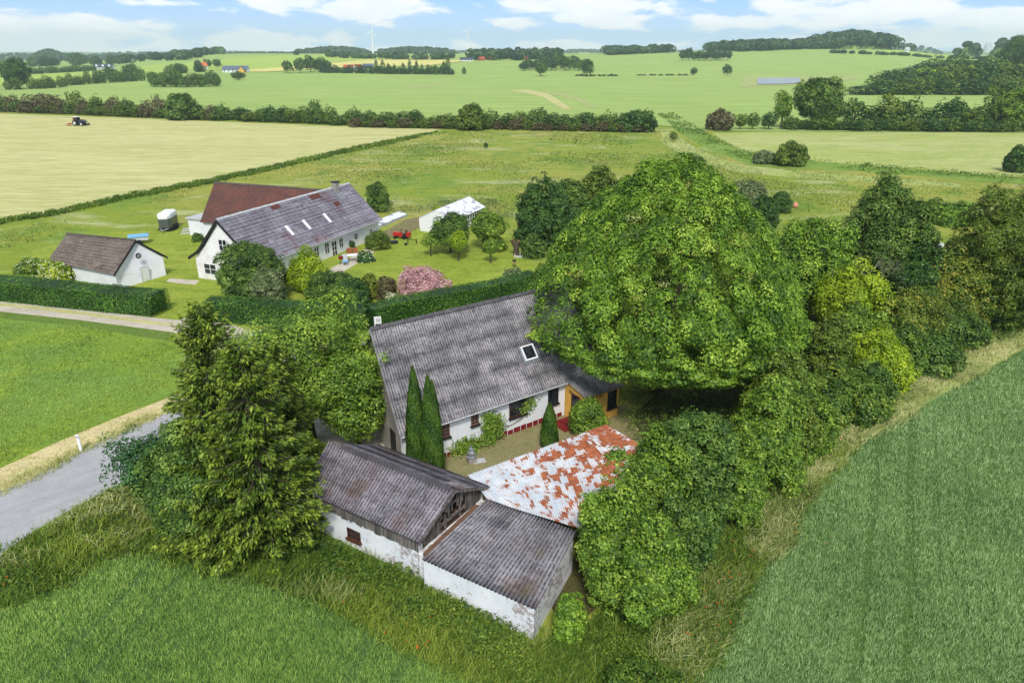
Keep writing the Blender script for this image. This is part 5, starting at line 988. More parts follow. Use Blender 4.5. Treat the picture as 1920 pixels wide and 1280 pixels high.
WR = [(2600, 440), (1920, 660), (1780, 740), (1640, 820), (1540, 900), (1470, 1005), (1410, 1115), (1350, 1215), (1310, 1305), (1280, 1500), (1300, 2000), (3600, 2000), (3600, 900)]
WL = [(-500, 1250), (-100, 1190), (100, 1112), (190, 1052), (280, 1037), (420, 1074), (560, 1110), (700, 1182), (820, 1252), (940, 1342), (1020, 1500), (700, 1900), (-700, 1900)]
blades('wheat', WR, 'wheatw', 420, .2, .0145, 'dense bluish green wheat standing on the right hand field', 1, dmax=150, nb=2, rows=(R(62), .5), lean=.28, wind=(.05, .02), tlo=.45, tvar=.08, hvar=.12)
blades('wheat', WL, 'wheat', 420, .2, .0145, 'dense green wheat standing in front of the barn', 2, nb=2, rows=(R(80), .5), lean=.28, wind=(.05, .02), tlo=.45, tvar=.08, hvar=.12)
blades('crop', [(-400, 580), (0, 600), (150, 614), (318, 642), (343, 652), (338, 728), (298, 743), (118, 820), (0, 873), (-400, 1050)], 'crop', 90, .14, .03, 'young crop standing between drive and road', 3, dref=45, dmax=100, nb=2, tlo=.5)
SB = [(1395, 1040), (1440, 935), (1500, 880), (1600, 800), (1700, 725), (1800, 660), (1920, 590), (2100, 520), (2100, 560), (1920, 650), (1780, 735), (1640, 818), (1540, 895), (1480, 985), (1440, 1060)]
blades('tall_grass', SB, 'straw', 110, .55, .024, 'tall straw coloured seeding grass between hedge belt and wheat', 4, dmax=130, nb=4, lean=.5, wind=(.5, .25), tlo=.68, droop=.3)
blades('tall_grass', [(1040, 1290), (1180, 1180), (1290, 1080), (1395, 1040), (1450, 990), (1400, 1110), (1340, 1210), (1300, 1330), (1000, 1340)], 'straw', 60, .5, .03, 'mixed green and straw grass below the hornbeams', 5, nb=3, lean=.5, wind=(.4, .2), patch=(.5, -.25), tlo=.45, droop=.3)
RG = [(-300, 1215), (-100, 1165), (0, 1045), (67, 996), (133, 957), (240, 906), (340, 930), (480, 1000), (600, 1000), (700, 1050), (790, 1098), (900, 1156), (1005, 1208), (1080, 1180), (1240, 1100), (1400, 990), (1500, 880), (1640, 800), (1480, 1000), (1410, 1118), (1350, 1218), (1310, 1330), (1020, 1400), (940, 1350), (820, 1255), (700, 1188), (560, 1114), (420, 1078), (280, 1041), (190, 1058), (100, 1118)]
weeds('weeds', RG, 'weed', 130, .5, .13, 'thick nettles and weeds growing round the barn and field edges', 6)
blades('rough_grass', RG, 'weed', 55, .5, .03, 'long rough green grass along the road and field edges', 7, nb=3, lean=.45, wind=(.25, .1), tlo=.62)
blades('tall_grass', [(-100, 1150), (0, 1044), (67, 995), (133, 955), (240, 905), (300, 960), (260, 1020), (120, 1060), (0, 1110)], 'straw', 45, .75, .03, 'seeding grass leaning over the near edge of the asphalt road', 8, nb=3, lean=.45, wind=(.3, -.1), patch=(.8, -.1), tlo=.5, droop=.25)
weeds('weeds', [(560, 985), (640, 1030), (760, 1080), (900, 1158), (1002, 1210), (1000, 1300), (900, 1240), (760, 1170), (620, 1085), (540, 1040)], 'weed', 170, .95, .14, 'tall nettles leaning against the white barn wall', 9, base=.3, freq=1.5)
blades('tall_grass', [(430, 1040), (560, 1050), (700, 1120), (640, 1140), (560, 1108), (420, 1070)], 'straw', 50, .7, .03, 'patch of straw coloured grass left of the barn window', 10, nb=3, lean=.4, patch=(.7, .0), tlo=.35)
weeds('weeds', [(1440, 900), (1500, 780), (1600, 720), (1720, 690), (1840, 640), (2000, 560), (2000, 590), (1840, 660), (1720, 725), (1600, 800), (1500, 870)], 'weed', 110, 1.3, .16, 'low leafy undergrowth along the front of the hedge belt', 11, dmax=130, dref=50)
weeds('undergrowth', [(1180, 900), (1260, 760), (1420, 620), (1480, 560), (1640, 540), (1800, 560), (1990, 520), (1990, 580), (1800, 640), (1600, 700), (1440, 850), (1250, 960)], 'beech', 60, 1.5, .2, 'shaded undergrowth filling the floor of the hedge belt', 12, dmax=140, dref=60)
blades('rough_grass', [(-200, 455), (0, 421), (120, 402), (250, 372), (360, 352), (480, 327), (640, 290), (760, 265), (828, 246), (760, 258), (640, 282), (480, 319), (360, 344), (250, 364), (120, 394), (0, 414), (-200, 450)], 'weed', 16, .55, .12, 'dark strip of uncut grass along the edge of the mown field', 13, dref=120, dmax=330, nb=3, tlo=.45)
weeds('weeds', [(590, 380), (700, 372), (770, 380), (930, 378), (965, 392), (965, 410), (900, 402), (820, 396), (740, 404)], 'gray', 26, 1.1, .24, 'rough weeds in the meadow behind the greenhouse', 16, dref=90, dmax=150, patch=(.25, -.2))
def poppies():
    rng = np.random.default_rng(3); pts = [(1322, 1000), (1385, 1055), (1372, 1095), (1355, 1130), (1345, 1165), (1380, 1190), (617, 966), (68, 1045), (12, 1110), (625, 1115), (748, 1190), (790, 1215), (800, 1212), (1500, 1010), (1565, 845), (1300, 1210)]; P = []
    for p in pts:
        g = at(*p, 0); m_ = 4; P.append(g + rng.normal(0, .5, (m_, 3)) * [1, 1, 0] + [0, 0, .55])
    P = np.concatenate(P); V, Fq = quads(P, rng.normal(0, .3, P.shape) + [0, 0, 1], .085, rng, .9); tag(mesh_obj('poppies', V, Fq, Lf['poppy'], tint=rng.uniform(0, 1, len(V))), 'scattered red poppies along the field edges', kind='stuff')
poppies()

blades('verge_grass', [(-200, 1005), (0, 912), (118, 850), (216, 808), (290, 778), (300, 790), (214, 822), (152, 850), (56, 902), (0, 929), (-200, 1020)], 'straw', 120, .22, .025, 'short ragged straw grass along the far road edge', 21, dref=45, dmax=90, nb=3, tlo=.8)

ME = [(0, 440), (120, 408), (250, 378), (480, 330), (640, 292), (830, 248), (1230, 250), (1250, 275), (1400, 330), (1500, 345), (2000, 360), (2000, 395), (1500, 400), (1150, 340), (980, 340), (965, 410), (900, 398), (760, 395), (700, 370), (560, 340), (400, 338), (300, 400), (120, 440), (0, 470)]
weeds('meadow_grass', ME, 'straw', 5, .3, .26, 'pale seeding grass spread in patches over the meadow', 31, dref=110, dmax=330, patch=(.09, .12), base=.6)
weeds('meadow_grass', ME, 'weed', 5, .3, .24, 'darker green grass patches in the meadow', 32, dref=110, dmax=330, patch=(.11, .18), base=.5)
weeds('ditch_plants', [(1232, 215), (1262, 214), (1300, 236), (1345, 262), (1400, 284), (1470, 298), (1600, 308), (1830, 326), (2000, 340), (2000, 348), (1800, 333), (1620, 320), (1480, 312), (1390, 300), (1320, 274), (1270, 246)], 'weed', 6, .8, .4, 'rank green plants filling the ditch', 33, dref=160, dmax=380, patch=(.12, -.3), base=.3)
weeds('meadow_grass', [(1240, 244), (1262, 250), (1312, 282), (1380, 308), (1480, 320), (1640, 332), (1800, 345), (1800, 352), (1620, 344), (1470, 336), (1370, 324), (1290, 298), (1240, 270)], 'straw', 6, .5, .3, 'bleached grass standing along the near ditch bank', 34, dref=130, dmax=330, patch=(.2, -.3), base=.5)
weeds('lawn_weeds', [(60, 470), (190, 436), (352, 432), (720, 430), (830, 402), (985, 450), (1000, 520), (830, 545), (640, 590), (560, 580), (700, 500), (720, 470), (560, 440), (400, 440), (340, 500), (250, 470), (150, 440)], 'lime', 5, .05, .14, 'clover and daisies in the lawn', 35, dref=75, dmax=140, patch=(.5, .1), base=.8)

weeds('undergrowth', [(1150, 760), (1200, 700), (1330, 640), (1420, 640), (1400, 760), (1300, 830), (1220, 880), (1180, 830)], 'beech', 70, .9, .16, 'low plants in the shade under the sycamore', 41, dref=50, dmax=90, patch=(.6, -.5))
# ================================================================ hedgerows, woods and farms further off
UNIT = {}
def unit_tree(kind, k, tall=1.0, style='round'):
    key = (kind, k, style)
    if key in UNIT: return UNIT[key]
    rng = np.random.default_rng(hash((kind, style)) % 1000 * 7 + k if False else sum(map(ord, kind + style)) * 7 + k)
    if style == 'pine': P, N, ti, C = crown_pts(.5, .3, .68, 800, rng, .3, -.9, .4)
    elif style == 'column': P, N, ti, C = crown_pts(.5, .52, .48, 800, rng, .3, -.9, .25, shape=lambda z: 1 - .5 * np.clip(z, 0, 1))
    else: P, N, ti, C = crown_pts(.5, .5 if style == 'round' else .62, .5 if style == 'round' else .38, 1100, rng, .26, -.85, .38)
    ok = P[:, 2] > 0; P, N, ti = P[ok], N[ok], ti[ok]
    V, Fq = quads(P, N, .085, rng, .75); m = MB(); m.tube([(0, 0, -.03), (0, 0, .5)], [.03, .015], 5)
    V2 = np.concatenate([V, np.array(m.V)]); f2_ = [f_ for f_ in m.F if len(f_) == 4]; F2 = np.concatenate([Fq, np.array(f2_) + len(V)])
    o = mesh_obj('far_tree', V2, F2, None, tint=np.concatenate([np.repeat(ti, 4), np.zeros(len(m.V))]), mats=[Lf[kind], M['bark']], midx=[0] * len(Fq) + [1] * len(f2_))
    UNIT[key] = o.data; bpy.data.objects.remove(o); return UNIT[key]
CNT = [0]
def ft(bx, by, top, w, kind, label, group=None, name='tree', cat='tree', style='round', g=None, h=None, wm=None):
    CNT[0] += 1; r = random.Random(CNT[0])
    g = at(bx, by) if g is None else g
    h = height_at(g, top) if h is None else h; dm = proj((g[0], g[1], g[2] + h * .5))[2]; wm = wm or w * dm / F
    o = bpy.data.objects.new(name, unit_tree(kind, r.randrange(3), style=style)); COL.objects.link(o); o.location = (float(g[0]), float(g[1]), float(g[2]) - .1)
    o.scale = (wm * 1.08, wm * 1.08 * r.uniform(.85, 1.1), h * 1.04); o.rotation_euler = (0, 0, r.uniform(0, 6.28)); return tag(o, label, cat, group)
def row(pts, n, hpx, wpx, kinds, label, group, name='bush', cat='bush', style='bush', seed=0, jit=.3, depth=0.0):
    """a row of separate bushes between photo pixels (base line), hpx/wpx in pixels"""
    r = random.Random(seed); pts = [at(*p) for p in pts]; seg = [np.linalg.norm(b - a) for a, b in zip(pts[:-1], pts[1:])]; T_ = sum(seg)
    for i in range(n):
        s = (i + .5 + r.uniform(-jit, jit)) / n * T_; j = 0
        while j < len(seg) - 1 and s > seg[j]: s -= seg[j]; j += 1
        g = lerp(pts[j], pts[j + 1], s / seg[j]); g = g + np.array([0, r.uniform(0, depth), 0]); g[2] = float(hgt(g[0], g[1])); dd = proj(g)[2]; k = r.uniform(.75, 1.2)
        kd = r.choice(kinds); cw = {'brown': 'brown', 'dark': 'dark green', 'olive': 'olive', 'beech': 'mid green', 'far': 'green', 'farwood': 'blackish green'}[kd]
        ft(0, 0, 0, 0, kd, label.replace('{c}', cw), group, name, cat, style, g=g, h=hpx * k * dd / F * (r.uniform(1.2, 1.5) if r.random() < .1 else 1), wm=wpx * r.uniform(.85, 1.25) * dd / F)
HL = 'bush in the long dense hedgerow between meadow and green crop'
row([(-30, 208), (60, 211), (250, 219), (420, 226)], 26, 30, 34, ['brown', 'beech', 'olive', 'brown'], '{c} bush in the left stretch of the long hedgerow behind the tractor field', 'bushes of the long hedgerow, left stretch', seed=1, depth=4)
row([(-30, 208), (60, 211), (250, 219), (420, 226)], 24, 20, 36, ['brown', 'olive', 'beech'], 'low {c} bush at the foot of the left stretch of the long hedgerow', 'low bushes of the long hedgerow, left stretch', seed=11)
row([(430, 226), (640, 236), (840, 240)], 30, 27, 34, ['beech', 'beech', 'dark', 'olive'], '{c} bush in the middle stretch of the long hedgerow', 'bushes of the long hedgerow, middle stretch', seed=2, depth=4)
row([(840, 240), (1000, 243), (1225, 247)], 26, 28, 34, ['beech', 'olive', 'dark', 'beech'], '{c} bush in the right stretch of the long hedgerow', 'bushes of the long hedgerow, right stretch', seed=3, depth=4)
row([(660, 238), (1000, 244), (1210, 248)], 24, 17, 32, ['brown', 'brown', 'olive'], 'low {c} bush at the foot of the right stretch of the long hedgerow', 'low bushes of the long hedgerow, right stretch', seed=4)
tree(343, 225, 170, 62, 'taller bright green bush standing out of the long hedgerow', 'beech', 201, name='bush', cat='bush', cb=0, leaf=.7); tree(885, 244, 190, 60, 'tallest bush of the long hedgerow with a pointed top', 'olive', 202, name='bush', cat='bush', cb=0, leaf=.7)
tree(1195, 246, 205, 76, 'round bush closing the right end of the long hedgerow', 'dark', 203, name='bush', cat='bush', cb=0, leaf=.7)
tree(1348, 244, 203, 54, 'round dark bush standing free at the left end of the oak hedgerow', 'brown', 204, name='bush', cat='bush', cb=0, leaf=.65)
for i, (x, t_, w_) in enumerate([(1388, 213, 26), (1410, 211, 28), (1440, 208, 34)]): ft(x, 243, t_, w_, ['olive', 'beech', 'dark'][i], ['first small bush beside the free standing round bush', 'middle small bush between round bush and oak', 'small bush closest to the oak'][i], 'small bushes left of the oak', 'bush', 'bush')
tree(1528, 240, 136, 104, 'big round dark oak rising from the right hedgerow', 'beech', 205, name='oak_tree', cb=.08, clump=.2, lump=.3, leaf=.62)
tree(1464, 240, 160, 40, 'slender light tree leaning against the big oak', 'ash', 206, cb=.1, clump=.3, lump=.45, cover=1.2, leaf=.6, loose=.4)
row([(1470, 243), (1700, 246), (1980, 248)], 22, 24, 42, ['dark', 'olive', 'beech'], 'low {c} bush along the foot of the oak hedgerow', 'low bushes of the oak hedgerow', seed=5)
row([(1590, 241), (1740, 241), (1930, 236)], 13, 46, 50, ['dark', 'beech', 'olive'], 'taller {c} bush in the oak hedgerow right of the oak', 'tall bushes of the oak hedgerow', seed=6, depth=5)
tree(1905, 236, 164, 90, 'bright green tree at the right end of the oak hedgerow', 'ash', 207, cb=0, leaf=.65)
tree(1481, 310, 262, 66, 'round yellowish green bush standing alone by the ditch', 'olive', 208, name='bush', cat='bush', cb=0, clump=.24, leaf=.45)
tree(1432, 306, 282, 42, 'flat grey green willow scrub left of the lone ditch bush', 'gray', 209, name='bush', cat='bush', cb=0, clump=.3, leaf=.4)
ft(1262, 264, 246, 16, 'olive', 'tiny round bush at the corner of meadow and ditch', None, 'bush', 'bush'); ft(911, 278, 266, 9, 'dark', 'tiny dark bush alone in the middle of the meadow', None, 'bush', 'bush')
# left background
row([(-20, 170), (60, 168), (120, 164)], 8, 24, 20, ['beech', 'far'], 'bush in the near end of the left field hedge', 'bushes of the left field hedge, near end', seed=7)
row([(128, 161), (200, 156), (285, 151)], 14, 22, 17, ['beech', 'far', 'far'], 'bush in the far part of the left field hedge', 'bushes of the left field hedge, far part', seed=8)
tree(36, 167, 106, 52, 'tall dark oak in the left field hedge', 'dark', 210, name='oak_tree', cb=.08, leaf=1.0)
ft(208, 152, 124, 24, 'dark', 'small round tree in the far part of the left field hedge'); ft(247, 150, 119, 34, 'dark', 'larger round tree in the far part of the left field hedge')
row([(283, 164), (345, 165), (410, 163)], 22, 25, 17, ['beech', 'far', 'beech'], 'poplar bush in the free standing block on the left', 'poplar bushes of the free standing block', 'tree', 'tree', 'column', seed=9, depth=8)
ft(447, 151, 133, 30, 'dark', 'low spreading tree right of the poplar block'); row([(60, 140), (110, 137), (178, 133)], 14, 12, 12, ['far'], 'small bush of the far hedge behind the left oak', 'bushes of the far left hedge', seed=12)
row([(300, 142), (345, 138), (380, 136)], 6, 16, 16, ['far', 'dark', 'far'], 'garden tree around the orange roofed farm', 'garden trees of the orange roofed farm', 'tree', 'tree', seed=13, depth=20)
for i, (x, b_, t_, w_) in enumerate([(373, 136, 112, 18), (390, 128, 110, 18), (408, 128, 110, 18), (333, 130, 118, 14)]): ft(x, b_, t_, w_, 'farwood', ['tall dark fir beside the orange roof', 'first round tree behind the orange roof', 'second round tree behind the orange roof', 'small round dark tree left of the orange roofed farm'][i])
row([(20, 128), (80, 124), (150, 120)], 9, 18, 22, ['far', 'farwood'], 'tree in the scattered row behind the far left hedge', 'scattered trees far left', 'tree', 'tree', seed=14, depth=60)
row([(140, 125), (180, 121), (225, 121)], 8, 16, 18, ['far', 'farwood'], 'tree around the white house with dormers', 'trees of the white dormer house', 'tree', 'tree', seed=15, depth=60)
for i, (x, b_, t_, w_) in enumerate([(540, 137, 112, 22), (563, 137, 106, 24), (583, 136, 103, 26), (601, 136, 106, 26), (614, 136, 112, 18)]): ft(x, b_, t_, w_, 'dark', 'dark pine number %s from the left in the grove on the low hill' % ['one', 'two', 'three', 'four', 'five'][i], 'pines of the grove', 'pine_tree', 'tree', 'round')
row([(600, 137), (700, 139), (848, 141)], 30, 15, 14, ['dark', 'farwood'], '{c} bush in the dense windbreak right of the pine grove', 'bushes of the windbreak', seed=16, depth=8)
row([(700, 139), (848, 140)], 12, 21, 9, ['dark'], 'small pointed conifer sticking out of the windbreak', 'conifers of the windbreak', 'conifer', 'tree', 'column', seed=17)
ft(870, 140, 126, 9, 'dark', 'single narrow conifer right of the windbreak', None, 'conifer', 'tree', 'column'); ft(556, 105, 95, 13, 'farwood', 'lone round tree on the crest of the low hill')
ft(1014, 143, 115, 28, 'beech', 'light green tree in front of the field copse'); ft(1101, 144, 109, 24, 'dark', 'tree with bare trunk at the right end of the field copse')
for i in range(15):
    r = random.Random(i); x = 982 + i * 8.6; ft(x, 133 - (i % 3) * 2, r.uniform(97, 112) if 4 < i < 12 else r.uniform(108, 119), r.uniform(17, 26), r.choice(['dark', 'farwood', 'beech']), 'tree of the dense copse in the middle of the green field', 'trees of the field copse')
row([(1080, 143), (1160, 143.5)], 10, 4, 9, ['dark'], 'low scrub along the line right of the copse', 'low scrub right of the copse', seed=18); row([(1192, 142), (1290, 142)], 9, 3, 10, ['dark'], 'low scrub along the line left of the pond', 'low scrub left of the pond', seed=19)
ft(1300, 142, 126, 15, 'dark', 'small tree on the field line left of the pond'); ft(1363, 142, 120, 20, 'dark', 'leaning tree on the field line next to the pond')
for i in range(9): r = random.Random(50 + i); ft(1280 + i * 10.5, 114, r.uniform(86, 98), r.uniform(16, 24), r.choice(['farwood', 'dark']), 'tree of the dark clump below the right hill', 'trees of the dark clump')
# wood on the right
r = random.Random(77)
for j, (y_, n_, x0, tb) in enumerate([(150, 13, 1690, 100), (163, 14, 1650, 112), (172, 15, 1626, 126), (178, 16, 1610, 143)]):
    for i in range(n_):
        x = x0 + (1985 - x0) * (i + r.uniform(.2, .8)) / n_; e = min(1, (x - x0) / 90); kd = r.choice(['olive', 'beech', 'dark', 'dark', 'olive', 'lime'] if j < 2 else ['dark', 'beech', 'dark', 'olive']); tp = y_ - (y_ - tb + r.uniform(-10, 8)) * (.55 + .45 * e); w__ = r.uniform(42, 64)
        ft(x, y_, tp, w__, kd, {'olive': 'olive', 'beech': 'mid green', 'dark': 'dark green', 'lime': 'yellow green'}[kd] + ' tree in the %s row of the mixed wood on the right' % ['back', 'second last', 'second', 'front'][j], 'trees of the mixed wood', style='bush')
tree(1912, 150, 56, 110, 'tall green tree towering at the right edge of the mixed wood', 'beech', 211, cb=0, leaf=1.0)
ft(1765, 150, 118, 26, 'gray', 'pale half bare tree standing up from the mixed wood', 'pale trees of the mixed wood')
# far woods: masses nobody could count
def wood(name, pts, n, h, w, mat, label, seed, ls, depth=80):
    """pts: photo pixels of the ground line"""
    rng = np.random.default_rng(seed); pts = [at(*p) for p in pts]; Ps = []; Ns = []; Ts = []
    for i in range(n):
        s = rng.uniform(0, len(pts) - 1); j = int(s); g = lerp(pts[j], pts[j + 1], s - j) + [0, rng.uniform(-.2, 1) * depth, 0]; g[2] = float(hgt(g[0], g[1])); hh = h * rng.uniform(.7, 1.15); ww = w * rng.uniform(.7, 1.3)
        k = 150; u = norm(rng.normal(size=(k, 3)) + [0, 0, .4]); R_ = 1 - .25 * np.abs(np.sin(u @ rng.normal(0, 3, (3, 3))).sum(1)) / 3; Ps.append(g + u * R_[:, None] * [ww / 2, ww / 2, hh / 2] + [0, 0, hh / 2]); Ns.append(u + rng.normal(0, .35, (k, 3))); Ts.append(np.clip(.45 + rng.normal(0, .15) + rng.normal(0, .15, k), 0, 1))
    P, N, T = map(np.concatenate, (Ps, Ns, Ts)); V, Fq = quads(P, N, ls, rng, .8); return tag(mesh_obj(name, V, Fq, Lf[mat], tint=np.repeat(T, 4)), label, kind='stuff')
wood('wooded_hill', [(1368, 97), (1430, 95), (1500, 92), (1560, 89), (1612, 92)], 300, 15, 16, 'farwood', 'dark wood on the hill crest at upper right', 1, 3.0, 170)
wood('wood', [(1140, 104), (1200, 101), (1270, 99)], 70, 12, 16, 'farwood', 'row of round woods on the field crest', 3, 3.0, 60)
wood('wood', [(880, 113), (960, 113), (1060, 112)], 70, 13, 14, 'farwood', 'village trees behind the green field', 4, 3.0, 90)
wood('wood', [(1660, 92), (1740, 92), (1850, 92)], 16, 14, 22, 'farwood', 'scattered round trees beyond the wooded hill', 5, 3.0, 60)
wood('hedge_line', [(1560, 100), (1660, 104), (1760, 110), (1850, 112)], 34, 4, 9, 'farwood', 'thin line of hedge bushes down the right hill', 6, 2.0, 5)
def knoll(name, x, y, w, d, h, seed, n, label, th=13, ls=4.5):
    """wooded knoll: crowns heaped over a low rise far off"""
    rng = np.random.default_rng(seed); Ps = []; Ns = []; Ts = []; mm = MB()
    for i in range(n):
        u, v = rng.uniform(-1, 1, 2); e = max(0, 1 - u * u) ** .7 * max(0, 1 - v * v) ** .5; gx, gy = x + u * w / 2, y + v * d / 2; gz_ = float(hgt(gx, gy)) + h * e; hh = th * rng.uniform(.7, 1.1)
        k = 130; q = norm(rng.normal(size=(k, 3)) + [0, 0, .4]); Ps.append(np.array([gx, gy, gz_]) + q * [th * .6, th * .6, hh / 2] + [0, 0, hh / 2 - 1]); Ns.append(q + rng.normal(0, .3, (k, 3))); Ts.append(np.clip(.45 + rng.normal(0, .12) + rng.normal(0, .12, k), 0, 1))
    P, N, T = map(np.concatenate, (Ps, Ns, Ts)); V, Fq = quads(P, N, ls, rng, .85); tag(mesh_obj(name, V, Fq, Lf['farwood'], tint=np.repeat(T, 4)), label, kind='stuff')
    k = 24; V = [(x, y, float(hgt(x, y)) + h)]
    for j in range(1, 7):
        for i in range(k): a = 6.283 * i / k; s = j / 6; gx, gy = x + math.cos(a) * w / 2 * s, y + math.sin(a) * d / 2 * s; V.append((gx, gy, float(hgt(gx, gy)) + h * max(0, 1 - s * s) ** .8 - (2 if j == 6 else 0)))
    Ff = [(0, 1 + i, 1 + (i + 1) % k) for i in range(k)] + [(1 + j * k + i, 1 + (j + 1) * k + i, 1 + (j + 1) * k + (i + 1) % k, 1 + j * k + (i + 1) % k) for j in range(5) for i in range(k)]
    tag(mesh_obj('hill', V, Ff, MATS['ground_cover'], smooth=True), kind='structure')
def kn(px0, px1, top, D_, th, seed, n, label, ls=4.5, base=None):
    x0 = (px0 - 960) / F * D_ * 1.0; x1 = (px1 - 960) / F * D_; xc, yc = (x0 + x1) / 2 * .925, D_ * .925 * 1.0
    e = angles((px0 + px1) / 2, top)[1]; zt = CH + math.tan(e) * math.hypot(xc, yc); hh = max(1, zt - float(hgt(xc, yc)) - th); knoll('wooded_hill', xc, yc, abs(x1 - x0) * .93, abs(x1 - x0) * .8, hh, seed, n, label, th, ls)
kn(136, 180, 92, 1900, 14, 1, 60, 'steep dark wood far left on the horizon'); kn(165, 216, 99, 1900, 13, 2, 50, 'lower tail of the steep dark wood far left')
kn(352, 425, 94, 2900, 14, 3, 90, 'bluish wooded hill left of the low green hill'); kn(300, 360, 98, 3000, 12, 4, 60, 'low bluish wood on the left horizon')
kn(596, 708, 87, 2100, 15, 5, 170, 'wooded hill behind the left wind turbine'); kn(735, 858, 87, 2100, 15, 6, 190, 'wooded hill between the two wind turbines')
kn(470, 600, 97, 2600, 12, 7, 130, 'flat wood behind the low green hill'); kn(1040, 1130, 92, 4200, 14, 8, 80, 'pale blue wooded ridge right of the middle', 7); kn(870, 1000, 95, 4200, 14, 9, 80, 'pale blue wooded ridge in the middle', 7)
kn(-20, 60, 97, 2600, 12, 10, 50, 'wood at the left end of the horizon'); kn(60, 130, 98, 2800, 12, 11, 40, 'second wood at the left end of the horizon')
kn(1620, 1700, 84, 3600, 12, 12, 50, 'blue wood on the right horizon', 6); kn(1790, 1850, 69, 1300, 11, 13, 14, 'clump of trees right of the far round tree', 3.5); kn(1735, 1766, 73, 1250, 11, 14, 8, 'far round tree on the right horizon', 3.5)
kn(215, 300, 100, 2700, 12, 15, 60, 'wood left of the bluish hills'); kn(700, 745, 99, 2600, 12, 16, 30, 'low wood between the wooded hills')
wood('wood', [(240, 118), (300, 113), (370, 110)], 40, 11, 16, 'farwood', 'tree rows in the hazy fields on the left', 20, 3.5, 200); wood('wood', [(0, 112), (80, 110), (140, 109)], 40, 11, 16, 'farwood', 'hazy trees far left', 21, 3.5, 300)
wood('wood', [(600, 108), (700, 111), (850, 112)], 34, 8, 12, 'farwood', 'hedges below the wooded hills', 22, 3, 60)

kn(1480, 1618, 56, 1330, 16, 30, 120, 'wooded hilltop rising above the crest at upper right', 3.2); kn(1380, 1500, 74, 1330, 14, 31, 90, 'lower left shoulder of the wooded hilltop', 3.2)
kn(230, 345, 97, 3900, 14, 32, 80, 'pale blue wooded ridge at the left horizon', 6); kn(400, 520, 99, 3600, 13, 33, 60, 'pale blue wooded ridge behind the bluish hill', 6)
kn(1150, 1260, 95, 3900, 14, 34, 60, 'faint blue ridge behind the round woods', 6)
# ================================================================ vehicles, garden things, far farms, turbines
def far_house(bx, by, top, wpx, ang, wallm, roofm, label, dr=.55, name='farmhouse', dormers=0, dm_=None):
    g = at(bx, by); h = max(4.5, height_at(g, top)); d = proj(g)[2]; W = wpx * d / F; D_ = W * dr if dm_ is None else dm_; t_ = thing(name, g, label, 'house'); f_ = frame(g, ang, g[2]); he = h * .45
    m = MB(); m.box(f_, -W / 2, W / 2, -D_ / 2, D_ / 2, -.3, he); m.extr([f_(-W / 2, -D_ / 2, he), f_(-W / 2, D_ / 2, he), f_(-W / 2, 0, h - .15)], f_(W, 0, 0) - f_(0, 0, 0)); m.build('wall', wallm, t_)
    m = MB(); nrm = f_(0, 0, .25) - f_(0, 0, 0)
    for s in (-1, 1): m.extr([f_(-W / 2 - .4, s * (D_ / 2 + .4), he - .3), f_(W / 2 + .4, s * (D_ / 2 + .4), he - .3), f_(W / 2 + .4, 0, h), f_(-W / 2 - .4, 0, h)], nrm)
    m.build('roof', roofm, t_)
    n_ = max(2, int(W / 4))
    for i in range(n_): u = -W / 2 + W * (i + .5) / n_; m = MB(); m.box(f_, u - .6, u + .6, -D_ / 2 - .03, -D_ / 2, he * .3, he * .8); m.build('window', M['glass'], t_)
    for i in range(dormers):
        u = -W / 2 + W * (i + .5) / dormers; m = MB(); m.box(f_, u - 1.1, u + 1.1, -D_ / 2 + .3, -.4, he, he + (h - he) * .75); dd = m.build('dormer', wallm, t_)
    return t_
RR = plain('bright_red_tiles', S(186, 84, 56), .8); RG_ = plain('blue_grey_roof', S(98, 108, 132), .6); RD = plain('dark_slate_roof', S(70, 76, 92), .7); OR_ = plain('orange_tiles', S(214, 122, 78), .8); BW = plain('red_brick', S(170, 92, 76), .9)
far_house(196, 131, 120, 34, .1, M['white'], RD, 'white house with a row of dormers far left', .3, dormers=3)
far_house(443, 136, 124, 48, -.1, M['white'], RG_, 'long white house with blue grey roof behind the poplar block', .22); far_house(455, 137, 125, 10, 1.45, M['yellow'], RG_, 'gabled front wing of the blue grey roofed house', 1.2, 'house_wing')
far_house(380, 130, 117, 16, .9, M['white'], OR_, 'house with bright orange roof among dark trees on the left', .7)
far_house(655, 131, 122, 20, .1, M['white'], RR, 'red roofed farm half hidden by the windbreak, left building', .5); far_house(672, 132, 121, 16, 1.1, M['white'], RR, 'red roofed farm half hidden by the windbreak, right building', .8); far_house(691, 132, 120, 18, .2, M['white'], RG_, 'grey roofed barn behind the windbreak', .6)
far_house(792, 112, 107, 22, 0, M['white'], OR_, 'low orange building in front of the wooded hill', .3); far_house(875, 115, 108, 24, 0.1, M['white'], RD, 'dark roofed long barn at the left end of the village', .5)
far_house(903, 114, 107, 10, .5, BW, RR, 'red roofed house at the left of the village', 1.0); far_house(919, 113, 107, 6, .2, BW, RR, 'small red roofed house between village firs', 1.0); far_house(983, 112.5, 104, 11, .3, BW, BW, 'red brick house at the right of the village', .9)
far_house(1438, 94, 85, 26, .2, M['graywall'], M['graywall'], 'pale farm below the hilltop wood', .3); far_house(1700, 97, 89, 8, .2, M['white'], M['gutter'], 'small white house on the right horizon', .8)
far_house(1850, 99, 80, 12, .2, M['white'], M['gutter'], 'white house peeping over the mixed wood', .8); far_house(1878, 99, 79, 18, .1, M['white'], RR, 'red roofed house peeping over the mixed wood', .6)
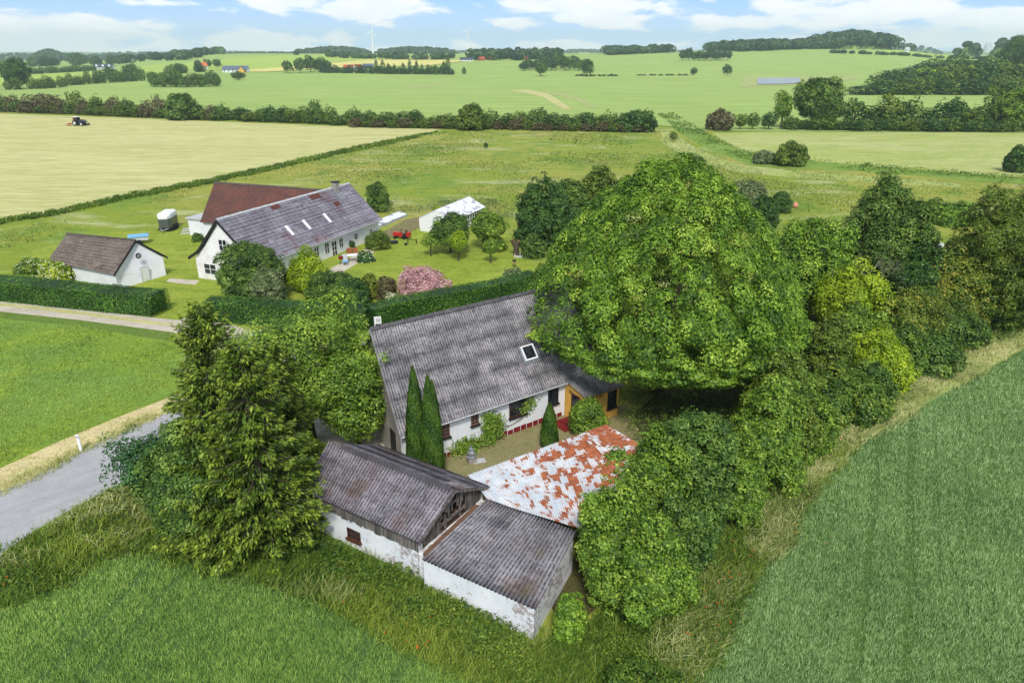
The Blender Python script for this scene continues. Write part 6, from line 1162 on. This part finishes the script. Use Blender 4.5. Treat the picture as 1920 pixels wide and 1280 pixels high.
# wind turbines
def turbine(px, hub, rot, D_, label, k):
    e = angles(px, hub); x, y = D_ * math.sin(e[0]), D_ * math.cos(e[0]); zh = CH + math.tan(e[1]) * D_; g = np.array([x, y, float(hgt(x, y))]); t_ = thing('wind_turbine', g, label, 'wind turbine', 'wind turbines on the horizon'); hb = zh - g[2]
    m = MB(); m.tube([g - Z * 2, g + Z * hb], [2.4 * k, 1.3 * k], 14); m.build('tower', M['trim'], t_)
    m = MB(); m.box(frame(g, .3), -1.6 * k, 1.6 * k, -3 * k, 5 * k, hb + g[2] * 1 - 1.5 * k, hb + g[2] + 1.8 * k); m.build('nacelle', M['trim'], t_)
    c = g + Z * hb + np.array([.3, -4.2 * k, .2]); m = MB(); m.cyl(c, (0, 1, 0), 1.5 * k, 2.4 * k, 14); hbm = m.build('hub', M['trim'], t_)
    for i in range(3):
        a = rot + i * 2.0944; d = np.array([math.cos(a), 0, math.sin(a)]); s = np.array([-math.sin(a), 0, math.cos(a)]); m = MB(); L = 24 * k; m.extr([c + d * 1, c + d * 3 * k + s * 1.3 * k, c + d * L * .5 + s * .9 * k, c + d * L, c + d * L * .5 - s * .5 * k, c + d * 3 * k - s * .8 * k], (0, .5 * k, 0)); m.build('blade', M['trim'], hbm)
turbine(697, 61, 1.25, 1750, 'left wind turbine, white, rising behind the wooded hill', .75); turbine(876, 61, .75, 2100, 'right wind turbine, thinner and further off, above the village', .8)
# tractor with rake
def tractor():
    g = at(150, 236); a = -.15; f_ = frame(g, a, 0); t_ = thing('tractor', g, 'dark blue tractor with front loader on the mown field', 'tractor'); ax = unit(f_(0, 0, 0), f_(0, 1, 0))
    m = MB(); m.box(f_, -.2, 1.9, -.45, .45, 1.0, 1.75); m.extr([f_(1.9, -.42, 1.0), f_(2.25, -.3, 1.05), f_(2.2, -.3, 1.5), f_(1.9, -.42, 1.72)], f_(0, .8, 0) - f_(0, 0, 0)); m.box(f_, -1.5, .6, -.4, .4, .6, 1.05); m.build('body', M['navy'], t_, bevel=.05)
    m = MB(); m.box(f_, -1.45, -.1, -.72, .72, 1.72, 2.75); m.build('cab', M['glass'], t_, bevel=.05); m = MB(); m.box(f_, -1.6, .05, -.82, .82, 2.753, 2.92); m.build('cab_roof', M['trim'], t_, bevel=.05)
    m = MB()
    for (u, v) in ((-1.45, -.72), (-1.45, .72), (-.1, -.72), (-.1, .72)): m.box(f_, u - .05, u + .05, v - .05, v + .05, 1.7, 2.76)
    m.build('cab_frame', M['black'], t_)
    for (u, r, w) in ((-1.0, .9, .5), (1.35, .62, .42)):
        for s in (-1, 1):
            c = f_(u, s * .85, r); m = MB(); m.cyl(c, ax, r, w, 22); wh = m.build('wheel', M['tyre'], t_, bevel=.06); m = MB(); m.cyl(c + ax * s * (w / 2 + .01), ax, r * .55, .06, 18); m.build('rim', M['rimw'], wh)
    m = MB()
    for s in (-1, 1): m.tube([f_(-.1, s * .6, 1.9), f_(1.5, s * .6, 2.0), f_(2.4, s * .6, 1.5), f_(3.0, s * .6, .5)], .1, 6)
    m.box(f_, 3.0, 3.15, -.9, .9, .25, .7); m.build('front_loader', M['black'], t_)
    for s in (-1, 1): m = MB(); m.box(f_, -1.7, -.35, s * .95 - .25, s * .95 + .25, 1.82, 1.9); m.build('mudguard', M['red'], t_)
    r_ = thing('hay_rake', f_(-3.2, 0, 0), 'orange hay rake hitched behind the tractor', 'rake'); m = MB(); m.tube([f_(-1.6, 0, .7), f_(-2.6, 0, .8), f_(-4.6, 0, .6)], .08, 6); m.tube([f_(-3.2, -1.4, .6), f_(-3.2, 1.4, .6)], .07, 6); m.build('frame', M['red'], r_)
    for (u, v) in ((-2.9, -1.2), (-2.9, 1.2), (-4.2, -.7), (-4.2, .7)): m = MB(); m.cyl(f_(u, v, .45), (0, 0, 1), .55, .12, 14); m.build('rotor', M['red'], r_)
tractor()
# horse trailer
def trailer():
    g = at(311, 438); f_ = frame(at(311, 434), .12, 0); t_ = thing('horse_trailer', g, 'grey horse trailer with white rounded roof parked on the grass', 'trailer')
    prof = [(-.85, .45), (.85, .45), (.88, 1.75), (-.88, 1.75)]
    def loft(secs, name, mat, par=t_, bev=.06):
        V = []; k = len(secs[0][1])
        for v, pr in secs: V += [f_(p[0], v, p[1]) for p in pr]
        Fq = [(i * k + j, i * k + (j + 1) % k, (i + 1) * k + (j + 1) % k, (i + 1) * k + j) for i in range(len(secs) - 1) for j in range(k)] + [tuple(range(k - 1, -1, -1)), tuple(range((len(secs) - 1) * k, len(secs) * k))]
        m = MB(); m.add(V, Fq); return m.build(name, mat, par, bevel=bev)
    loft([(-.35, [(-.6, .5), (.6, .5), (.6, 1.75), (-.6, 1.75)]), (.25, prof), (3.0, prof)], 'body', M['steel'])
    top = [(-.88, 1.753), (.88, 1.753), (.86, 2.3), (.6, 2.5), (-.6, 2.5), (-.86, 2.3)]
    loft([(-.4, [(-.6, 1.76), (.6, 1.76), (.58, 2.05), (.4, 2.2), (-.4, 2.2), (-.58, 2.05)]), (.3, top), (3.0, top)], 'roof', M['trim'])
    for s in (-1, 1): m = MB(); m.box(f_, s * .52 - .16, s * .52 + .16, -.14, -.05, 1.85, 2.08); m.build('window', M['glass'], t_)
    for v in (1.1, 1.9):
        for s in (-1, 1): m = MB(); m.cyl(f_(s * .98, v, .34), unit(f_(0, 0, 0), f_(1, 0, 0)), .34, .2, 18); m.build('wheel', M['tyre'], t_)
    m = MB(); m.tube([f_(-.5, -.3, .42), f_(0, -1.5, .42)], .05, 6); m.tube([f_(.5, -.3, .42), f_(0, -1.5, .42)], .05, 6); m.build('drawbar', M['rimw'], t_); m = MB(); m.box(f_, -.95, .95, -.3, 3.0, .3, .42); m.build('chassis', M['black'], t_)
trailer()
g = at(260, 450); f_ = frame(at(262, 456), .45, 0); t_ = thing('cart', g, 'small cart under a light blue cover behind the shed', 'cart'); m = MB(); m.box(f_, -1.1, 1.1, -.7, .7, .5, .95); m.build('box', M['rimw'], t_)
m = MB(); m.extr([f_(-1.2, -.8, .95), f_(1.2, -.8, .95), f_(1.2, 0, 1.2), f_(-1.2, 0, 1.2)], Z * .04); m.extr([f_(-1.2, 0, 1.2), f_(1.2, 0, 1.2), f_(1.2, .8, .95), f_(-1.2, .8, .95)], Z * .04); m.build('cover', M['blue'], t_)
for s in (-1, 1): m = MB(); m.cyl(f_(0, s * .78, .3), unit(f_(0, 0, 0), f_(0, 1, 0)), .3, .16, 14); m.build('wheel', M['tyre'], t_)
# ride-on mower
g = at(752, 447); f_ = frame(g, -.25, 0); t_ = thing('ride_on_mower', g, 'red ride-on mower parked by the vegetable beds', 'mower'); m = MB(); m.box(f_, -1.0, .1, -.35, .35, .35, .85); m.box(f_, -.1, .9, -.45, .45, .3, .5); m.build('body', M['red'], t_, bevel=.05)
m = MB(); m.box(f_, .35, .8, -.25, .25, .5, .72); m.box(f_, .75, .88, -.25, .25, .6, 1.15); m.build('seat', M['black'], t_, bevel=.04); m = MB(); m.box(f_, .92, 1.35, -.4, .4, .35, .95); m.build('grass_box', M['red'], t_, bevel=.05)
m = MB(); m.tube([f_(-.15, 0, .8), f_(.1, 0, 1.15)], .03, 5); m.cyl(f_(.1, 0, 1.16), (.4, 0, 1), .18, .03, 12); m.build('steering_wheel', M['black'], t_)
for (u, r_) in ((-.7, .2), (.6, .3)):
    for s in (-1, 1): m = MB(); m.cyl(f_(u, s * .42, r_), unit(f_(0, 0, 0), f_(0, 1, 0)), r_, .2, 14); m.build('wheel', M['tyre'], t_)
# garden bits
g = at(739, 456); m = MB(); m.lathe(g, [(.5, 0), (.55, .25), (.5, .3), (.35, .32)], 16); tag(m.build('tub', M['black']), 'round dark tub lying on the lawn beside the mower', 'tub')
g = at(761, 460); m = MB(); m.lathe(g, [(.16, 0), (.2, .3), (.17, .31)], 12); tag(m.build('bucket', M['black']), 'small black bucket on the lawn under the mower', 'bucket')
g = at(773, 457); f_ = frame(g, .05, 0); t_ = thing('jump_bar', g, 'low dark rail on two short posts on the lawn', 'rail')
for u in (-.55, .55): m = MB(); m.box(f_, u - .06, u + .06, -.06, .06, 0, .62); m.build('post', M['dark'], t_)
m = MB(); m.box(f_, -.48, .48, -.03, .03, .45, .52); m.build('rail', M['dark'], t_)
g = at(820, 447); f_ = frame(g, .1, 0); t_ = thing('lounger', g, 'white flat garden lounger under the left apple tree', 'lounger'); m = MB(); m.box(f_, -.7, .7, -.4, .4, .3, .36); m.build('seat', M['trim'], t_)
for (u, v) in ((-.6, -.3), (.6, -.3), (-.6, .3), (.6, .3)): m = MB(); m.box(f_, u - .03, u + .03, v - .03, v + .03, 0, .3); m.build('leg', M['trim'], t_)
def gtable(px, py, a, label):
    g = at(px, py); f_ = frame(g, a, 0); t_ = thing('garden_table', g, label, 'table'); m = MB(); m.box(f_, -.95, .95, -.5, .5, .72, .76); m.build('tabletop', M['trim'], t_)
    for u in (-.8, .8):
        for v in (-.4, .4): m = MB(); m.tube([f_(u, v, 0), f_(u * .8, v, .72)], .035, 5); m.build('leg', M['wood'], t_)
gtable(664, 489, .35, 'white topped garden table on the patio')
g = at(648, 497); f_ = frame(g, .3, 0); t_ = thing('garden_chair', g, 'pale blue high backed garden chair beside the table', 'chair'); m = MB(); m.box(f_, -.3, .3, -.3, .3, .42, .48); m.build('seat', M['blue'], t_); m = MB(); m.extr([f_(-.3, .3, .48), f_(.3, .3, .48), f_(.3, .45, 1.2), f_(-.3, .45, 1.2)], (0, .04, 0)); m.build('backrest', M['gutter'], t_)
for u in (-.27, .27):
    for v in (-.27, .27): m = MB(); m.box(f_, u - .02, u + .02, v - .02, v + .02, 0, .42); m.build('leg', M['gutter'], t_)
g = at(640, 496); f_ = frame(g, .2, 0); t_ = thing('barbecue', g, 'small dark red barbecue on the patio', 'barbecue'); m = MB(); m.lathe(g + Z * .6, [(.1, 0), (.28, .12), (.3, .25), (.2, .42), (.05, .48)], 14); m.build('bowl', M['red_base'], t_)
for a in (0, 2.09, 4.19): m = MB(); m.tube([g + np.array([math.cos(a) * .3, math.sin(a) * .3, 0]), g + np.array([math.cos(a) * .12, math.sin(a) * .12, .65])], .02, 5); m.build('leg', M['black'], t_)
for (px, py, lb) in ((655, 474, 'left square terracotta planter by the wall'), (666, 474, 'right square terracotta planter by the wall')):
    g = at(px, py); m = MB(); f_ = frame(g, .4, 0); m.box(f_, -.28, .28, -.28, .28, 0, .5); m.box(f_, -.32, .32, -.32, .32, .5, .56); tag(m.build('planter', M['terra']), lb, 'planter', 'planters on the patio')
# stump, border, folding chair
g = at(968, 478); t_ = thing('tree_stump', g, 'thick sawn off tree stump with two pale cut ends on the lawn', 'stump'); m = MB(); m.tube([g - Z * .1, g + Z * .9, g + Z * 1.3 + [.05, 0, 0]], [.42, .34, .3], 10); m.tube([g + Z * .9, g + np.array([-.55, 0, 1.9])], [.3, .24], 9); m.tube([g + Z * 1.1, g + np.array([.3, 0, 1.75])], [.3, .25], 9); m.build('trunk', M['bark'], t_)
m = MB(); m.cyl(g + np.array([.31, 0, 1.78]), (.35, 0, .65), .23, .04, 12); m.build('cut_end', M['wood'], t_); m = MB(); m.cyl(g + np.array([-.56, 0, 1.93]), (-.5, 0, 1), .22, .04, 12); m.build('cut_end', M['wood'], t_)
g = at(978, 480); f_ = frame(g, -.05, 0); m = MB()
for (a_, b_, c_, d_) in ((-.9, 1.3, -.75, -.6), (-.9, 1.3, .6, .75), (-.9, -.75, -.6, .6), (1.15, 1.3, -.6, .6)): m.box(f_, a_, b_, c_, d_, 0, .22)
tag(m.build('sandbox', M['gutter']), 'low pale timber frame on the grass beside the stump', 'sandbox')
g = at(965, 501); f_ = frame(g, 0.2, 0); t_ = thing('folding_chair', g, 'small folding chair alone on the lawn near the sycamore', 'chair'); m = MB(); m.box(f_, -.22, .22, -.2, .2, .43, .46); m.build('seat', M['wood'], t_); m = MB(); m.box(f_, -.22, .22, .17, .2, .6, .85); m.build('backrest', M['dark'], t_)
for s in (-1, 1):
    for k_ in (-1, 1): m = MB(); m.tube([f_(-.22 * k_, .2 * s, 0), f_(.22 * k_, .2 * s, .85 if (s > 0 and k_ > 0) else .43)], .015, 5); m.build('leg', M['dark'], t_)
g = at(1491, 390); m = MB(); n_ = 14; m.lathe(g, [(.02, 0), (.22, .04), (.36, .2), (.42, .42), (.36, .64), (.22, .8), (.08, .9), (.06, .98)], 16); tag(m.build('float', plain('pink_float', S(226, 150, 128), .5), smooth=True), 'pink round float hanging low in the meadow edge', 'float')
# wheelie bins
def bin_(g, a, par_label):
    t_ = thing('wheelie_bin', (0, 0, 0), par_label, 'bin', 'wheelie bins by the hedge'); m = MB(); V = [(-.26, -.3, .06), (.26, -.3, .06), (.26, .24, .06), (-.26, .24, .06), (-.31, -.36, 1.0), (.31, -.36, 1.0), (.31, .34, 1.0), (-.31, .34, 1.0)]
    m.add(V, [(3, 2, 1, 0), (4, 5, 6, 7), (0, 1, 5, 4), (1, 2, 6, 5), (2, 3, 7, 6), (3, 0, 4, 7)]); m.build('body', M['black'], t_, bevel=.03)
    m = MB(); m.extr([(-.34, -.4, 1.003), (.34, -.4, 1.003), (.34, .38, 1.07), (-.34, .38, 1.07)], (0, 0, .05)); m.build('lid', M['black'], t_, bevel=.02)
    for s in (-1, 1): m = MB(); m.cyl((s * .24, .32, .12), (1, 0, 0), .12, .06, 12); m.build('wheel', M['tyre'], t_)
    m = MB(); m.box(lambda u, v, z: np.array((u, v, z)), -.08, .08, -.372, -.35, .7, .84); m.build('sticker', M['trim'], t_); m = MB(); m.tube([(-.25, .42, .98), (.25, .42, .98)], .02, 5); m.build('handle', M['black'], t_); return t_
b0 = bin_(None, 0, 'black wheelie bin furthest right in front of the clipped hedge'); g = at(419, 601, 0); b0.location = tuple(g); b0.rotation_euler = (0, 0, .25)
for (px, py, lb) in ((403, 599, 'black wheelie bin in the middle of the row'), (392, 598, 'black wheelie bin at the left hedge corner')):
    c = clone(b0); g = at(px, py, 0); c.location = tuple(g); c.rotation_euler = (0, 0, .1 if px < 400 else .3); c['label'] = lb
g = at(266, 588, 0); f_ = frame(g, -.15, 0); t_ = thing('mailbox', g, 'small white mailbox in front of the long clipped hedge', 'mailbox'); m = MB(); m.box(f_, -.03, .03, -.03, .03, 0, 1.0); m.build('post', M['gutter'], t_); m = MB(); m.box(f_, -.18, .18, -.12, .12, 1.0, 1.5); m.build('box', M['trim'], t_)
def marker(px, py, top, lb):
    g = at(px, py, 0); h = height_at(g, top); t_ = thing('road_marker', g, lb, 'road marker', 'road marker posts'); m = MB(); m.extr([g + [-.09, -.03, 0], g + [.09, -.03, 0], g + [.09, -.03, h - .06], g + [-.09, -.03, h]], (0, .06, 0)); m.build('post', M['trim'], t_, bevel=.01)
    m = MB(); m.extr([g + [-.07, -.036, h * .8], g + [.07, -.036, h * .8], g + [.07, -.036, h * .9], g + [-.07, -.036, h * .9]], (0, .005, 0)); m.build('reflector', M['gutter'], t_)
marker(153, 848, 814, 'white road marker post on the dry verge'); marker(240, 906, 886, 'short road marker post at the near road edge under the branches')
# stone lantern in the courtyard
g = at(884, 866, 0); t_ = thing('garden_ornament', g, 'grey pointed stone ornament on a block in the courtyard', 'ornament'); f_ = frame(g, .5, 0); m = MB(); m.box(f_, -.24, .24, -.24, .24, 0, .32); m.build('base', M['graywall'], t_, bevel=.02)
m = MB(); m.lathe(g + Z * .33, [(.26, 0), (.33, .08), (.2, .16), (.2, .3), (.27, .36), (.14, .5), (.15, .6), (.07, .72), (.02, .9)], 8); m.build('spire', M['flash'], t_)
m = MB(); m.box(frame(g + np.array([.45, .1, 0]), .3), -.4, .4, -.25, .25, 0, .05); tag(m.build('stone_slab', M['gutter'], bevel=.01), 'flat pale stone lying beside the ornament', 'slab')
# stepping slabs
for (px, py, lb) in ((351, 429, 'pale paving slab furthest from the annex bush'), (349, 433, 'middle pale paving slab by the annex'), (348, 438, 'pale paving slab nearest the lawn')):
    m = MB(); m.box(frame(at(px, py, 0), .2), -.6, .6, -.3, .3, 0, .05); tag(m.build('paving_slab', M['gutter']), lb, 'slab', 'paving slabs by the annex')
# climbing plants on the farmhouse wall
def climber(u0, u1, z0, z1, n, label, seed, th=.3, trunk=None):
    rng = np.random.default_rng(seed); k = 9; cu = rng.uniform(u0, u1, k); cz = rng.uniform(z0, z1, k); j = rng.integers(0, k, n); u = cu[j] + rng.normal(0, .28, n); z = np.abs(cz[j] + rng.normal(0, .25, n)) + .03; dpt = np.abs(rng.normal(0, th, n)) + .02
    P = np.stack([f(a, V0 - d_, c) for a, d_, c in zip(u, dpt, z)]); N = -vd + Z * .6 + rng.normal(0, .5, (n, 3)); t_ = thing('climbing_plant', f((u0 + u1) / 2, V0 - .1, 0), label, 'plant'); V, Fq = quads(P, N, .13, rng, .75); mesh_obj('leaves', V, Fq, Lf['ash'], t_, tint=np.repeat(np.clip(.45 + rng.normal(0, .2, n), 0, 1), 4))
    m = MB()
    for p in (trunk or [[(u0, z0), ((u0 + u1) / 2, (z0 + z1) / 2), (u1, z1)]]): m.tube([f(a, V0 - .06, c) for a, c in p], .025, 5)
    m.build('stem', M['deadwood'], t_)
climber(3.4, 6.3, .1, .7, 1500, 'low leafy vine along the foot of the white wall', 1); climber(6.2, 7.1, .3, 1.9, 1500, 'bushy climbing vine between the windows', 2, .22)
climber(9.2, 9.8, 1.2, 2.2, 260, 'thin vine trailing under and beside the wide window', 3, .08, [[(7.0, .5), (8.2, .75), (9.1, 1.0), (9.5, 1.9), (9.4, 2.3)], [(7.0, .9), (8.0, .7), (8.8, .85), (9.3, 1.1)]])
# parked cars mostly hidden by trees
def car(g, a, label, paint):
    g = np.array(g); f_ = frame(g, a, 0); t_ = thing('parked_car', g, label, 'car'); ax = unit(f_(0, 0, 0), f_(0, 1, 0))
    pr = [(-2.1, .35), (2.1, .35), (2.15, .75), (1.3, .92), (-1.9, .98), (-2.12, .7)]; m = MB(); m.extr([f_(u, -.85, z) for u, z in pr], ax * 1.7); m.build('body', paint, t_, bevel=.06)
    pr = [(-1.85, .97), (1.1, .93), (.45, 1.4), (-1.3, 1.43)]; m = MB(); m.extr([f_(u, -.76, z) for u, z in pr], ax * 1.52); m.build('windows', M['glass'], t_, bevel=.03); m = MB(); m.box(f_, -1.25, .4, -.72, .72, 1.425, 1.47); m.build('roof', paint, t_, bevel=.03)
    for u in (-1.3, 1.35):
        for s in (-1, 1): c = f_(u, s * .8, .32); m = MB(); m.cyl(c, ax, .32, .2, 18); w_ = m.build('wheel', M['tyre'], t_); m = MB(); m.cyl(c + ax * s * .11, ax, .2, .02, 14); m.build('rim', M['rimw'], w_)
    for s in (-1, 1): m = MB(); m.box(f_, 2.1, 2.17, s * .6 - .17, s * .6 + .17, .6, .74); m.build('headlight', M['rimw'], t_)
car(at(495, 655, 0), 2.6, 'silver blue car parked on the gravel under the wide green tree', plain('silver_blue_paint', S(170, 188, 206), .3, .5)); car(at(1735, 468, 0), .4, 'white car showing between the tall dark tree and the willow', plain('white_car_paint', S(226, 230, 236), .3, .5)); car(at(1655, 468, 0), .5, 'pale car behind the tall dark tree', plain('pale_car_paint', S(206, 210, 216), .3, .5))
# ================================================================ air
hz = MB(); hz.box(lambda u, v, z: (u, v, z), -9200, 9200, -400, 7100, -14, 175)
def hm(t, b):
    m_ = t.t; pv = t.new('ShaderNodeVolumePrincipled'); pv.inputs['Color'].default_value = (.74, .87, 1.0, 1); pv.inputs['Density'].default_value = HAZE; pv.inputs['Anisotropy'].default_value = 0.2
    out = [n for n in t.n if n.type == 'OUTPUT_MATERIAL'][0]; t.n.remove(b); t.l.new(pv.outputs[0], out.inputs['Volume'])
HAZE = 0.00015
hmat = bpy.data.materials.new('haze'); hmat.use_nodes = True; hm(NT(hmat.node_tree), hmat.node_tree.nodes['Principled BSDF'])
tag(hz.build('haze', hmat), kind='stuff')
